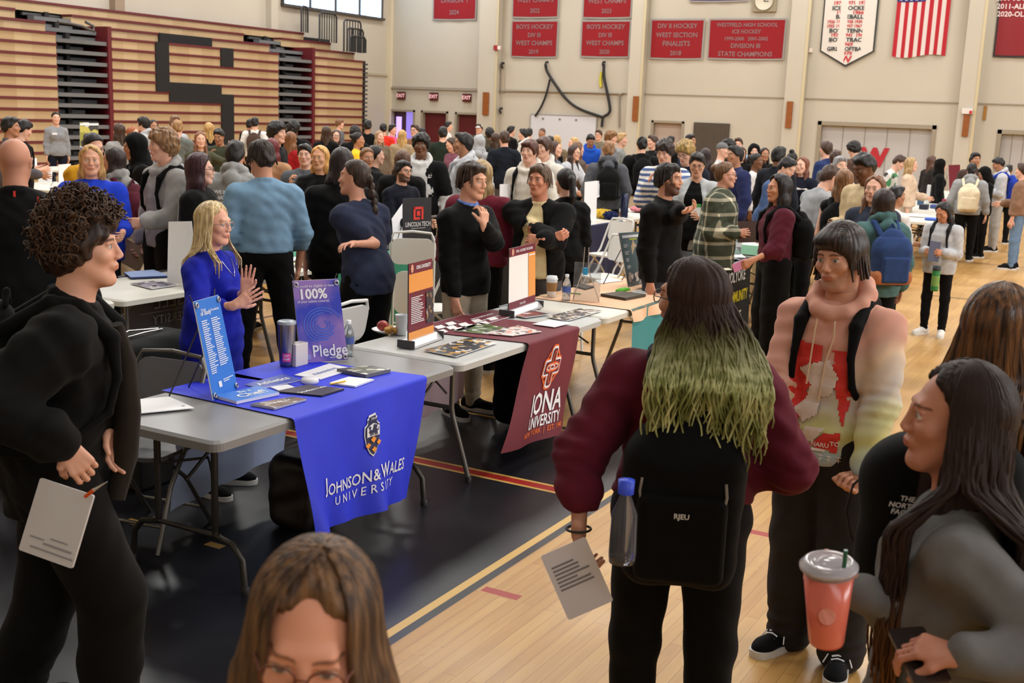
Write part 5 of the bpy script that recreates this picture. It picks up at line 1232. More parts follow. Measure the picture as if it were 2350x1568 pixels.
o, g, w, h = paper('notepad', [(815, 890), (858, 874), (800, 868), (756, 882)], 'white notepad with a yellow pencil lying across it', mat((240, 240, 240)), th=.008)
P0, P1 = at(757, 882, TT+.022), at(793, 875, TT+.022); b = MB(); b.tube([P0, P1], .004, 6); tag(b.build('pencil', mat((226, 180, 50))), 'yellow pencil lying on the white notepad', 'pencil')
paper('card', [(640, 898), (676, 890), (660, 884), (620, 890)], 'small white card below the blue athletics brochure', mat((230, 230, 234)))
c = at(711, 879, TT+.006); b = MB(); b.lathe([(0, 0), (.042, 0), (.045, .01), (.04, .024), (.0, .026)], 24); o = b.build('round_tin', mat((226, 226, 228), .4)); o.location = c; tag(o, 'small round white tin among the brochures', 'tin')
# table two
paper('brochure', [(725, 0)]*0 or [(1090, 752), (1190, 722), (1130, 712), (1040, 735)], 'maroon folder of white cards in the middle of the maroon runner', mat((112, 36, 52), .4), text=[('IONA IONA IONA', .5, .3, .04), ('IONA IONA IONA', .5, .62, .04)])
for i, (x, y) in enumerate([(1010, 762), (1032, 753), (1060, 746), (1090, 738), (1050, 757), (1075, 750), (1106, 743), (1005, 752), (1030, 744), (1126, 733)]):
    paper('card', [(x, y+4), (x+18, y), (x+8, y-5), (x-9, y-1)], ['small white card in the loose array on the maroon runner'][0], mat((236, 232, 232)), group='white cards on the maroon runner', z=TT+.01)
paper('magazine', [(1046, 820), (1140, 788), (1080, 776), (972, 805)], 'dark street-photo magazine with orange edges at the near corner of the pale grey table', ph((60, 62, 70), (200, 150, 60), 30), text=None)
paper('magazine', [(1175, 772), (1243, 762), (1190, 748), (1110, 766)], 'striped photo leaflet hanging over the edge of the maroon runner', ph((210, 200, 200), (220, 120, 80), 36), z=TT+.012)
paper('magazine', [(1120, 768), (1170, 755), (1100, 742), (1040, 760)], 'photo leaflet with green lawn picture on the maroon runner', ph((100, 120, 70), (190, 190, 190), 26), z=TT+.01)
paper('brochure', [(1205, 730), (1262, 722), (1212, 712), (1160, 720)], 'maroon and orange brochure beyond the lawn leaflet', ph((120, 50, 60), (180, 100, 70), 20), z=TT+.01)
paper('loose_paper', [(1272, 752), (1312, 742), (1262, 735), (1222, 745)], 'blank white sheet at the front edge of the maroon runner', mat((240, 240, 240)), z=TT+.012)
paper('magazine', [(1300, 738), (1382, 714), (1330, 709), (1255, 728)], 'crowd photo magazine at the right end of the pale grey table', ph((60, 40, 44), (200, 180, 150), 40))
# peach table
paper('folder', [(1435, 690), (1482, 681), (1425, 674), (1378, 680)], 'thick dark brown folder lying on the peach cloth near the dark-haired onlooker', mat((72, 64, 50)), th=.02, edge=mat((60, 52, 40)))
paper('folder', [(1343, 666), (1364, 660), (1336, 655), (1314, 658)], 'small dark folder behind the clear stand on the peach cloth', mat((66, 58, 44)), th=.012, edge=mat((50, 44, 36)))
paper('loose_paper', [(1375, 652), (1430, 645), (1405, 639), (1366, 644)], 'white sheet behind the grey-teal poster', mat((232, 232, 232)))
paper('loose_paper', [(1470, 680), (1492, 672), (1470, 665), (1448, 670)], 'white sheet beside the thick dark folder', mat((232, 232, 232)))
paper('napkin', [(1258, 684), (1286, 680), (1266, 674), (1238, 678)], 'tan napkin under the lidded coffee cup', mat((216, 186, 146)), th=.003)
b = MB(); c = at(1429, 669, TT+.012)
for k in range(9): a = k*.8; b.tube([c+Vector((.04*cos(a+j*.7), .05*sin(a*1.3+j), .012+.01*sin(j+a))) for j in range(5)], .006, 5)
tag(b.build('wristbands', mat((96, 190, 50))), 'tangle of bright green wristbands on the peach cloth', 'wristbands')
b = MB(); b.tube([at(1310, 673, TT+.014), at(1333, 675, TT+.014)], .005, 6); tag(b.build('pen', mat((60, 150, 40))), 'green and black pen beside the water bottle', 'pen')
# back rows
paper('loose_paper', [(205, 662), (257, 654), (228, 640), (190, 645)], 'white sheet on the pale table by the dark-haired student head', mat((236, 236, 236)))
paper('brochure_stack', [(300, 640), (388, 636), (352, 622), (284, 628)], 'pile of pale blue brochures on the pale table', mat((150, 170, 214)), th=.012, edge=mat((40, 60, 120)))
paper('magazine', [(348, 664), (408, 655), (362, 645), (298, 651)], 'grey-purple photo leaflet on the pale table', ph((130, 130, 150), (170, 160, 170)))
for i, (c, m, l) in enumerate([([(672, 600), (712, 597), (700, 588), (665, 592)], (236, 236, 240), 'white leaflet at the left end of the green cloth'), ([(700, 596), (748, 592), (726, 583), (690, 587)], (190, 196, 206), 'grey leaflet in the pile on the green cloth'),
        ([(688, 584), (722, 581), (708, 574), (680, 578)], (60, 70, 90), 'dark leaflet at the back of the green cloth pile'), ([(715, 584), (742, 580), (730, 572), (708, 575)], (226, 120, 90), 'orange leaflet behind the white display card'), ([(690, 604), (750, 600), (738, 594), (676, 598)], (214, 190, 180), 'pinkish leaflet near the edge of the pale table'), ([(680, 611), (722, 608), (716, 602), (670, 604)], (200, 206, 150), 'yellow-green leaflet near the edge of the pale table')]):
    paper('leaflet', c, l, mat(m, .5), group=None, z=TT+.01+.002*i)
c = at(787, 592, TT+.03); b = MB()
for k in range(70):
    p = c+Vector((RND.gauss(0, .09), RND.gauss(0, .12), RND.uniform(-.01, .05))); d_ = Vector((RND.gauss(0, 1), RND.gauss(0, 1), RND.gauss(0, .6))).normalized()*.03; b.tube([p-d_, p+Vector((0, 0, .012)), p+d_], .007, 4)
tag(b.build('tinsel_garland', mat((50, 150, 96), .25, .5)), 'heap of shiny green tinsel on the green cloth', 'garland', kind='stuff')
for i, (c, m, l) in enumerate([([(1640, 608), (1705, 604), (1690, 592), (1620, 596)], (120, 120, 130), 'grey leaflets spread on the black-cloth table'), ([(1625, 590), (1712, 592), (1700, 583), (1610, 582)], (226, 230, 230), 'white trays at the back of the black-cloth table'), ([(1648, 622), (1680, 620), (1672, 616), (1642, 617)], (216, 214, 190), 'pale strips at the near edge of the black-cloth table'), ([(1655, 606), (1698, 600), (1690, 596), (1645, 601)], (60, 120, 90), 'green pens scattered on the black-cloth table')]):
    paper('leaflet', c, l, mat(m, .5), z=TT+.01)
# vessels
def vessel(px, py, prof, label, name, m, z=TT+.006, cat='cup', parts=(), s=1.):
    c = at(px, py, z); o = empty(name, c, 0, label, cat)
    b = MB(); b.lathe([(r*s, h*s) for r, h in prof], 24); b.build('body', m, o)
    for nm, pr, mm in parts: b = MB(); b.lathe([(r*s, h*s) for r, h in pr], 24); b.build(nm, mm, o)
    return o
o = vessel(658, 840, [(0, 0), (.031, 0), (.033, .01), (.038, .1), (.042, .2), (.042, .205)], 'stainless steel tumbler with a pink sticker behind the purple banner', 'tumbler', mat((150, 146, 150), .25, .95), cat='tumbler', parts=(('lid', [(.043, .2), (.044, .212), (.038, .216), (0, .214)], mat((160, 170, 176), .2)),), s=1.12)
d_ = (cam.location-o.location); a0 = atan2(d_.y, d_.x); b = MB(); b.grid(lambda u, v: Vector((.0435*cos(a0-.5+u), .0435*sin(a0-.5+u), .03+.045*v)), 8, 2); b.build('sticker', mat((226, 70, 150)), o); b = MB()
letter(b, 'JUST', 0, .062, .014, lambda x, y: Vector((.0445*cos(a0+x/.044), .0445*sin(a0+x/.044), y)), bold=.02); letter(b, 'KEEP', 0, .044, .014, lambda x, y: Vector((.0445*cos(a0+x/.044), .0445*sin(a0+x/.044), y)), bold=.02); b.build('sticker_lettering', wht, o)
bot = mat((214, 222, 230), .12, trans=.75); cap_w = mat((226, 228, 232), .4)
def bottle(px, py, label, capm=cap_w, lab=(70, 90, 160), s=1., z=TT+.006):
    return vessel(px, py, [(0, 0), (.03, .0), (.032, .01), (.03, .05), (.032, .06), (.032, .11), (.03, .125), (.018, .16), (.012, .17), (.012, .18)], label, 'water_bottle', bot, z, 'bottle', (('bottle_cap', [(.015, .175), (.015, .195), (0, .196)], capm), ('paper_label', [(.0325, .065), (.0325, .105)], mat(lab))), s)
bottle(799, 815, 'clear water bottle behind the right edge of the purple banner'); bottle(1299, 690, 'clear water bottle with blue label on the peach cloth')
bottle(1691, 585, 'clear water bottle with bright blue cap on the black-cloth table', mat((40, 150, 190)), (214, 220, 224), 1.3)
vessel(1432, 500, [(0, 0), (.036, 0), (.038, .02), (.038, .2), (.03, .21), (.03, .25), (0, .25)], 'navy drinks bottle on the table by the white panels', 'drinks_bottle', mat((26, 36, 70), .3), cat='bottle', s=1.3)
brw = mat((160, 116, 66), .7)
vessel(1265, 683, [(0, 0), (.028, 0), (.032, .06), (.038, .125)], 'white lidded coffee cup with brown sleeve on the peach cloth', 'coffee_cup', cap_w, parts=(('lid', [(.04, .122), (.041, .132), (.036, .135), (.034, .148), (0, .146)], cap_w), ('sleeve', [(.0325, .045), (.0385, .1), (.0375, .105)], brw)), s=1.1)
vessel(921, 768, [(0, 0), (.026, 0), (.036, .11), (.038, .112), (.034, .108), (.025, .01), (0, .01)], 'white foam cup behind the paper plate', 'foam_cup', cap_w, s=1.1)
c = at(893, 762, TT+.006); o = empty('paper_plate', c, 0, 'white paper plate with fruit and pastry on the pale grey table', 'plate'); b = MB(); b.lathe([(0, .004), (.075, .005), (.1, .018), (.108, .018), (.1, .012), (.075, 0), (0, 0)], 28); b.build('plate', cap_w, o)
def blob(name, px, py, z, rx_, m, label, cat, nz=.0, **k):
    c = at(px, py, z); g = Sdf(); g.ell((0, 0, rx_[2]), rx_, .01)
    if nz: g.disp(lambda X, Y, Z: nz*np.sin(90*X+2)*np.sin(80*Y)*np.sin(70*Z+1))
    o = obj(name, sdf_mesh(name, g, .006), m); o.location = c; return tag(o, label, cat, **k)
blob('apple', 878, 760, TT+.014, (.036, .036, .033), mat((150, 34, 44), .3, kind='noise', sc=20., col2=(196, 90, 70)), 'red apple on the paper plate', 'apple', .0)
blob('pastry', 895, 765, TT+.014, (.045, .035, .02), mat((200, 150, 66), .7, kind='noise', sc=30., col2=(150, 100, 40)), 'half-eaten golden muffin piece on the paper plate', 'pastry', .012)
blob('pastry', 907, 764, TT+.014, (.03, .03, .017), mat((196, 140, 60), .7, kind='noise', sc=30., col2=(150, 96, 36)), 'smaller golden pastry crumb piece at the plate edge', 'pastry', .012)
boxobj('card_box', (-.03, -.05, 0), (.03, .05, .12), mat((214, 206, 204)), None, .004).location = at(683, 838, TT+.006)
tag(S.objects['card_box'], 'white box of cards between the tumbler and purple banner', 'box')
# clear stand on the peach cloth
acr = mat((226, 230, 232), .05, trans=.9); p0 = at(1345, 690, TT+.01); o = empty('clear_stand', p0, .2, 'clear acrylic sign stand with wire legs on the peach cloth', 'stand')
b = MB(); b.box((-.1, -.003, 0), (.1, .003, .28)); b.build('acrylic_sheet', acr, o)
b = MB()
for q in (-1, 1): b.tube([(q*.1, 0, .0), (q*.02, -.06, .24), (q*.015, -.06, .4)], .004, 5)
b.build('wire_legs', chrome, o); boxobj('blue_clip', (-.015, -.075, .2), (.015, -.05, .25), mat((40, 150, 200)), o)
# yellow and navy things, pink item, chair seat tops
for px, py, r_, cc, l in ((1383, 500, (.13, .1, .06), (206, 170, 60), 'yellow pom-pom on the navy cloth table'), (1395, 492, (.09, .08, .07), (196, 158, 54), 'second yellow pom-pom behind the first one'), (1402, 503, (.1, .08, .05), (26, 34, 74), 'navy pom-pom beside the yellow ones'), (1420, 492, (.14, .12, .05), (206, 206, 208), 'crumpled white cloth beside the navy bottle')):
    blob('pom_pom' if cc[0] != 206 or cc[1] == 170 else 'crumpled_cloth', px, py, TT+.01, r_, fab(*cc), l, 'pom-pom' if cc[2] != 208 else 'cloth', .02)
blob('folded_cloth', 1468, 486, TT+.01, (.14, .16, .04), fab(196, 120, 130), 'pink folded cloth on the far pale table', 'cloth', .01)
# far display table clutter
for i, (px, py, w_, h_, cc, l) in enumerate(((2112, 470, .1, .2, (60, 90, 120), 'blue-grey box'), (2128, 468, .06, .34, (210, 214, 216), 'clear tall bottle display'), (2150, 478, .2, .06, (60, 80, 140), 'blue leaflets pile'), (2120, 480, .14, .08, (36, 40, 60), 'dark mug'), (2170, 470, .12, .1, (150, 40, 60), 'red gift box'), (2195, 455, .16, .12, (180, 150, 190), 'lilac box'), (2122, 450, .12, .2, (170, 34, 44), 'red cup stack'), (2140, 505, .2, .03, (50, 90, 190), 'bright blue folder'), (2105, 497, .25, .03, (230, 230, 230), 'white tray'), (1868, 540, .12, .14, (226, 226, 226), 'white box of tissues'), (1885, 548, .2, .04, (230, 230, 232), 'white folded shirt'))):
    p0 = at(px, py, TT+.006); boxobj('table_item', (-w_/2, -w_/2, 0), (w_/2, w_/2, h_), mat(cc, .5), None, .01).location = p0; o = S.objects[-1] if False else bpy.data.objects[[k.name for k in S.objects if k.name.startswith('table_item')][-1]]
    o.name = l.split()[-1] if l.split()[-1] not in ('display',) else 'display_bottle'; tag(o, l+(' on the far display table' if px > 2000 else ' near the cropped-hair guest in front of the white cards'), o.name.split('.')[0].replace('_', ' '))
# ------------------------------------------------------------------ bags on the floor
def soft(name, loc, rz_, r, label, cat, m, parts=(), nz=.006, h=.01):
    o = empty(name, loc, D(rz_), label, cat); g = Sdf(); g.box((0, 0, r[2]), r, min(r)*.55, .02); g.disp(lambda X, Y, Z: nz*np.sin(19*X+2*np.sin(17*Z))*np.sin(23*Z+15*Y)); obj('body', sdf_mesh('body', g, h), m, o)
    return o
p = at(318, 1010, .3)
o = soft('duffel_bag', (-5.0, 4.35, .3), 100, (.34, .17, .17), 'dark green duffel bag with open zip behind the front table', 'bag', fab(34, 44, 42))
o.location = (-4.85, 4.5, .46); b = MB(); b.tube([(-.2, .02, .345), (0, .06, .36), (.22, .03, .34)], .006, 6); b.tube([(-.2, .0, .345), (0, -.04, .36), (.22, .0, .34)], .006, 6); b.build('zip', chrome, o)
b = MB(); b.tube([(.1, .16, .1), (.12, .2, .3), (.0, .1, .38), (-.12, .2, .3), (-.1, .16, .1)], .012, 6); b.build('strap', fab(26, 34, 32), o)
boxobj('luggage_stool', (-5.1, 4.25, 0), (-4.6, 4.75, .45), blackm, None, .02); tag(bpy.data.objects['luggage_stool'], 'black case under the dark green duffel bag', 'case')
o = soft('rolling_case', (-3.62, 6.72, .03), 5, (.14, .2, .28), 'black wheeled case under the pale grey table', 'suitcase', fab(20, 20, 22))
for q in (-1, 1): b = MB(); b.lathe([(0, -.012), (.035, -.012), (.035, .012), (0, .012)], 16, M=Matrix.Translation((.15, q*.15, .01))@Matrix.Rotation(pi/2, 4, 'Y')); b.build('wheel', mat((60, 60, 62), .4), o); b = MB(); b.lathe([(0, -.014), (.014, -.014), (.014, .014), (0, .014)], 12, M=Matrix.Translation((.152, q*.15, .01))@Matrix.Rotation(pi/2, 4, 'Y')); b.build('wheel_hub', chrome, o)
b = MB(); b.tube([(.0, -.1, .5), (0, -.1, .62), (0, .1, .62), (0, .1, .5)], .012, 6); b.build('handle', mat((50, 50, 52)), o)
o = soft('leather_bag', (-3.62, 4.42, 0), 10, (.12, .17, .19), 'dark brown leather bag standing behind the blue runner', 'bag', mat((34, 22, 20), .45, bump=.3)); b = MB(); b.tube([(.1, -.1, .4), (.12, -.08, .52), (.12, .08, .52), (.1, .1, .4)], .01, 6); b.build('handle', mat((40, 24, 20), .45), o)
b = MB(); b.box((.15, -.03, .28), (.158, .03, .33)); b.build('buckle', mat((170, 120, 70), .3, .9), o)
# white rounded chair back on the black table (folding chair top) 
# ------------------------------------------------------------------ people
RX = Vector((0, 0, 0))
_C = {}; _POS = []
LV = {2: dict(b=.0085, hd=.0032, hn=.0042, c=.0085, hr=.0042), 1: dict(b=.014, hd=.0055, hn=.0062, c=.012, hr=.0065), 0: dict(b=.02, hd=.0085, hn=.0085, c=.02, hr=.0105)}
def arr(v): return np.array(tuple(v), float)
def ik(a, T, hint, hdir=None, pn=None):
    S0 = a['S']; l1, l2 = .285, .25; v = T-S0; d = np.linalg.norm(v)
    if d > (l1+l2)*.995: T = S0+v/d*(l1+l2)*.995; v = T-S0; d = np.linalg.norm(v)
    if d < .12: T = S0+v/d*.12; v = T-S0; d = .12
    x = (l1*l1-l2*l2+d*d)/(2*d); r = sqrt(max(0, l1*l1-x*x)); u = v/d; h = np.array(hint, float); h = h-u*(h@u); h = h/np.linalg.norm(h)
    a['E'] = S0+u*x+h*r; a['W'] = T; a['d'] = unit(hdir) if hdir is not None else unit(a['W']-a['E']); a['n'] = unit(pn) if pn is not None else None
def glasses_mesh(r, full=True, rr=.024):
    b = MB(); P = lambda x, y, z: tuple(r.hc+r.H@A(x, y, z))
    for s_ in (-1, 1):
        b.tube([P(s_*.032+rr*cos(t), .1-abs(cos(t)-0)*.004*(1 if s_*cos(t) > 0 else 0), .007+rr*.84*sin(t)) for t in [k*pi/7 for k in range(14)]], .0018 if full else .0013, 5, closed=True)
        b.tube([P(s_*(.032+rr), .096, .012), P(s_*.073, .05, .013), P(s_*.08, -.01, .008)], .0018, 5)
    b.tube([P(-.009, .102, .01), P(0, .105, .013), P(.009, .102, .01)], .0016, 5)
    return b.mesh('glasses')
def pack_mesh(r, part, sx=1., sz=1., dz=0., t=.016):
    g = Sdf(); l = lambda x, y, z: r.loc(x, y, z); zc = 1.19+dz; yb = -.1*(.4+.6*r.w)-t-.075; yf = .1*(.4+.6*r.w)+t
    if part == 'bag':
        g.box(l(0, yb-.01, zc-.04*sz), (.15*sx, .085, .18*sz), .075, .03, r.C); g.ell(l(0, yb, zc+.08*sz), (.128*sx, .08, .165*sz), .09, r.C)
        g.disp(lambda X, Y, Z: .004*np.sin(26*X+2*np.sin(22*Z))*np.sin(24*Z+9*Y))
    elif part == 'front_pocket': g.box(l(0, yb-.09, zc-.08*sz), (.115*sx, .035, .11*sz), .03, .01, r.C)
    elif part == 'handle': g.cap(l(-.03, yb+.03, zc+.235*sz), l(0, yb+.025, zc+.275*sz), .01, None, .01); g.cap(l(0, yb+.025, zc+.275*sz), l(.03, yb+.03, zc+.235*sz), .01, None, .01)
    else:
        s_ = -1 if part == 'L' else 1; x = r.sw*.62; zs = 1.437+.6*t; P = [l(s_*x*.8, yb+.04, 1.36), l(s_*x*.95, -.06, zs), l(s_*x*.97, .02, zs), l(s_*x*1.0, yf*.82, 1.37+t*.4), l(s_*x*1.02, yf+.006, 1.27), l(s_*x*1.12, yf-.004, 1.16), l(s_*x*1.5+t*.7, .0, 1.02), l(s_*x*1.2, yb+.02, 1.0+dz)]
        for i in range(len(P)-1): g.cap(P[i], P[i+1], .026 if i < 4 else .014, .026 if i < 3 else .014, .008)
    return g
def cam_axes(P):
    f = Vector((P.x, P.y, 0)).normalized(); return Vector((f.y, -f.x, 0)), f
class Person: pass
def person(label, px, py, a, h=1.72, d=None, lv=0, rig=None, hair='short', hc=(44, 32, 26), sk=(224, 178, 150), top=None, tc=(40, 40, 44), pants=None, pc=(34, 34, 38), sc=(30, 30, 32), so=(210, 208, 204),
           beard=0., glass=None, pack=None, group=None, jack=None, ik_L=None, ik_R=None, hb=1., skirt=None, pt=None, lips=0, extra=None, pk=(1, 1, 0), name='person', hair_mat=None, top_mat=None, shoe=True, hoodm=None, cap=None):
    rig = dict(rig or {}); top = dict(top or {}); pants = dict(pants or {}); L_ = LV[lv]
    r = Rig(**rig); topz = r.hc[2]+.118+{'curly': .03, 'bun': .01, 'knot': .06, 'hood': .03}.get(hair, .012)+(hb-1)*.05
    if d is None: P = at(px, py, topz*h/1.75); sc_ = h/1.75
    else:
        q = ray(px, py); q = q*(d/1.0); P = Vector((q.x, q.y, EYE+q.z)); sc_ = P.z/topz
    if lv == 0:
        q = ray(px, py); k = P.x/q.x if abs(q.x) > 1e-6 else P.y/q.y
        for _ in range(14):
            if all((P.x-x)**2+(P.y-y)**2 > .2 for x, y in _POS): break
            k += .22; P = Vector((q.x*k, q.y*k, EYE+q.z*k)); sc_ = P.z/topz
    _POS.append((P.x, P.y))
    ex, ey = cam_axes(P); av = D(a); dv = -ey*cos(av)+ex*sin(av); th = atan2(-dv.x, dv.y)
    Rz = Matrix.Rotation(th, 3, 'Z'); off = Rz@Vector((r.hc[0], r.hc[1], 0))*sc_; root = Vector((P.x-off.x, P.y-off.y, 0))
    iki = False
    to = lambda w: arr(Rz.inverted()@((w-root)/sc_)); tv = lambda v: arr(Rz.inverted()@(ex*v[0]+ey*v[1]+Vector((0, 0, v[2]))))
    for nm, I in (('L', ik_L), ('R', ik_R)):
        if I:
            iki = True; q = ray(I[0], I[1])*I[2]; ik(r.arm[nm], to(Vector((q.x, q.y, EYE+q.z))), tv(I[3]), tv(I[4]) if len(I) > 4 and I[4] else None, tv(I[5]) if len(I) > 5 and I[5] else None)
    key = repr((sorted(rig.items(), key=str), lv, None if not iki else (px, py)))
    pt_v = [0]
    def M(part, fn):
        k = (key, part, pt_v[0]) if part[0] == 'pk' else (key, part)
        if k not in _C: _C[k] = fn()
        return _C[k]
    o = empty(name, root, th, label, 'person', group); o.scale = (sc_,)*3
    pr = Person(); pr.o = o; pr.r = r; pr.s = sc_; pr.ex = ex; pr.ey = ey
    def body():
        g = Sdf(); r.body(g); fine = [(r.hc-.15, r.hc+.16, L_['hd'])]
        for q in r.arm.values(): c = q['W']+q['d']*.085; fine.append((c-.13, c+.13, L_['hn']))
        return sdf_mesh('body', g, L_['b'], fine, lambda V: r.headcol(V, beard=beard))
    me = M(('body', beard), body)
    if not any('grip' in q for q in r.arm.values()):
        for q in r.arm.values(): r.hand(Sdf(), q)
    obj('body', me, skin(sk, hc if hair != 'bald' else (60, 50, 44)), o)
    if hair != 'bald':
        hm = hair_mat or (mat(hc, .45, kind='hair') if hair not in ('hood', 'cap') else fab(*hc))
        obj({'hood': 'hood', 'cap': 'cap'}.get(hair, 'hair'), M(('hair', hair, hb), lambda: sdf_mesh('hair', hair_sdf(r, hair, hb), L_['hr'])), hm, o)
    if cap: obj('cap', M('cap', lambda: sdf_mesh('cap', hair_sdf(r, 'cap'), L_['hr'])), fab(*cap), o)
    tn = top.pop('name', 'top'); tk = repr(sorted(top.items()))
    obj(tn, M(('top', tk), lambda: sdf_mesh('top', r.top(**top), L_['c'])), top_mat or fab(*tc), o)
    if jack:
        jk = dict(jack); jc = jk.pop('c'); op_ = jk.pop('open', .05); jn = jk.pop('name', 'jacket')
        def jm():
            g = r.top(**jk); g.cap(r.loc(0, .085, 1.46), r.loc(0, .17, 1.25), op_*.8, op_+.03, .012, None, 's'); g.cap(r.loc(0, .17, 1.25), r.loc(0, .24, .7), op_+.03, op_+.12, .012, None, 's'); return sdf_mesh('jacket', g, L_['c'])
        obj(jn, M(('jack', repr(sorted(jk.items())), op_), jm), fab(*jc), o)
    if skirt: obj('skirt', M(('skirt', skirt), lambda: sdf_mesh('skirt', r.skirt(*skirt), L_['c'])), fab(*pc), o)
    pk_ = repr(sorted(pants.items()))
    obj('shorts' if pants.get('shorts') else 'trousers', M(('pants', pk_), lambda: sdf_mesh('pants', r.pants(**pants), L_['c']*1.1)), fab(*pc), o)
    if shoe:
        for n in 'LR':
            s_ = obj('shoe', M(('shoe', n), lambda: sdf_mesh('shoe', r.shoe(n), max(.006, L_['c']*.7))), fab(*sc), o)
            obj('sole', M(('sole', n), lambda: r.sole(n).mesh('sole')), mat(so, .5), s_)
    if glass: obj('glasses', M(('gl', glass == 'clear'), lambda: glasses_mesh(r, glass != 'clear')), mat((24, 22, 22) if glass == 'black' else (110, 60, 44) if glass == 'brown' else (170, 170, 174), .3, .3), o)
    if pack:
        pt_ = pt_v[0] = pt if pt is not None else (jack or top).get('t', .016)+(jack or top).get('loose', 0)*.6
        b = empty('backpack', root, th, pack[1], 'backpack', pack[2] if len(pack) > 2 else None); b.scale = (sc_,)*3; m = fab(*pack[0])
        obj('bag', M(('pk', 'bag', pk), lambda: sdf_mesh('bag', pack_mesh(r, 'bag', *pk, pt_), L_['c'])), m, b)
        obj('front_pocket', M(('pk', 'fp', pk), lambda: sdf_mesh('front_pocket', pack_mesh(r, 'front_pocket', *pk, pt_), L_['c'])), m, b)
        for n in 'LR': obj('strap', M(('pk', n), lambda: sdf_mesh('strap', pack_mesh(r, n, 1, 1, pk[2], pt_), L_['c']*.8)), m, b)
        if lv: obj('handle', M(('pk', 'h'), lambda: sdf_mesh('handle', pack_mesh(r, 'handle', *pk, pt_), .006)), m, b)
        pr.pack = b
    return pr
def held(pr, name, nm, label, cat, make, off=(0, 0, 0)):
    """a held thing, placed at the grip of hand nm; make(obj, hand dict)"""
    a = pr.r.arm[nm]; c = pr.o.matrix_basis @ Vector(a['grip']); Rw = pr.o.matrix_basis.to_3x3().normalized()
    dd = Rw@Vector(a['d']); n = Rw@Vector(a['pn']); t = Rw@Vector(a['pt'])
    o = empty(name, c+Vector(off), 0, label, cat); make(o, dd, n, t); return o
def sheet_between(o, c, u, v, w, h, m, th=.003, nm='sheet'):
    u = u.normalized(); v = (v-u*v.dot(u)).normalized(); n = u.cross(v); M_ = Matrix(((u.x, v.x, n.x, c.x), (u.y, v.y, n.y, c.y), (u.z, v.z, n.z, c.z), (0, 0, 0, 1)))
    b = MB(); b.prism(rrect(-w/2, -h/2, w/2, h/2, .006, 2), -th/2, th/2, 0, M_); return b.build(nm, m, o), (lambda x, y, e=.003: M_@Vector((x, y, e)))
BLK = (28, 28, 32); NAV = (34, 40, 62); GRY = (150, 150, 152); WHT = (222, 220, 216); HBK = (22, 18, 18); HBR = (62, 42, 30); HLB = (122, 88, 54); HBL = (184, 146, 88)
LT = (222, 174, 150); MD = (176, 126, 96); DK = (116, 78, 56)
# ------------------------------------------------------------------ the people in front
def wave_hair(name, r, o, m, n, L0, L1, wav, rad, az0=62, seed=3, zmix=0., front=.0, clampy=-.15, spread=.55, r0=.0045, azr=None):
    """individual locks that follow the skull and fall over neck, shoulders and back"""
    R_ = random.Random(seed); b = MB()
    for i in range(n):
        a = D(R_.uniform(az0, 360-az0) if azr is None else R_.choice((-1, 1))*R_.uniform(*azr)); el = D(R_.uniform(5, 88)); Ln = R_.uniform(L0, L1); P = []; ph = R_.uniform(0, 6.3); ph2 = R_.uniform(0, 6.3); w1 = R_.uniform(.6, 1.3)*wav; step = .022; s_ = 0; e = el; z = None; fx = R_.uniform(.8, 1.25); dy = R_.uniform(-.012, .03); dr = 0
        fr = R_.uniform(26, 40)
        while s_ < Ln:
            if e > 0:
                q = A(.088*sin(a)*cos(e), .104*cos(a)*cos(e)-.016, .038+.098*sin(e)); p = r.hc+r.H@q; e -= step/.1
            else:
                if z is None: z = 0; base = r.hc+r.H@A(.09*sin(a), .105*cos(a)-.016, .036)
                z += step; g_ = min(1, z/.22)**1.3; p = base+A(0, 0, -z); c0 = r.neck
                k = 1+spread*g_*fx*(1 if abs(sin(a)) > .5 else .6); p[0] = r.hc[0]+(p[0]-r.hc[0])*k
                if p[2] < c0[2]+.06:
                    t_ = min(1, (c0[2]+.06-p[2])/.1)
                    if cos(a) < .15: p[1] = p[1]*(1-t_)+(min(p[1], c0[1]+clampy*r.w)+dy-.02*abs(sin(a)))*t_
                    else: p[1] = p[1]*(1-t_)+(c0[1]+.12+dy)*t_
                amp = w1*min(1, z/.12); p = p+A(amp*sin(fr*z+ph), amp*.8*cos(fr*z*.9+ph2), 0)
            P.append(tuple(p)); s_ += step
        if len(P) > 3:
            k = len(P); b.tube(P, [r0*(.7+.5*min(1, j/4))*(1-.75*(j/k)**3)*rad for j in range(k)], 5)
    return b.build(name, m, o)
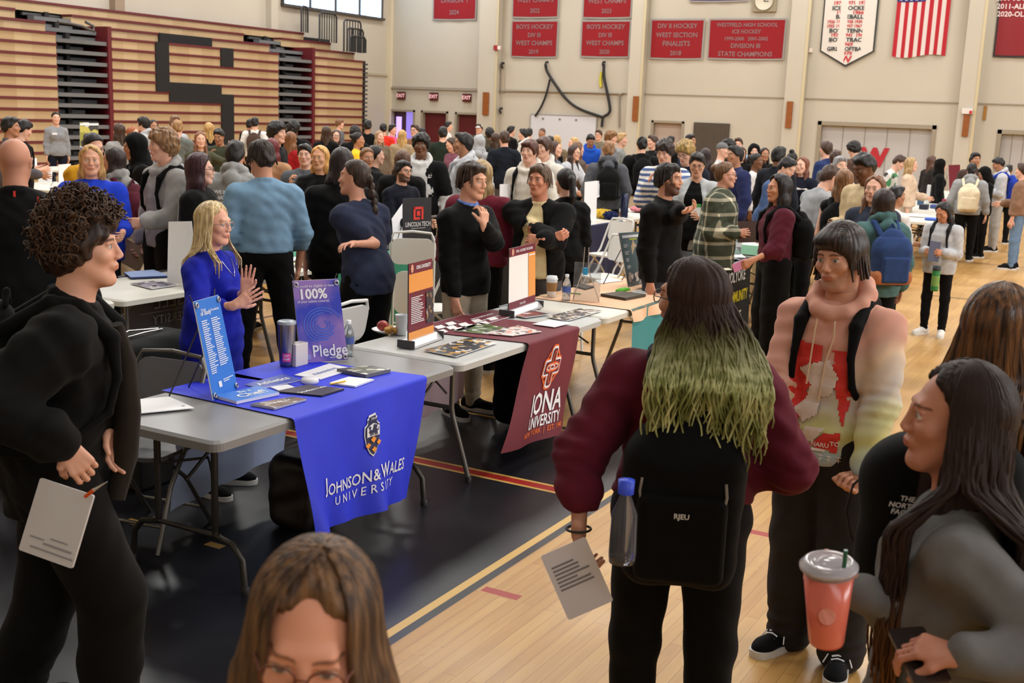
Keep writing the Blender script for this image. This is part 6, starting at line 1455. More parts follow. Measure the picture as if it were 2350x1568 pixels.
def grad_hair(c1, c2, z0, z1, spot=None):
    m = bpy.data.materials.new('two_tone_hair'); t, b = nt(m); L = t.links.new
    tc = N(t, 'ShaderNodeTexCoord'); se = N(t, 'ShaderNodeSeparateXYZ'); L(tc.outputs['Object'], se.inputs[0])
    n = N(t, 'ShaderNodeTexNoise', i2=28., i3=4.); mp = N(t, 'ShaderNodeMapping'); mp.inputs[3].default_value = (1, 1, .25); L(tc.outputs['Object'], mp.inputs[0]); L(mp.outputs[0], n.inputs[0])
    ad = N(t, 'ShaderNodeMath', operation='MULTIPLY_ADD', i1=.2); L(n.outputs[0], ad.inputs[0]); L(se.outputs[2], ad.inputs[2])
    mr = N(t, 'ShaderNodeMapRange', i1=z0+.1, i2=z1+.1, i3=1., i4=0.); L(ad.outputs[0], mr.inputs[0])
    x = N(t, 'ShaderNodeMix', data_type='RGBA'); L(mr.outputs[0], x.inputs[0]); x.inputs[6].default_value = lin(c1)+(1,)
    r2 = N(t, 'ShaderNodeValToRGB'); r2.color_ramp.elements[0].color = lin(c2)+(1,); r2.color_ramp.elements[1].color = lin(spot or c2)+(1,); r2.color_ramp.elements[0].position = .4; r2.color_ramp.elements[1].position = .66; L(n.outputs[0], r2.inputs[0]); L(r2.outputs[0], x.inputs[7])
    r3 = N(t, 'ShaderNodeMix', data_type='RGBA', blend_type='MULTIPLY', i0=.6); L(x.outputs[2], r3.inputs[6]); r4 = N(t, 'ShaderNodeValToRGB'); r4.color_ramp.elements[0].color = (.35, .35, .35, 1); r4.color_ramp.elements[1].color = (1.3, 1.3, 1.3, 1); L(n.outputs[0], r4.inputs[0]); L(r4.outputs[0], r3.inputs[7])
    L(r3.outputs[2], b.inputs['Base Color']); b.inputs['Roughness'].default_value = .55; b.inputs['Specular IOR Level'].default_value = .18
    return m
# --- woman with green-tipped hair, seen from behind
gm = grad_hair((52, 35, 29), (124, 126, 66), 1.4, 1.57, (206, 204, 140))
mw = person('woman with long brown hair fading to green tips, maroon sweatshirt, seen from behind', 1590, 590, 180, d=3.42, lv=2, rig=dict(sex='f', w=1.22, hyaw=58, hroll=-4, L='side', R='side', sh=1.0, hl='grip'),
  hair='long', hc=(50, 36, 30), sk=(196, 142, 116), tc=(92, 26, 42), top=dict(name='sweatshirt', t=.026, sleeve=1.62, r=1.22, hem=1.0, loose=.012, wr=.006), pc=(20, 20, 23), pants=dict(t=.016, r=1.05), glass='black', hb=1.1, hair_mat=gm,
  ik_L=(1328, 1225, 3.35, (-1, .25, .1), (0.05, -.05, -1), (1, .1, 0)), ik_R=(1640, 1090, 3.62, (1, -.2, -.2), (-.9, .3, -.1), (0, -.3, -.7)),
  pack=((22, 22, 25), 'large black backpack with a small white label on the maroon sweatshirt'), pk=(1.15, 1.25, -.12))
wave_hair('hair_locks', mw.r, mw.o, gm, 760, .3, .5, .014, 1.1, 78, clampy=-.2, spread=1.0)
pb = mw.pack; r = mw.r; yb = -.1*(.4+.6*r.w)-.0332-.075
b = MB(); letter(b, 'RJEU', 0, 0, .022, lambda x, y: Vector(r.loc(x*1., yb-.132, 1.05+y+.0)), bold=.03); b.build('label', mat((206, 206, 206)), pb)
for q in (-1, 1): b = MB(); b.tube([tuple(r.loc(q*.12, yb-.1, 1.15)), tuple(r.loc(q*.125, yb-.105, 1.11)), tuple(r.loc(q*.12, yb-.105, 1.08))], .005, 6); b.build('zip_pull', mat((150, 150, 150), .3, .8), pb)
bp = MB(); bp.tube([tuple(r.loc(-.11, yb-.095, 1.14)), tuple(r.loc(0, yb-.1, 1.17)), tuple(r.loc(.11, yb-.095, 1.14))], .004, 5); bp.build('zip', mat((50, 50, 52), .4), pb)
wb = vessel(1428, 1300, [(0, 0), (.028, 0), (.03, .02), (.028, .11), (.012, .15), (.012, .165)], 'small bottle with bright blue cap in the side pocket of the large black backpack', 'water_bottle', mat((150, 156, 170), .1, trans=.8), 0, 'bottle', (('bottle_cap', [(.017, .155), (.018, .185), (0, .187)], mat((50, 80, 220), .4)),), 1.25)
q = ray(1427, 1290)*3.12; wb.location = (q.x, q.y, EYE+q.z)
lw = mw.r.arm['L']; b = MB(); c = lw['W']; u_ = unit(np.cross(lw['d'], (1, 0, .2))); v_ = np.cross(lw['d'], u_); b.tube([tuple(c-lw['d']*.015+(u_*cos(t)+v_*sin(t))*.037) for t in [k*pi/8 for k in range(16)]], .004, 6, closed=True); b.build('hair_tie', blackm, mw.o)
def mk(o, dd, n, t):
    q0, q1, q2 = [ray(x, y)*z_ for x, y, z_ in ((1324, 1328, 3.3), (1274, 1350, 3.3), (1312, 1240, 3.3))]
    c = Vector((q0.x, q0.y, EYE+q0.z))-o.location; s_, f = sheet_between(o, c, (q0-q1), (q2-q0)+_r*.012, .14, .2, mat((206, 202, 206), .6)); b = MB(); lines(b, -.055, -.02, .055, .06, 7, lambda x, y: f(x, y, .003)); lines(b, -.055, -.02, .055, .06, 7, lambda x, y: f(x, y, -.003)); b.build('small_print', mat((120, 116, 120)), o)
held(mw, 'leaflet', 'L', 'printed grey-white leaflet held low in the left hand of the green-haired woman', 'paper', mk)
# --- student in the tie-dye hoodie
td = bpy.data.materials.new('tie_dye'); t_, b_ = nt(td); tc_ = N(t_, 'ShaderNodeTexCoord'); n_ = N(t_, 'ShaderNodeTexNoise', i2=2.2, i3=2.); t_.links.new(tc_.outputs['Object'], n_.inputs[0])
se_ = N(t_, 'ShaderNodeSeparateXYZ'); t_.links.new(tc_.outputs['Object'], se_.inputs[0]); ma_ = N(t_, 'ShaderNodeMath', operation='MULTIPLY_ADD', i1=1.15, i2=-1.02); t_.links.new(se_.outputs[2], ma_.inputs[0]); mb_ = N(t_, 'ShaderNodeMath', operation='MULTIPLY_ADD', i1=.75); t_.links.new(n_.outputs[0], mb_.inputs[0]); t_.links.new(ma_.outputs[0], mb_.inputs[2])
mx_ = N(t_, 'ShaderNodeMath', operation='MULTIPLY_ADD', i1=.45); t_.links.new(se_.outputs[0], mx_.inputs[0]); t_.links.new(mb_.outputs[0], mx_.inputs[2])
r_ = N(t_, 'ShaderNodeValToRGB'); e = r_.color_ramp.elements; e[0].position = .12; e[0].color = lin((176, 154, 168))+(1,); e[1].position = .86; e[1].color = lin((216, 158, 138))+(1,)
for p_, c_ in ((.28, (168, 190, 198)), (.4, (206, 206, 132)), (.52, (200, 190, 180)), (.62, (226, 196, 166)), (.74, (216, 166, 148))): q = e.new(p_); q.color = lin(c_)+(1,)
t_.links.new(mx_.outputs[0], r_.inputs[0]); t_.links.new(r_.outputs[0], b_.inputs['Base Color']); b_.inputs['Roughness'].default_value = .85
hg = person('student in a pastel tie-dye hoodie with red print, dark grey trousers and black sneakers', 1935, 512, -22, d=4.3, lv=2, rig=dict(sex='m', w=1.0, sh=.94, hyaw=-8, hpitch=8, hroll=3, legs='shift', L='pocket', R='down', hl='fist'),
  hair='fringe', hc=(40, 28, 22), sk=(206, 152, 124), top_mat=td, top=dict(name='hoodie', t=.026, sleeve=1.93, r=1.08, hem=.84, loose=.015, wr=.006, hood=True), pc=(62, 58, 56), pants=dict(t=.022, r=1.25, taper=1.15), sc=(34, 36, 44), hb=1.1,
  ik_L=(1974, 1118, 4.22, (.9, .3, -.1), (-.5, -.35, -.75), (-.4, -.4, .3)), ik_R=(1764, 1085, 4.35, (-1, .3, -.1), (.0, -.1, -1), (1, 0, 0)), beard=.22,
  pack=((24, 24, 28), 'black backpack worn over the tie-dye hoodie, its straps over both shoulders'))
wave_hair('hair_locks', hg.r, hg.o, mat((40, 28, 22), .4, kind='hair', col2=(84, 60, 44)), 260, .09, .15, .002, 1., 56, 31, r0=.005)
r = hg.r
def surf(pr, fx, z, e, y0=.3):
    return None
# front print: follows the chest
def chest(r, t=.032, e=.006, belly=0):
    g = r.top(t=.026, sleeve=1.93, r=1.08, hem=.84, loose=.015, wr=.007, hood=True)
    xs = np.arange(-.26, .27, .006); zs = np.arange(.82, 1.5, .006); ys = np.arange(-.02, .3, .004); F = g.field(xs, ys, zs)
    I = (F < 0); idx = I.shape[1]-1-np.argmax(I[:, ::-1, :], axis=1); Y = ys[np.clip(idx, 0, len(ys)-1)]; Y[~I.any(1)] = .12
    for _ in range(4): Y[1:-1, 1:-1] = (Y[1:-1, 1:-1]*2+Y[:-2, 1:-1]+Y[2:, 1:-1]+Y[1:-1, :-2]+Y[1:-1, 2:])/6
    def f(x, z, e2=0):
        i = min(max((x+.26)/.006, 0), len(xs)-2); k = min(max((z-.82)/.006, 0), len(zs)-2); return Vector((x, float(Y[int(i), int(k)])+e+e2, z))
    return f
cf = chest(r)
def patch(b, pts, f, n=14):
    """flat outline (x,z) draped on surface f, filled by a fine grid"""
    xs = [p[0] for p in pts]; zs = [p[1] for p in pts]; x0, x1, z0, z1 = min(xs), max(xs), min(zs), max(zs)
    def ins(x, z):
        c = False; j = len(pts)-1
        for i in range(len(pts)):
            if (pts[i][1] > z) != (pts[j][1] > z) and x < (pts[j][0]-pts[i][0])*(z-pts[i][1])/(pts[j][1]-pts[i][1])+pts[i][0]: c = not c
            j = i
        return c
    st = .007; nx, nz = max(2, int((x1-x0)/st)), max(2, int((z1-z0)/st))
    for i in range(nx):
        for k in range(nz):
            a, c = x0+(x1-x0)*i/nx, z0+(z1-z0)*k/nz; a2, c2 = x0+(x1-x0)*(i+1)/nx, z0+(z1-z0)*(k+1)/nz
            if ins((a+a2)/2, (c+c2)/2): b.add([f(a2, c), f(a, c), f(a, c2), f(a2, c2)], [(0, 1, 2, 3)], 0, True)
# local +X is the wearer's right, on the left in the picture
rp = mat((214, 52, 44), .7); b = MB()
patch(b, [(.115, .98), (.135, 1.08), (.13, 1.2), (.12, 1.31), (.0, 1.3), (.0, 1.24), (.04, 1.2), (.01, 1.17), (.05, 1.12), (.02, 1.06), (.06, 1.03), (.09, .99)], cf)
patch(b, [(-.1, 1.29), (-.04, 1.29), (-.05, 1.24), (-.03, 1.2), (-.06, 1.16), (-.08, 1.06), (-.1, 1.0), (-.12, 1.15)], cf)
patch(b, [(.13, .93), (.12, 1.0), (.07, .99), (.055, .96), (.07, .925)], cf); patch(b, [(.02, .915), (-.04, .97), (-.1, .98), (-.09, .9)], cf)
b.build('red_print', rp, hg.o)
b = MB(); patch(b, [(.09, 1.2), (.04, 1.23), (-.03, 1.25), (-.07, 1.19), (-.05, 1.12), (.0, 1.1), (-.01, 1.04), (.05, 1.0), (.1, 1.04), (.05, 1.09), (.03, 1.15)], lambda x, z: cf(x, z, .003)); patch(b, [(.06, .94), (.03, .99), (-.04, .99), (-.0, .93)], lambda x, z: cf(x, z, .003)); b.build('pale_print', mat((222, 206, 196), .7), hg.o)
b = MB(); letter(b, '07', -.1, .96, .05, lambda x, y: cf(-x, y, .006), bold=.01); letter(b, 'NARU', .03, .925, .025, lambda x, y: cf(-x, y, .008), bold=.02); letter(b, 'TO', .085, .935, .025, lambda x, y: cf(-x, y, .008), bold=.02); quad(b, .0, .9, .05, .91, lambda x, y: cf(-x, y, .008))
for i in range(9):
    x = -.13+.033*i; z = .875
    for q in ((x-.01, z+.008, x+.01, z+.011), (x-.001, z-.012, x+.002, z+.014), (x-.009, z-.004, x+.008, z-.001)): quad(b, *q, lambda x, y: cf(-x, y, .004))
b.build('lettering', mat((226, 214, 204), .7), hg.o)
b = MB()
for q in (-1, 1): b.tube([cf(q*.035, 1.4, .02), cf(q*.04, 1.34, .012), cf(q*.03+.01, 1.24, .01), cf(q*.025+.02, 1.12+q*.03, .012)], .0035, 6)
b.build('drawstring', mat((226, 196, 160), .8), hg.o)
g = Sdf(); a = hg.r.arm['L']; c = a['W']-a['d']*.012; u_ = unit(np.cross(a['d'], (0, 0, 1))); v_ = np.cross(a['d'], u_)
b = MB(); b.tube([tuple(c+(u_*cos(t)+v_*sin(t))*.033) for t in [k*pi/8 for k in range(16)]], .011, 6, closed=True); b.build('watch_strap', blackm, hg.o)
b = MB(); n_ = -a['pn'] if 'pn' in a else u_; b.lathe([(0, .012), (.019, .012), (.02, 0), (0, 0)], 14, M=Matrix.Translation(Vector(c-a['pn']*.03))@Vector(-a['pn']).to_track_quat('Z', 'Y').to_matrix().to_4x4()); b.build('watch_face', mat((14, 14, 16), .15), hg.o)
for n in 'LR':     # laces
    lg = hg.r.leg[n]; b = MB(); t = lg['toe']; o_ = lg['A']+A(0, 0, -.085); R2 = np.array([[t[1], t[0], 0], [-t[0], t[1], 0], [0, 0, 1]]); P = lambda x, y, z: tuple(o_+R2@A(x, y, z))
    for i in range(6): y = .05+.018*i; z = .098-.007*i; b.tube([P(-.024, y, z-.004), P(0, y+.004, z+.003), P(.024, y+.008, z-.004)], .0042, 5)
    for q in (-1, 1): b.tube([P(0, .05, .104), P(q*.03, .045, .112), P(q*.05, .06, .085), P(q*.03, .08, .088), P(0, .055, .104)], .003, 5); b.tube([P(0, .05, .104), P(q*.04, .08, .08), P(q*.055, .1, .05)], .003, 5)
    b.build('laces', wht, hg.o)
b = MB()
for q, s_ in ((1, 'L'), (-1, 'R')): letter(b, 'high mile', 0, 0, .012, lambda x, y: Vector(r.loc(q*.13+x*.6, .128, 1.345+y)), bold=.02)
# --- man in the black coat, left foreground
bc = person('young man with curly dark hair and black coat holding papers, walking on the left', 190, 462, 84, d=3.6, lv=2, rig=dict(sex='m', w=1.02, lean=9, hyaw=-4, hpitch=-6, legs=(((.04, -.1, -1), (.02, -.35, -1)), ((.05, .42, -1), (.02, -.05, -1))), L='fwd', R='fwd', hl='rest', hr='hold'),
  hair='curly', hc=(48, 33, 25), hb=1.0, sk=(226, 172, 146), tc=(27, 26, 27), top=dict(name='coat', t=.032, sleeve=1.95, r=1.3, hem=.8, loose=.03, wr=.007, collar=.02), pc=(38, 37, 39), pants=dict(t=.02, r=1.25, taper=1.1), sc=(40, 38, 38),
  ik_R=(150, 1020, 3.42, (-.7, -.4, -.5), (.5, -.1, -.8), (.1, .7, -.3)), ik_L=(262, 965, 3.75, (-.8, .3, -.5), (-.1, -.2, -1), (.6, -.5, 0)), pack=((22, 24, 26), 'dark backpack on the black coat at the left edge'))
R_ = random.Random(5); b = MB(); r = bc.r
for i in range(900):
    a = R_.uniform(0, 2*pi); el = D(R_.uniform(-25, 90)); q = A(sin(a)*cos(el), cos(a)*cos(el), sin(el))
    if q[1] > .35 and q[2] < .36: continue
    if q[1] > .0 and q[2] < .0: continue
    c = r.hc+r.H@(A(0, -.01, .04)+q*A(.105, .124, .125)); u1 = unit(np.cross(q, A(.3, .2, 1))); u2 = np.cross(q, u1); ph = R_.uniform(0, 6.3); rr_ = R_.uniform(.008, .015); dd = R_.uniform(.015, .045)
    b.tube([tuple(c+r.H@(q*dd*k/7+(u1*cos(ph+k*.9)+u2*sin(ph+k*.9))*rr_)) for k in range(8)], [.0042*(1-.07*k) for k in range(8)], 5)
b.build('hair_curls', mat((50, 34, 26), .45, kind='hair', col2=(96, 68, 48)), bc.o)
# lapel, the brown lining along the front edge of the coat
b = MB(); b.tube([tuple(r.loc(.05, .13, 1.42)), tuple(r.loc(.02, .17, 1.3)), tuple(r.loc(.05, .2, 1.15)), tuple(r.loc(.03, .21, 1.0)), tuple(r.loc(.06, .2, .86))], [.02, .035, .04, .04, .03], 8); b.build('coat_facing', fab(58, 50, 42), bc.o)
def mk(o, dd, n, t):
    q0, q1, q2 = [ray(x, y)*3.33 for x, y in ((130, 1200), (55, 1130), (190, 1100))]; c = Vector((q0.x, q0.y, EYE+q0.z))-o.location
    c1 = ray(78, 1268)*3.3; c2 = ray(185, 1300)*3.3; s_, f = sheet_between(o, c, ray(200, 1225)*3.3-ray(70, 1180)*3.36, ray(180, 1118)*3.33-ray(90, 1285)*3.33, .19, .215, mat((206, 204, 206), .6), .008); b = MB()
    for x0, y0, x1, y1 in ((-.07, -.06, -.02, -.056), (-.02, -.07, .08, -.064), (-.06, -.088, .09, -.083), (0, -.05, .06, -.046)): quad(b, x0, y0, x1, y1, lambda x, y: f(x, y, .006)); quad(b, x0, y0, x1, y1, lambda x, y: f(x, y, -.006))
    b.build('small_print', mat((150, 146, 150)), o)
held(bc, 'paper_pad', 'R', 'white pad of papers held by the man in the black coat', 'paper', mk)
def mk(o, dd, n, t):
    q0, q1 = ray(215, 1125)*3.25, ray(246, 1106)*3.2; q2 = ray(196, 1140)*3.27; b = MB(); b.tube([q2+Vector((0, 0, EYE))-o.location, q0+Vector((0, 0, EYE))-o.location], .0055, 8); b.build('barrel', mat((232, 96, 30), .4), o); b = MB(); b.tube([q0+Vector((0, 0, EYE))-o.location, q1+Vector((0, 0, EYE))-o.location], [.0045, .001], 8); b.build('tip', mat((210, 210, 210), .4), o)
held(bc, 'pen', 'R', 'orange pen between the fingers of the man in the black coat', 'pen', mk)
# --- girl with the iced drink
dh = mat((36, 25, 22), .42, kind='hair', col2=(92, 58, 38)); hmix = grad_hair((44, 30, 25), (82, 52, 32), 1.1, 1.3, (112, 74, 40))
gd = person('girl in profile with long dark brown hair and grey sweater holding an iced drink', 2205, 830, -84, d=2.3, lv=2, rig=dict(sex='f', w=1.0, hyaw=8, hpitch=-2, L='phone', R='fwd', hl='hold', hr='cup'),
  hair='longb', hc=(44, 29, 24), sk=(188, 130, 106), tc=(104, 103, 102), top=dict(name='sweater', t=.02, sleeve=1.93, r=1.08, hem=.86, loose=.012, wr=.006), pc=(36, 40, 58), hair_mat=hmix,
  ik_R=(1968, 1350, 2.3, (.6, .3, -1), (-1, .05, .05), (-.2, .75, -.1)), ik_L=(2205, 1508, 2.12, (1, 0, -.5), (-1, .1, .05), (-.1, .3, -.9)))
wave_hair('hair_locks', gd.r, gd.o, hmix, 460, .5, .8, .005, 1.1, 74, 11, clampy=-.12)
wave_hair('front_locks', gd.r, gd.o, hmix, 240, .5, .72, .006, 1.15, 60, 12, clampy=-.12, azr=(66, 104))
cupm = mat((214, 104, 88), .2, kind='noise', sc=6., col2=(226, 120, 96)); clr = mat((236, 232, 236), .06, trans=.85)
q = ray(1896, 1475)*2.2; o = empty('iced_drink', (q.x, q.y, EYE+q.z), 0, 'clear plastic cup of pink iced drink with domed lid and green straw', 'cup')
ax = (ray(1902, 1300)*2.16-ray(1896, 1475)*2.2); Mt = ax.normalized().to_track_quat('Z', 'Y').to_matrix().to_4x4(); hC = ax.length
b = MB(); b.lathe([(0, 0), (.031, 0), (.033, .006), (.0465, hC*.93), (.0, hC*.93)], 32, M=Mt); b.build('drink', cupm, o)
b = MB(); b.lathe([(.0468, hC*.92), (.0478, hC)], 32, M=Mt); b.build('cup_rim', mat((226, 196, 196), .1, trans=.6), o)
b = MB(); b.lathe([(.05, hC-.006), (.054, hC-.003), (.054, hC+.003), (.049, hC+.005), (.047, hC+.011), (.042, hC+.014), (.036, hC+.01), (.03, hC+.008), (.022, hC+.014), (.01, hC+.017), (0, hC+.017)], 32, M=Mt); b.build('lid', mat((232, 226, 232), .1, trans=.55), o)
b = MB(); b.tube([Mt@Vector((.03, -.0, hC*.7)), Mt@Vector((.036, 0, hC+.045))], .004, 8); b.build('straw', mat((20, 90, 60), .3), o)
b = MB(); camd = (cam.location-Vector(o.location)).normalized(); ld = Mt.to_3x3().inverted()@camd; a0 = atan2(ld.y, ld.x)
b.add([Mt@Vector(((.0425)*cos(a0+.38*cos(k*pi/10)), .0425*sin(a0+.38*cos(k*pi/10)), hC*.48+.017*sin(k*pi/10))) for k in range(20)], [tuple(range(20))]); b.build('round_logo', mat((226, 150, 140), .4), o)
def mk(o, dd, n, t): sheet_between(o, Vector((0, 0, 0))+n*.005, dd+t*.6, t, .07, .145, mat((40, 32, 30), .3), .009, 'phone')
held(gd, 'phone', 'L', 'dark phone in the lower hand of the girl with the iced drink', 'phone', mk)
# her black shoulder bag
o = empty('backpack', (0, 0, 0), 0, 'black backpack with small white lettering hugged in front of the girl with the iced drink', 'backpack')
q = ray(2098, 1190)*2.55; q = Vector((q.x, q.y, EYE+q.z)); o.location = q; ex, ey = cam_axes(q); o.rotation_euler = (0, 0, atan2(ex.y, ex.x))
g = Sdf(); g.box((0, 0, -.02), (.115, .1, .19), .09, .02); g.cap((-.0, 0, .1), (.05, 0, .12), .1, .09, .05); g.disp(lambda X, Y, Z: .006*np.sin(24*X+2*np.sin(17*Z))*np.sin(20*Z+9*Y)); obj('bag', sdf_mesh('bag', g, .008), fab(20, 20, 24), o)
b = MB(); f = lambda x, y: Vector((x-.03, -.112, y+.06)); letter(b, 'THE', .012, .016, .016, f, bold=.02, shear=.2); letter(b, 'NORTH', .004, 0, .016, f, bold=.02, shear=.2); letter(b, 'FACE', .0, -.015, .016, f, bold=.02, shear=.2); b.build('lettering', wht, o)
b = MB(); b.tube([(-.1, 0, .1), (-.135, -.01, .06), (-.145, -.01, -.0), (-.13, -.01, -.06), (-.1, 0, -.1)], .003, 6); b.build('elastic_cord', blackm, o)
b = MB(); b.tube([(-.11, -.03, -.2), (.0, -.04, -.26), (.12, -.05, -.31)], .014, 6); b.build('strap', blackm, o)
# --- girl at the right edge, back turned
ge = person('girl with straight brown hair and bare shoulder at the right edge, back turned', 2318, 652, 168, d=3.0, lv=2, rig=dict(sex='f', w=1., hyaw=-25), hair='longb', hc=(58, 36, 24), sk=(216, 152, 120), tc=(120, 122, 122), top=dict(name='tank_top', t=.014, sleeve=.02, r=.4, hem=.9), pc=(30, 34, 48),
  pack=((18, 18, 22), 'black backpack on the bare-shouldered girl at the right edge'), hair_mat=mat((58, 36, 24), .38, kind='hair', col2=(126, 84, 48)))
wave_hair('hair_locks', ge.r, ge.o, mat((58, 36, 24), .38, kind='hair', col2=(126, 84, 48)), 380, .44, .6, .003, 1.1, 66, 13, clampy=-.12)
# --- girl with glasses, bottom edge
hb_ = mat((80, 56, 40), .55, kind='hair', col2=(126, 92, 60))
gg = person('girl with light brown hair and brown glasses looking down at the bottom edge', 715, 1258, -16, d=1.42, lv=2, rig=dict(sex='f', w=.98, hyaw=8, hpitch=14, hroll=-8), hair='longb', hc=(84, 56, 36), sk=(224, 160, 132), tc=(60, 62, 70), top=dict(t=.02, sleeve=1.9, r=1.1), glass='brown', hair_mat=hb_)
wave_hair('hair_locks', gg.r, gg.o, hb_, 520, .4, .6, .003, 1., 40, 17, clampy=-.12, r0=.004)
# --- blonde woman in royal blue
bw_ = person('blonde woman in glasses and royal blue tunic pressing her palms together behind the front table', 492, 464, 62, d=6.05, lv=2, rig=dict(sex='f', w=1.12, hyaw=-6, hpitch=3, L='phone', R='phone', hl='flat', hr='flat', legs='walk' if False else 'stand'),
  hair='half', hc=(222, 188, 128), sk=(232, 176, 152), tc=(24, 34, 160), top=dict(name='tunic', t=.02, sleeve=1.6, r=1.1, hem=.62, loose=.02, flare=.03, wr=.005), pc=(26, 26, 32), pants=dict(t=.008), glass='clear', sc=(20, 20, 22),
  ik_R=(540, 700, 5.75, (-.6, -.2, -.8), (.75, -.05, .45), (.2, 1, 0)), ik_L=(562, 672, 5.95, (-.3, .4, -.8), (.15, -.1, 1), (-.2, -1, 0)), hair_mat=mat((222, 188, 128), .42, kind='hair', col2=(246, 222, 170)))
wave_hair('hair_locks', bw_.r, bw_.o, mat((222, 188, 128), .42, kind='hair', col2=(246, 222, 170)), 460, .24, .36, .003, 1.1, 60, 23, clampy=-.06)
r = bw_.r; b = MB(); b.tube([tuple(r.loc(-.06, .1, 1.42)), tuple(r.loc(-.03, .135, 1.36)), tuple(r.loc(0, .15, 1.325)), tuple(r.loc(.03, .135, 1.36)), tuple(r.loc(.06, .1, 1.42))], .0022, 5); b.build('necklace', mat((210, 210, 214), .2, 1.), bw_.o)
# ------------------------------------------------------------------ the middle ground
def pap(pr, nm, label, w=.2, h=.27, m=None, name='paper', cat='paper', tilt=0., th=.003, off=(0, 0, 0)):
    def mk(o, dd, n, t): sheet_between(o, Vector((0, 0, .0))+dd*h*.25, t, dd*(1-abs(tilt))+n*tilt, w, h, m or mat((232, 232, 234)), th)
    return held(pr, name, nm, label, cat, mk, off)
def back_logo(pr, s_, z, w, m, nm='lettering', t=.03, y=-.15, rows=1):
    b = MB(); r = pr.r
    for i, q in enumerate(s_): letter(b, q, 0, 0, w, lambda x, y_: Vector(r.loc(x, y, z-i*w*1.15+y_)), bold=.02)
    b.build(nm, m, pr.o)
def badge(pr, x, z, w, h, c, y, nm='name_tag'):
    r = pr.r; b = MB(); b.box((-w/2, 0, -h/2), (w/2, .004, h/2)); o = b.build(nm, mat(c), pr.o); p = r.loc(x, y, z); o.matrix_local = Matrix.Translation(Vector(p))@Matrix(r.C.tolist()).to_4x4(); return o
p = person('bald man in a black jacket with red shoulder stripes, back turned', 33, 312, 176, d=6.2, lv=1, rig=dict(w=1.25, L='side', R='side', hyaw=-12), hair='bald', sk=(206, 148, 122), tc=(24, 24, 26), top=dict(name='jacket', t=.032, sleeve=1.95, r=1.25, hem=.8, loose=.03, collar=.028), pc=(44, 46, 50), pants=dict(t=.02, r=1.2))
for x in (-.02, .09): b = MB(); b.box((-.006, -.003, -.035), (.006, .003, .03)); q = b.build('red_stripe', mat((214, 52, 36)), p.o); q.location = Vector(p.r.loc(x+.02, -.095, 1.455-x*.25))
sl = lambda p, c, n=260, L=.1: wave_hair('hair_locks', p.r, p.o, mat(c, .45, kind='hair'), n, .05, L, .001, 1.1, 52, 41, r0=.0045)
o = simplecloth('draped_case', 'glossy dark grey draped display beside the bald man', mat((52, 54, 56), .35), 2.6, 3.7, .0, front=-5.1, deep=.5, wv=.05)[0]
p = person('man in a light blue button-up shirt with rolled sleeves and black trousers, back turned', 598, 322, -168, d=8.5, lv=1, rig=dict(w=1.1, hyaw=24, hpitch=12, L=((.2, -.05, -1), (.1, .35, -1)), R=((.28, .0, -1), (-.05, .3, -1)), legs='wide'), hc=(40, 30, 24), sk=(206, 150, 120), tc=(122, 156, 184), top=dict(name='shirt', t=.026, sleeve=1.45, r=1.1, hem=.97, loose=.02, wr=.004, collar=.014), pc=(28, 28, 32), pants=dict(t=.012, r=1.15))
sl(p, (48, 36, 28))
p = person('man in a black quarter-zip with light blue collar and khaki trousers touching his chin', 1086, 372, 48, d=7.8, lv=1, rig=dict(w=1.0, hyaw=6, hpitch=6, L='chin', R=((.06, .1, -1), (.0, .3, -1)), hl='cup', hr='rest'), hair='short', hc=(46, 33, 26), sk=(222, 168, 140), tc=(27, 27, 30), top=dict(name='quarter_zip', t=.024, sleeve=1.92, r=1.08, hem=.86, collar=.016), pc=(180, 168, 148), pants=dict(t=.007, r=1.15), ik_L=(1112, 520, 7.6, (.5, -.3, -1), (-.05, .1, 1), (-.6, .6, 0)))
sl(p, (56, 40, 30)); badge(p, -.09, 1.32, .055, .065, (236, 236, 238), .125); g = Sdf(); g.M = (p.r.C, p.r.neck); [g.cap((.062*sin(a), .012+.06*cos(a), .026-.014*cos(a)), (.062*sin(a+.6), .012+.06*cos(a+.6), .026-.014*cos(a+.6)), .012, None, .01) for a in [k*pi/5.5 for k in range(11)]]; obj('shirt_collar', sdf_mesh('collar', g, .006), fab(110, 140, 214), p.o)
p = person('man with folded arms in an open black jacket over a cream polo shirt', 1239, 377, -14, d=8.9, lv=1, rig=dict(w=1.18, hyaw=-14, L='cross', R='cross', hl='hold', hr='hold', belly=.02), ik_R=(1276, 552, 8.64, (-.35, .2, -1), (1, -.1, .25), (.1, .9, .3)), ik_L=(1240, 548, 8.58, (.35, .2, -1), (-1, .3, -.1), (0, 1, -.4)), hair='grey', hc=(92, 74, 58), sk=(214, 148, 120), tc=(226, 208, 160), top=dict(name='polo_shirt', t=.014, sleeve=.8, hem=.86, collar=.014), jack=dict(c=(30, 31, 36), t=.028, sleeve=1.9, r=1.22, hem=.84, open=.055, name='jacket'), pc=(98, 96, 100), pants=dict(t=.018, r=1.1))
sl(p, (104, 84, 66)); b = MB(); a = p.r.arm['R']; c = a['W']; u_ = unit(np.cross(a['d'], (0, 0, 1))); v_ = np.cross(a['d'], u_); b.tube([tuple(c+(u_*cos(t)+v_*sin(t))*.03) for t in [k*pi/6 for k in range(12)]], .008, 5, closed=True); b.build('wristwatch', mat((220, 216, 210), .3, .5), p.o)
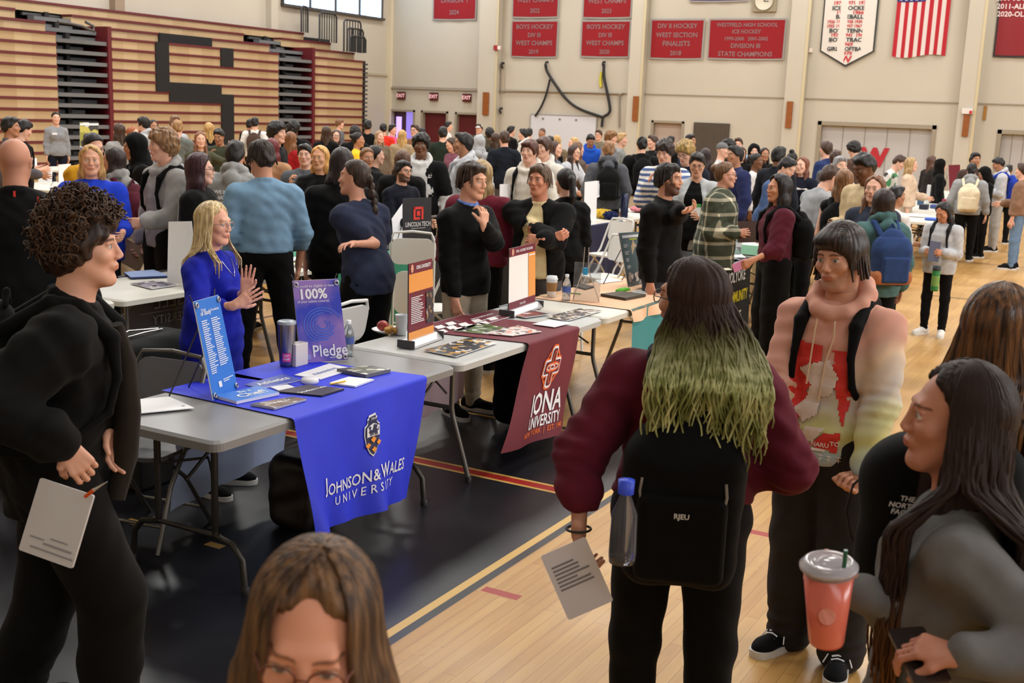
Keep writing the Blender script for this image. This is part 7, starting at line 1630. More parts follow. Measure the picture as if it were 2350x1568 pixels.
p = person('woman with a long braid, navy T-shirt and black flared trousers leaning over the green table', 812, 366, -138, d=8.0, lv=1, rig=dict(sex='f', w=1.06, lean=14, hyaw=30, hpitch=-4, L='fwd', R=((.15, .3, -1), (-.1, .9, -.5)), legs='bend'), hair='braid', hc=(56, 40, 30), sk=(214, 158, 132), tc=(44, 50, 72), top=dict(name='t_shirt', t=.018, sleeve=.55, r=1.25, hem=.84, loose=.008), pc=(24, 24, 28), pants=dict(t=.014, r=1.12, taper=1.35), ik_L=(808, 560, 7.72, (.9, -.6, -.9)))
p = person('woman with a short dark bob and black T-shirt, back turned at the green table', 785, 338, 172, d=8.9, lv=1, rig=dict(sex='f', w=1.3, L=((.2, .0, -1), (.05, .2, -1)), R='down', lean=6), hair='bob', hc=(34, 22, 22), sk=(222, 170, 146), tc=(22, 22, 24), top=dict(name='t_shirt', t=.022, sleeve=.9, r=1.25, hem=.82, loose=.015), pc=(24, 24, 28), pants=dict(t=.014))
p = person('woman with orange-blonde hair in a black T-shirt holding a paper plate of food', 734, 334, -12, d=11.4, lv=1, rig=dict(sex='f', w=1.08, hyaw=-10, L='phone', R='up', hl='cup', hr='cup'), hair='half', hc=(206, 150, 84), sk=(206, 152, 118), tc=(24, 24, 26), top=dict(name='t_shirt', t=.02, sleeve=.9, r=1.15, hem=.84), pc=(36, 34, 48), pants=dict(t=.016, r=1.05)); badge(p, -.06, 1.26, .08, .05, (190, 190, 200), .155, 'chest_print')
def mk(o, dd, n, t): b = MB(); b.lathe([(0, 0), (.07, 0), (.1, .02), (.07, .008), (0, .006)], 16); b.build('plate', mat((232, 228, 220)), o)
held(p, 'paper_plate', 'L', 'white plate held by the orange-blonde woman', 'plate', mk, (0, 0, .02))
p = person('man with black glasses and short beard in a navy zip jacket behind the black sign', 926, 368, 38, d=11.9, lv=1, rig=dict(w=1.0, hyaw=6, L='fwd', R='fwd'), hair='short', hc=(26, 22, 22), sk=(218, 166, 138), beard=.85, glass='black', tc=(30, 34, 50), top=dict(name='jacket', t=.022, sleeve=1.95, hem=.85, collar=.016), pc=(26, 28, 36))
p = person('bearded man in a black jacket gesturing with one hand beside the plaid shirt', 1538, 375, 62, d=9.0, lv=1, rig=dict(w=1.1, hyaw=10, L=((.15, .3, -1), (-.1, 1, .2)), R='down', hl='cup'), hair='short', hc=(26, 22, 22), sk=(212, 156, 128), beard=.95, tc=(22, 22, 25), top=dict(name='jacket', t=.026, sleeve=1.95, r=1.15, hem=.84, collar=.02), pc=(54, 58, 66), pants=dict(t=.016), ik_L=(1562, 485, 8.7, (0, .2, -1), (.9, -.2, .25), (.0, -.4, .8)))
sl(p, (30, 25, 24))
p = person('woman with glasses and hair clip in a green and cream plaid shirt', 1668, 372, 78, d=10.9, lv=1, rig=dict(sex='f', w=1.32, hyaw=8, lean=4, L='fwd', R='phone'), hair='bun', hc=(98, 70, 46), sk=(224, 168, 144), top_mat=mat((58, 64, 48), .85, kind='plaid', col2=(222, 214, 186)), top=dict(name='plaid_shirt', t=.03, sleeve=1.9, r=1.3, hem=.72, loose=.04, flare=.03), pc=(40, 42, 52), glass='black')
pap(p, 'R', 'dark folded leaflet held by the woman in the plaid shirt', m=mat((80, 60, 56)))
p = person('woman with glasses, black top and pale grey cardigan beside the plaid shirt', 1602, 350, -8, d=12.1, lv=1, rig=dict(sex='f', w=1.1, hyaw=6, hpitch=14, L='phone', R='fwd'), hair='short', hc=(26, 22, 22), sk=(210, 158, 128), tc=(20, 20, 22), top=dict(t=.014, sleeve=.8, hem=.84), jack=dict(c=(178, 182, 184), t=.024, sleeve=1.9, r=1.2, hem=.72, open=.07, name='cardigan'), glass='brown', pc=(26, 26, 30))
a_ = p.r.arm['L']; c = p.o.matrix_basis@Vector(a_['grip']+A(0, .02, .05)); b = MB(); o = empty('card', c, 0, 'white card with green top edge in front of the plaid shirt', 'card'); ex, ey = cam_axes(Vector((c.x, c.y, 0))); s_, f = sheet_between(o, Vector((0, 0, 0)), ex, Vector((0, 0, 1)), .095, .125, mat((236, 236, 230))); b = MB(); quad(b, -.0475, .03, .0475, .0625, lambda x, y: f(x, y, .004)); quad(b, -.0475, .03, .0475, .0625, lambda x, y: f(x, y, -.004)); b.build('green_edge', mat((70, 160, 80)), o)
p = person('woman with long dark curly hair in a maroon sweatshirt and black trousers holding a phone', 1788, 398, -72, d=9.9, lv=1, rig=dict(sex='f', w=1.08, hyaw=12, L=((.1, -.1, -1), (.0, .5, -1)), R='down', hl='hold'), hair='long', hb=1.25, hc=(30, 22, 22), sk=(196, 140, 110), tc=(84, 28, 42), top=dict(name='sweatshirt', t=.028, sleeve=1.35, r=1.3, hem=.96, loose=.02), pc=(20, 20, 23), pants=dict(t=.024, r=1.15, taper=1.35), ik_L=(1726, 598, 9.75, (.6, 0, -1)), pack=((20, 20, 23), 'black backpack on the woman in the maroon sweatshirt by the black cloth'))
pap(p, 'L', 'phone in a pink case at the hip of the woman in maroon', .07, .14, mat((200, 120, 160)), 'phone', 'phone', th=.01)
bk = p
p = person('person in a teal hooded jacket with dark hair, back turned, beyond the tie-dye hoodie', 2030, 432, -152, d=9.4, lv=1, rig=dict(sex='f', w=1.12, hyaw=-15, L='phone', R='side'), hair='long', hb=1.15, hc=(40, 26, 22), sk=(200, 144, 116), tc=(72, 104, 104), top=dict(name='jacket', t=.03, sleeve=1.95, r=1.25, hem=.8, loose=.02, hood=True), pc=(26, 28, 34), pack=((44, 66, 112), 'navy backpack with tan base on the teal jacket'), pk=(1.15, 1.1, -.03))
for ch in p.pack.children:
    if ch.name.startswith('bag'):
        r = p.r; g = Sdf(); l = r.loc; yb = -.1*(.4+.6*r.w)-.042-.075; g.box(l(0, yb-.01, 1.16-.11*1.1-.04), (.185, .1, .065), .05, .02, r.C); obj('tan_base', sdf_mesh('tan_base', g, .012), fab(170, 108, 74), p.pack); break
p = person('girl in a pale grey quarter-zip and black leggings looking down, walking on the open floor', 2166, 464, -20, d=11.6, lv=1, rig=dict(sex='f', w=1.06, hyaw=-8, hpitch=30, L='phone', R='phone', legs='stand'), hair='long', hc=(24, 20, 22), sk=(200, 140, 108), tc=(186, 188, 192), top=dict(name='pullover', t=.024, sleeve=1.93, r=1.2, hem=.82, loose=.015, collar=.014), pc=(22, 22, 26), pants=dict(t=.006), sc=(226, 222, 216), so=(226, 226, 224),
   pack=((44, 44, 48), 'dark backpack on the girl in the pale grey quarter-zip'))
pap(p, 'L', 'navy and white flyers held by the girl in the grey quarter-zip', .2, .15, mat((70, 76, 100))); o = vessel(2146, 690, [(0, 0), (.034, 0), (.037, .02), (.037, .19), (.036, .2), (.036, .24), (0, .245)], 'green drinks bottle carried by the girl in the grey quarter-zip', 'drinks_bottle', mat((50, 134, 74), .35), 0, 'bottle', (('bottle_cap', [(.038, .2), (.038, .245), (0, .25)], mat((30, 32, 34))), ('printed_band', [(.0375, .05), (.0378, .15)], mat((120, 160, 80)))), 1.0); q = ray(2144, 668)*11.15; o.location = (q.x, q.y, EYE+q.z)
p = person('blonde woman in a royal blue shirt with white script lettering beside the bald man', 208, 332, 2, d=9.1, lv=1, rig=dict(sex='f', w=1.25, hyaw=-4, L='fwd', R='fwd', hl='hold', hr='hold'), hair='half', hc=(178, 138, 84), sk=(222, 166, 138), tc=(32, 62, 196), top=dict(name='shirt', t=.024, sleeve=1.5, r=1.2, hem=.82, loose=.015), pc=(40, 44, 60)); b = MB(); f = lambda x, y: Vector(p.r.loc(-x, .175, 1.24+y)); letter(b, 'Fitchburg', 0, .0, .05, f, bold=.02, shear=.3); letter(b, 'State', .0, -.045, .035, f, bold=.02, shear=.3); b.build('lettering', wht, p.o)
p = person('tall student with curly light brown hair, grey hoodie and black shorts holding a brown paper', 372, 292, -62, d=9.5, lv=1, rig=dict(w=1.02, hyaw=-12, L='fwd', R=((.1, .1, -1), (-.1, .6, -1)), hl='hold', hr='hold'), hair='curly', hc=(128, 94, 62), sk=(222, 168, 142), tc=(160, 158, 156), top=dict(name='hoodie', t=.03, sleeve=1.93, r=1.3, hem=.84, loose=.02, hood=True), pc=(30, 30, 34), pants=dict(t=.03, r=1.25, shorts=True), sc=(30, 30, 34), pack=((24, 24, 28), 'black backpack on the tall student in the grey hoodie'))
pap(p, 'R', 'brown paper held by the tall student in the grey hoodie', .24, .2, mat((176, 146, 120)))
p = person('woman with long dark red hair, glasses and black cardigan, facing right', 462, 350, 76, d=9.2, lv=1, rig=dict(sex='f', w=1.25, hyaw=8, L='down', R='side'), hair='long', hb=1.35, hc=(50, 20, 26), sk=(226, 178, 156), glass='black', tc=(22, 22, 25), top=dict(name='cardigan', t=.03, sleeve=1.95, r=1.35, hem=.62, loose=.03, flare=.03), pc=(26, 26, 30))
o = empty('tote_bag', (0, 0, 0), 0, 'black tote bag on the woman with the dark red hair', 'bag'); q = p.o.matrix_basis@Vector((.24, -.06, 1.0)); o.location = q; g = Sdf(); g.box((0, 0, 0), (.15, .05, .19), .04, .01); obj('bag', sdf_mesh('bag', g, .014), fab(26, 26, 30), o); b = MB(); b.tube([(-.08, 0, .17), (-.05, 0, .4), (.05, 0, .4), (.08, 0, .17)], .008, 5); b.build('strap', mat((170, 170, 172)), o)
p = person('student with long dark hair, grey top and wide beige trousers walking away', 258, 338, -130, d=10.2, lv=1, rig=dict(sex='f', w=1.02, hyaw=15, L='phone', R='down', legs='walk'), hair='long', hc=(44, 30, 26), sk=(206, 150, 122), tc=(150, 148, 144), top=dict(name='sweatshirt', t=.03, sleeve=1.9, r=1.3, hem=.92, loose=.02, hood=True), pc=(196, 180, 150), pants=dict(t=.026, r=1.25, taper=1.5), pack=((84, 30, 44), 'maroon backpack on the student in beige trousers'))
p = person('person in a black hood and jacket looking left behind the grey hoodies', 306, 304, -76, d=11.4, lv=1, rig=dict(sex='f', w=1.05, hyaw=0, hpitch=10, L='phone'), hair='hood', hc=(20, 20, 22), sk=(176, 124, 98), tc=(22, 22, 25), top=dict(name='jacket', t=.03, sleeve=1.95, r=1.3, hem=.8, loose=.02), pc=(60, 24, 36), pack=((22, 22, 26), 'black backpack on the person in the black hood'))
p = person('woman in glasses and mustard yellow top behind the blonde woman in blue', 214, 306, 30, d=10.6, lv=1, rig=dict(sex='f', w=1.1, hpitch=16, L='phone', R='fwd'), hair='bun', hc=(28, 22, 24), sk=(224, 172, 148), glass='black', tc=(206, 150, 34), top=dict(t=.024, sleeve=1.8, r=1.2, hem=.84), pc=(40, 40, 50))
p = person('student in a grey hoodie with white text on the back, facing away', 540, 322, 165, d=10.4, lv=1, rig=dict(w=1.12, L='pocket', R='pocket'), hair='short', hc=(32, 28, 28), sk=(206, 150, 122), tc=(158, 158, 156), top=dict(name='hoodie', t=.03, sleeve=1.93, r=1.3, hem=.84, loose=.02, hood=True), pc=(96, 80, 66), pants=dict(t=.02, r=1.15)); back_logo(p, ['WE MAY NOT', 'HAVE IT ALL', 'TOGETHER', 'BUT', 'TO'], 1.3, .045, wht, y=-.175)
# ------------------------------------------------------------------ the crowd behind
RG = {'fs': dict(sex='f'), 'ms': dict(), 'fd': dict(sex='f', hpitch=22, L='phone', R='phone'), 'md': dict(hpitch=24, L='phone', R='phone'), 'fp': dict(sex='f', L='fwd', R='down', hyaw=15), 'mp': dict(L='down', R='fwd', hyaw=-15),
      'mh': dict(L='pocket', R='pocket'), 'fh': dict(sex='f', L='strap', R='down', hyaw=-20), 'fr': dict(sex='f', L='reach', R='fwd', lean=14), 'mw': dict(w=1.15, L='side', R='side'), 'fw': dict(sex='f', w=1.22, L='side', R='phone'), 'mx': dict(L='cross', R='cross'), 'mu': dict(L='up', R='chin', hpitch=18), 'fu': dict(sex='f', L='wave', R='phone', w=1.1), 'ml': dict(lean=18, hpitch=20, L='fwd', R='fwd'), 'fl': dict(sex='f', lean=24, hpitch=16, L='reach', R='fwd', w=1.1)}
TOPS = {'t': dict(t=.02, sleeve=.9, r=1.15, hem=.86, name='t_shirt'), 'l': dict(t=.018, sleeve=1.93, hem=.87), 'h': dict(t=.028, sleeve=1.93, r=1.2, hem=.84, loose=.02, hood=True, name='hoodie'), 'j': dict(t=.028, sleeve=1.95, r=1.2, hem=.82, collar=.018, name='jacket'), 'k': dict(t=.014, sleeve=.05, r=.5, hem=.88, name='tank_top'), 's': dict(t=.026, sleeve=1.93, r=1.3, hem=.9, loose=.015, name='sweater')}
crowd = [
 # px, py, facing, height, pose, hair, hair colour, skin, top, colour, trousers, label, extras
 (24, 268, 95, 1.74, 'mp', 'short', HBK, MD, 'j', (84, 80, 84), BLK, 'man in a grey patterned jacket facing right, left edge of the crowd'),
 (54, 275, 110, 1.7, 'md', 'short', HBK, LT, 't', BLK, BLK, 'dark-haired man in a black T-shirt bending over a table at the far left', dict(pack=(BLK, 'black backpack on the man bending at the far left'))),
 (128, 257, 10, 1.72, 'fs', 'bun', HBK, LT, 'l', (140, 142, 146), NAV, 'woman in a grey turtleneck standing alone before the bleachers'),
 (272, 283, -150, 1.66, 'fs', 'long', HBR, LT, 's', (148, 146, 144), BLK, 'woman with long brown hair in grey, back turned before the dark red hair'),
 (306, 290, 60, 1.6, 'fs', 'bob', (150, 84, 50), LT, 'l', (120, 124, 128), BLK, 'small red-haired person in the gap left of the tall student'),
 (328, 268, -100, 1.74, 'mp', 'fringe', HBK, LT, 'h', (176, 176, 178), BLK, 'dark-haired boy in a pale grey hoodie facing left'),
 (352, 275, 20, 1.68, 'fs', 'long', HBK, MD, 'j', BLK, BLK, 'dark-haired woman half hidden by the tall student'),
 (402, 265, 30, 1.78, 'mh', 'short', (120, 90, 70), LT, 'l', (176, 180, 184), BLK, 'tall man with cropped brown hair behind the blond boy'),
 (408, 276, 170, 1.72, 'ms', 'short', (150, 112, 70), LT, 't', (104, 108, 104), BLK, 'boy with sandy hair and grey-green T-shirt, back turned'),
 (460, 302, 8, 1.62, 'fu', 'long', (124, 84, 58), LT, 'l', (74, 74, 56), BLK, 'laughing woman with raised hand and olive top'),
 (478, 281, -160, 1.68, 'fs', 'long', HBL, LT, 'j', BLK, BLK, 'blonde woman with back turned against the bleachers'),
 (502, 295, -20, 1.66, 'mu', 'short', HBK, MD, 's', (62, 66, 50), BLK, 'dark-haired person in olive raising a hand beside the laughing woman'),
 (585, 269, 175, 1.74, 'mh', 'short', HBK, LT, 's', WHT, BLK, 'student in a white sweatshirt with back turned', dict(pack=((72, 54, 46), 'brown backpack on the student in white'))),
 (575, 273, 140, 1.7, 'ms', 'short', HBK, MD, 'j', BLK, BLK, 'dark figure just left of the student in white'),
 (625, 317, 160, 1.66, 'fs', 'long', (96, 26, 30), LT, 's', (170, 128, 96), BLK, 'woman with bright dark-red hair and tan sweater behind the man in blue'),
 (637, 277, 72, 1.76, 'mp', 'curly', HBK, LT, 'j', (30, 33, 42), BLK, 'curly-haired man in a dark quarter-zip facing right'),
 (674, 275, 160, 1.78, 'mw', 'curly', HBK, DK, 'j', BLK, BLK, 'tall dark figure with a cloud of black curls'),
 (668, 302, 150, 1.66, 'fs', 'long', (112, 74, 44), LT, 'j', (150, 26, 30), BLK, 'woman in a red jacket with brown and gold hair'),
 (749, 289, 180, 1.68, 'fs', 'long', HBR, LT, 'j', BLK, BLK, 'woman with long brown hair in black, back turned, right of the aisle'),
 (780, 273, 70, 1.72, 'ms', 'fringe', (112, 78, 52), LT, 't', (96, 98, 104), BLK, 'brown-haired boy in a grey T-shirt facing right by the bleacher end'),
 (771, 298, 15, 1.62, 'fs', 'long', HBR, LT, 's', (190, 190, 190), BLK, 'woman in glasses and pale top by the bleacher end', dict(glass='black')),
 (815, 288, 190, 1.7, 'ms', 'curly', HBK, MD, 'j', BLK, BLK, 'dark curly head left of the man in black T-shirt'),
 (844, 275, 175, 1.78, 'mw', 'short', HBK, MD, 't', BLK, BLK, 'broad man in a black T-shirt with back turned'),
 (823, 304, 82, 1.66, 'fs', 'bun', HBK, MD, 't', (232, 186, 40), BLK, 'woman in a bright yellow T-shirt facing right'),
 (843, 339, 20, 1.62, 'fs', 'bun', (112, 78, 50), MD, 'j', BLK, BLK, 'light-brown-haired woman with black jacket behind the braid'),
 (864, 334, 95, 1.66, 'fp', 'bun', HBK, LT, 'j', BLK, BLK, 'dark-haired woman in black facing right behind the braid'),
 (880, 283, 180, 1.7, 'ms', 'short', HBK, LT, 't', (216, 52, 36), BLK, 'person in a bright red T-shirt, back turned'),
 (872, 300, 30, 1.62, 'fs', 'long', (150, 120, 90), LT, 'j', (110, 96, 80), BLK, 'fair-haired woman in brown below the red T-shirt'),
 (902, 285, 60, 1.68, 'fs', 'short', HBK, LT, 't', (230, 90, 140), BLK, 'dark-haired person in pink behind the tall white sign'),
 (923, 298, 180, 1.64, 'fs', 'long', HBL, LT, 's', (160, 140, 110), BLK, 'blonde woman with back turned left of the brown sweater'),
 (952, 285, -30, 1.76, 'ms', 'short', HBR, LT, 's', (126, 88, 66), BLK, 'man in glasses and a brown sweater with a name tag', dict(glass='black')),
 (968, 293, 150, 1.68, 'ms', 'short', HBK, LT, 'j', (60, 60, 66), BLK, 'dark head between the brown sweater and green sweater'),
 (967, 304, -10, 1.74, 'mw', 'curly', HBK, DK, 'h', (206, 206, 204), BLK, 'curly-haired young man in a black vest over a white hoodie', dict(jack=dict(c=BLK, t=.04, sleeve=.9, r=1.1, hem=.86, open=.05, name='vest'))),
 (1017, 290, 178, 1.76, 'mw', 'short', HBK, LT, 's', (48, 62, 48), BLK, 'man in a dark green sweater, back turned'),
 (1030, 279, 80, 1.74, 'ms', 'short', HBK, LT, 't', WHT, BLK, 'black-haired boy in white facing right by the maroon doors'),
 (1063, 304, -72, 1.8, 'mp', 'short', HBK, MD, 'h', (196, 198, 202), BLK, 'man in a white and grey hoodie facing left', dict(pack=((176, 178, 182), 'grey backpack on the man in the white and grey hoodie'))),
 (925, 344, 165, 1.66, 'fw', 'long', (84, 56, 42), LT, 'j', BLK, BLK, 'woman with long brown hair and black fur-collared coat, back turned'),
 (1036, 316, -60, 1.62, 'fd', 'bob', HBR, LT, 's', (120, 72, 88), BLK, 'brown-haired woman in a mauve sweater'),
 (1101, 308, 170, 1.66, 'fs', 'hood', (170, 172, 176), LT, 'h', (170, 172, 176), BLK, 'person with a pale grey hood up, back turned'),
 (1100, 284, -20, 1.74, 'mw', 'short', HBR, LT, 'j', (70, 70, 56), BLK, 'man in a pale cap left of the first pilaster', dict(cap=(206, 206, 202))),
 (1124, 292, 180, 1.7, 'fs', 'curly', HBK, DK, 'j', (70, 62, 50), BLK, 'curly-haired person against the first pilaster'),
 (1137, 305, 190, 1.64, 'fs', 'long', HBR, LT, 'j', (60, 56, 52), BLK, 'long-haired figure between the first pilaster and the navy jacket'),
 (1106, 366, 172, 1.7, 'fw', 'long', (150, 124, 84), LT, 's', (108, 32, 48), BLK, 'woman in a maroon sweater with fair streaked hair behind the quarter-zip'),
 (1158, 300, -165, 1.76, 'mh', 'short', HBR, LT, 'j', (32, 40, 54), (84, 78, 76), 'man in a navy fleece and grey trousers, back turned'),
 (1174, 289, 120, 1.72, 'ms', 'short', HBK, LT, 'j', BLK, BLK, 'dark-haired figure in black right of the navy fleece'),
 (1201, 295, -90, 1.72, 'mp', 'short', HBK, LT, 'h', WHT, NAV, 'black-haired person in a white hood before the whiteboard'),
 (1215, 294, 170, 1.7, 'ms', 'short', HBK, LT, 'j', BLK, BLK, 'second dark head before the left end of the whiteboard'),
 (1244, 293, -30, 1.72, 'ms', 'buzz', (80, 60, 46), MD, 'j', (112, 104, 80), BLK, 'man with close-cropped hair in khaki in front of the whiteboard'),
 (1216, 320, -26, 1.74, 'mh', 'fringe', (78, 46, 36), LT, 'h', (214, 208, 196), BLK, 'student with fluffy brown hair in a cream hoodie', dict(pack=(BLK, 'black backpack on the student in the cream hoodie'))),
 (1248, 314, -35, 1.72, 'mh', 'fringe', (70, 46, 34), LT, 'h', (216, 210, 200), BLK, 'second student in a cream hoodie, partly hidden'),
 (1276, 324, 75, 1.66, 'fs', 'long', (66, 46, 38), LT, 'j', (120, 124, 134), BLK, 'woman with long brown hair and grey-blue jacket facing right'),
 (1278, 310, 180, 1.64, 'fs', 'bob', HBL, LT, 's', (120, 104, 80), BLK, 'blonde head before the middle of the whiteboard'),
 (1262, 312, 175, 1.68, 'fs', 'short', HBK, LT, 'j', BLK, BLK, 'dark head between the cream hoodie and the blonde head'),
 (1316, 315, -70, 1.64, 'fs', 'bob', HBL, LT, 'l', (200, 180, 160), BLK, 'blonde woman facing left before the whiteboard'),
 (1320, 333, 60, 1.64, 'fr', 'long', (58, 40, 34), LT, 's', (190, 192, 198), BLK, 'woman in glasses and grey sweatshirt reaching out to the tall white board', dict(glass='black')),
 (1328, 325, 120, 1.66, 'fs', 'long', (104, 72, 50), LT, 'j', (90, 76, 66), BLK, 'brown long-haired woman behind the reaching woman'),
 (1356, 308, 10, 1.72, 'md', 'short', HBK, MD, 'h', (34, 84, 190), BLK, 'man in a bright blue hooded jacket looking down'),
 (1374, 298, -20, 1.72, 'ms', 'short', HBR, LT, 'j', (110, 104, 84), BLK, 'man in glasses right of the whiteboard', dict(glass='black')),
 (1404, 299, 70, 1.78, 'mh', 'curly', (118, 82, 46), LT, 'h', (120, 122, 128), BLK, 'tall student with fluffy golden-brown hair in grey'),
 (1428, 305, 80, 1.76, 'mh', 'short', (170, 136, 92), LT, 'l', (140, 144, 142), BLK, 'blond man in a pale grey sweatshirt facing right'),
 (1397, 323, -175, 1.74, 'mh', 'short', (134, 96, 62), LT, 'h', (84, 86, 92), BLK, 'sandy-haired student in a dark grey hoodie, back turned', dict(pack=(BLK, 'black backpack on the dark grey hoodie'))),
 (1474, 314, -170, 1.76, 'mw', 'short', HBK, LT, 'j', BLK, (212, 198, 174), 'person in black with cream trousers and a black hat', dict(cap=BLK, pack=((22, 22, 26), 'big black backpack over cream trousers'))),
 (1498, 310, -60, 1.74, 'ms', 'short', HBR, LT, 'j', BLK, BLK, 'man in black facing left by the beige door'),
 (1527, 318, -20, 1.72, 'mu', 'curly', (44, 32, 30), LT, 's', (80, 100, 140), BLK, 'student in a blue and white striped sweater with arms raised', dict(top_mat=mat((70, 92, 140), .85, kind='stripe', sc=5.5, col2=(224, 222, 216)), hp=1)),
 (1575, 320, -30, 1.76, 'md', 'curly', (150, 122, 70), LT, 'j', (38, 42, 60), BLK, 'curly blond student in glasses and a navy jacket looking down', dict(glass='black')),
 (1586, 308, 60, 1.78, 'ms', 'short', HBK, MD, 'j', (44, 50, 74), BLK, 'black-haired man behind the curly blond student'),
 (1540, 312, 150, 1.7, 'ms', 'short', HBK, LT, 'j', BLK, BLK, 'dark head before the beige door'),
 (1620, 340, 180, 1.64, 'fs', 'long', (40, 26, 26), LT, 'j', (50, 36, 36), BLK, 'long dark hair seen from behind above the grey cardigan'),
 (1660, 327, 80, 1.72, 'ms', 'cap', (110, 110, 112), LT, 'l', (190, 190, 190), BLK, 'man in a grey cap facing right'),
 (1671, 318, -90, 1.76, 'ms', 'curly', HBK, MD, 'j', BLK, BLK, 'curly dark head right of the grey-brown wall panel'),
 (1695, 316, 0, 1.76, 'ms', 'short', HBR, LT, 'l', (150, 170, 210), BLK, 'distant man facing the camera right of the wall panel'),
 (1688, 334, -60, 1.76, 'mw', 'short', HBK, MD, 'j', (38, 44, 82), BLK, 'man in a navy jacket behind the plaid shirt'),
 (1702, 337, 10, 1.64, 'fs', 'bob', HBR, LT, 'j', BLK, BLK, 'woman with a brown bob behind the navy jacket'),
 (1732, 329, 5, 1.68, 'fs', 'hood', BLK, LT, 'j', BLK, BLK, 'woman in black with long black hair facing the camera'),
 (1738, 352, 72, 1.62, 'fs', 'bun', HBK, DK, 'l', (206, 206, 206), BLK, 'woman in a white long-sleeved top facing right'),
 (1756, 339, 20, 1.64, 'fs', 'long', HBK, MD, 'j', BLK, BLK, 'woman in black right of the white long-sleeved top'),
 (1790, 336, 140, 1.76, 'mw', 'short', HBK, DK, 'j', (32, 36, 48), BLK, 'dark-haired man in dark blue before the wide white door'),
 (1820, 342, 160, 1.64, 'fs', 'knot', HBK, LT, 'l', (110, 90, 100), BLK, 'person with a top knot before the wide white door'),
 (1808, 361, 60, 1.74, 'ml', 'short', HBK, LT, 'l', (70, 90, 130), (180, 164, 130), 'man looking down with dark swept hair near the maroon sweatshirt'),
 (1842, 360, -30, 1.64, 'fs', 'long', (110, 64, 46), LT, 's', (30, 36, 58), BLK, 'woman with long auburn hair in a navy and white sweatshirt', dict(band=1)),
 (1897, 324, -120, 1.8, 'mp', 'short', HBR, LT, 'j', (36, 50, 92), BLK, 'tall man in a navy fleece turned left before the wide white door'),
 (1919, 344, 170, 1.7, 'ms', 'short', HBR, LT, 'l', (90, 90, 96), BLK, 'dark-haired head right of the navy fleece'),
 (1961, 323, -130, 1.8, 'md', 'curly', HBK, LT, 'j', (84, 64, 54), NAV, 'tall boy in a brown jacket left of the red letter'),
 (1930, 358, 30, 1.7, 'ms', 'grey', (130, 130, 132), LT, 'l', (216, 216, 216), BLK, 'grey-haired person in white'),
 (1986, 351, -48, 1.78, 'md', 'short', HBK, DK, 's', (200, 178, 140), BLK, 'black-haired young man in a beige sweater looking down'),
 (1908, 379, 120, 1.68, 'fl', 'short', HBR, LT, 't', (150, 152, 156), BLK, 'woman in a grey T-shirt leaning over the table by the white card'),
 (1940, 387, 170, 1.68, 'fs', 'long', (120, 84, 54), LT, 'k', BLK, BLK, 'woman with long light brown hair and a black strappy top', dict(pack=(BLK, 'black bag on the woman in the black strappy top'))),
 (2010, 402, -18, 1.68, 'fs', 'long', (112, 76, 54), LT, 'j', (50, 56, 70), BLK, 'girl with long brown hair facing the camera behind the teal jacket'),
 (2066, 356, 78, 1.74, 'ml', 'short', HBR, LT, 't', (120, 170, 130), BLK, 'man in a green and white floral shirt reading', dict(top_mat=mat((214, 214, 206), .85, kind='blotch', sc=12., col2=(70, 140, 90)))),
 (2094, 361, 84, 1.68, 'fp', 'half', (160, 132, 90), LT, 's', (206, 180, 156), (190, 170, 150), 'fair-haired woman in glasses and a beige sweater facing right', dict(glass='clear')),
 (2060, 426, 130, 1.66, 'mp', 'short', HBK, MD, 't', WHT, BLK, 'person in a white printed shirt behind the teal jacket'),
 (2141, 357, 130, 1.68, 'fs', 'long', (84, 58, 46), LT, 'j', (60, 54, 52), BLK, 'brown long-haired woman left of the last pilaster'),
 (2162, 364, 100, 1.68, 'fs', 'hood', HBK, LT, 'j', BLK, BLK, 'woman with long black hair left of the last pilaster'),
 (2240, 350, 30, 1.8, 'ms', 'short', HBK, MD, 'j', (70, 54, 48), BLK, 'tall dark-haired man before the last pilaster'),
 (2232, 374, 180, 1.66, 'mw', 'short', HBK, LT, 'h', (150, 152, 154), BLK, 'person in a grey hood, back turned', dict(pack=((222, 208, 178), 'cream backpack with a yellow keyring on the grey hood'), pk=(1.15, 1.1, -.05))),
 (2260, 382, -70, 1.66, 'fd', 'hood', BLK, MD, 'j', BLK, BLK, 'woman in a long black headscarf and coat'),
 (2293, 361, -80, 1.76, 'md', 'short', HBK, MD, 'h', (186, 188, 192), (166, 164, 160), 'young man in a pale grey hoodie and grey trousers facing left', dict(pack=((36, 60, 160), 'royal blue backpack on the pale grey hoodie'))),
 (2316, 378, 170, 1.7, 'mp', 'short', HBK, MD, 'j', BLK, BLK, 'dark-haired person in black behind the blue backpack'),
 (2348, 374, -100, 1.72, 'mp', 'short', HBR, LT, 's', (134, 104, 84), (104, 130, 160), 'person in a brown sweater and blue jeans at the right edge'),
 (700, 330, -10, 1.66, 'ms', 'short', HBK, LT, 'j', (90, 94, 100), BLK, 'person half hidden left of the orange-blonde woman'),
 (1298, 386, -150, 1.68, 'fs', 'pony', HBK, LT, 'j', (27, 27, 30), BLK, 'woman with a curly dark ponytail and black jacket with red collar, back turned', dict(d=9.9, lv=1)),
]
DD = {(24, 268): 14.5, (54, 275): 15, (637, 277): 14.5, (967, 304): 13.2, (1063, 304): 13.5, (1474, 314): 18.7, (1527, 318): 13, (1216, 320): 12.5, (1248, 314): 13.8, (1986, 351): 10.6, (1808, 361): 13.6, (2240, 350): 19.6, (2232, 374): 18.4, (2260, 382): 19, (2293, 361): 20, (2316, 378): 21.5, (2348, 374): 17.5, (2141, 357): 22, (2162, 364): 21, (2094, 361): 18.5, (2066, 356): 19, (2060, 426): 11.8, (1575, 320): 13.4, (1908, 379): 11.8}
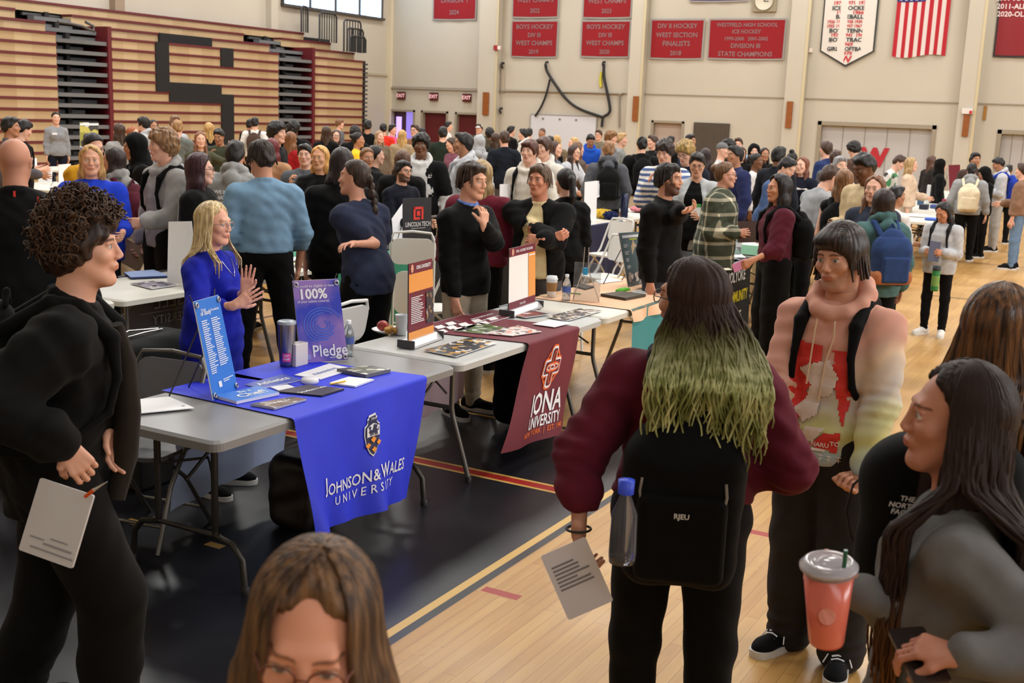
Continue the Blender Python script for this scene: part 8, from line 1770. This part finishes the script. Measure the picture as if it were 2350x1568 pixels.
for i, c in enumerate(crowd):
    px, py, a, h, pose, hair, hcol, skc, tk, tcl, pcl, lab = c[:12]; ex_ = dict(c[12]) if len(c) > 12 else {}
    d_ = ex_.pop('d', DD.get((px, py))); lv = ex_.pop('lv', 0); band = ex_.pop('band', 0); ex_.pop('hp', 0); rg = dict(RG[pose])
    if ex_.get('pack'): ex_['pack'] = ex_['pack']
    p = person(lab, px, py, a, h=h*(1.005), d=d_, lv=lv, rig=rg, hair=hair, hc=hcol, sk=skc, top=TOPS[tk], tc=tcl, pc=pcl, pants=dict(t=.011, r=1.08), group='visitors in the crowd', **ex_)
    if band: g = Sdf(); r = p.r; g.ell(r.loc(0, 0, 1.3), (.21, .155, .045), .02, r.C); obj('white_band', sdf_mesh('band', g, .015), fab(220, 216, 210), p.o)
    if 'brown sweater with a name' in lab or 'turtleneck' in lab: badge(p, .06, 1.32, .09, .045, (236, 236, 236), .155)
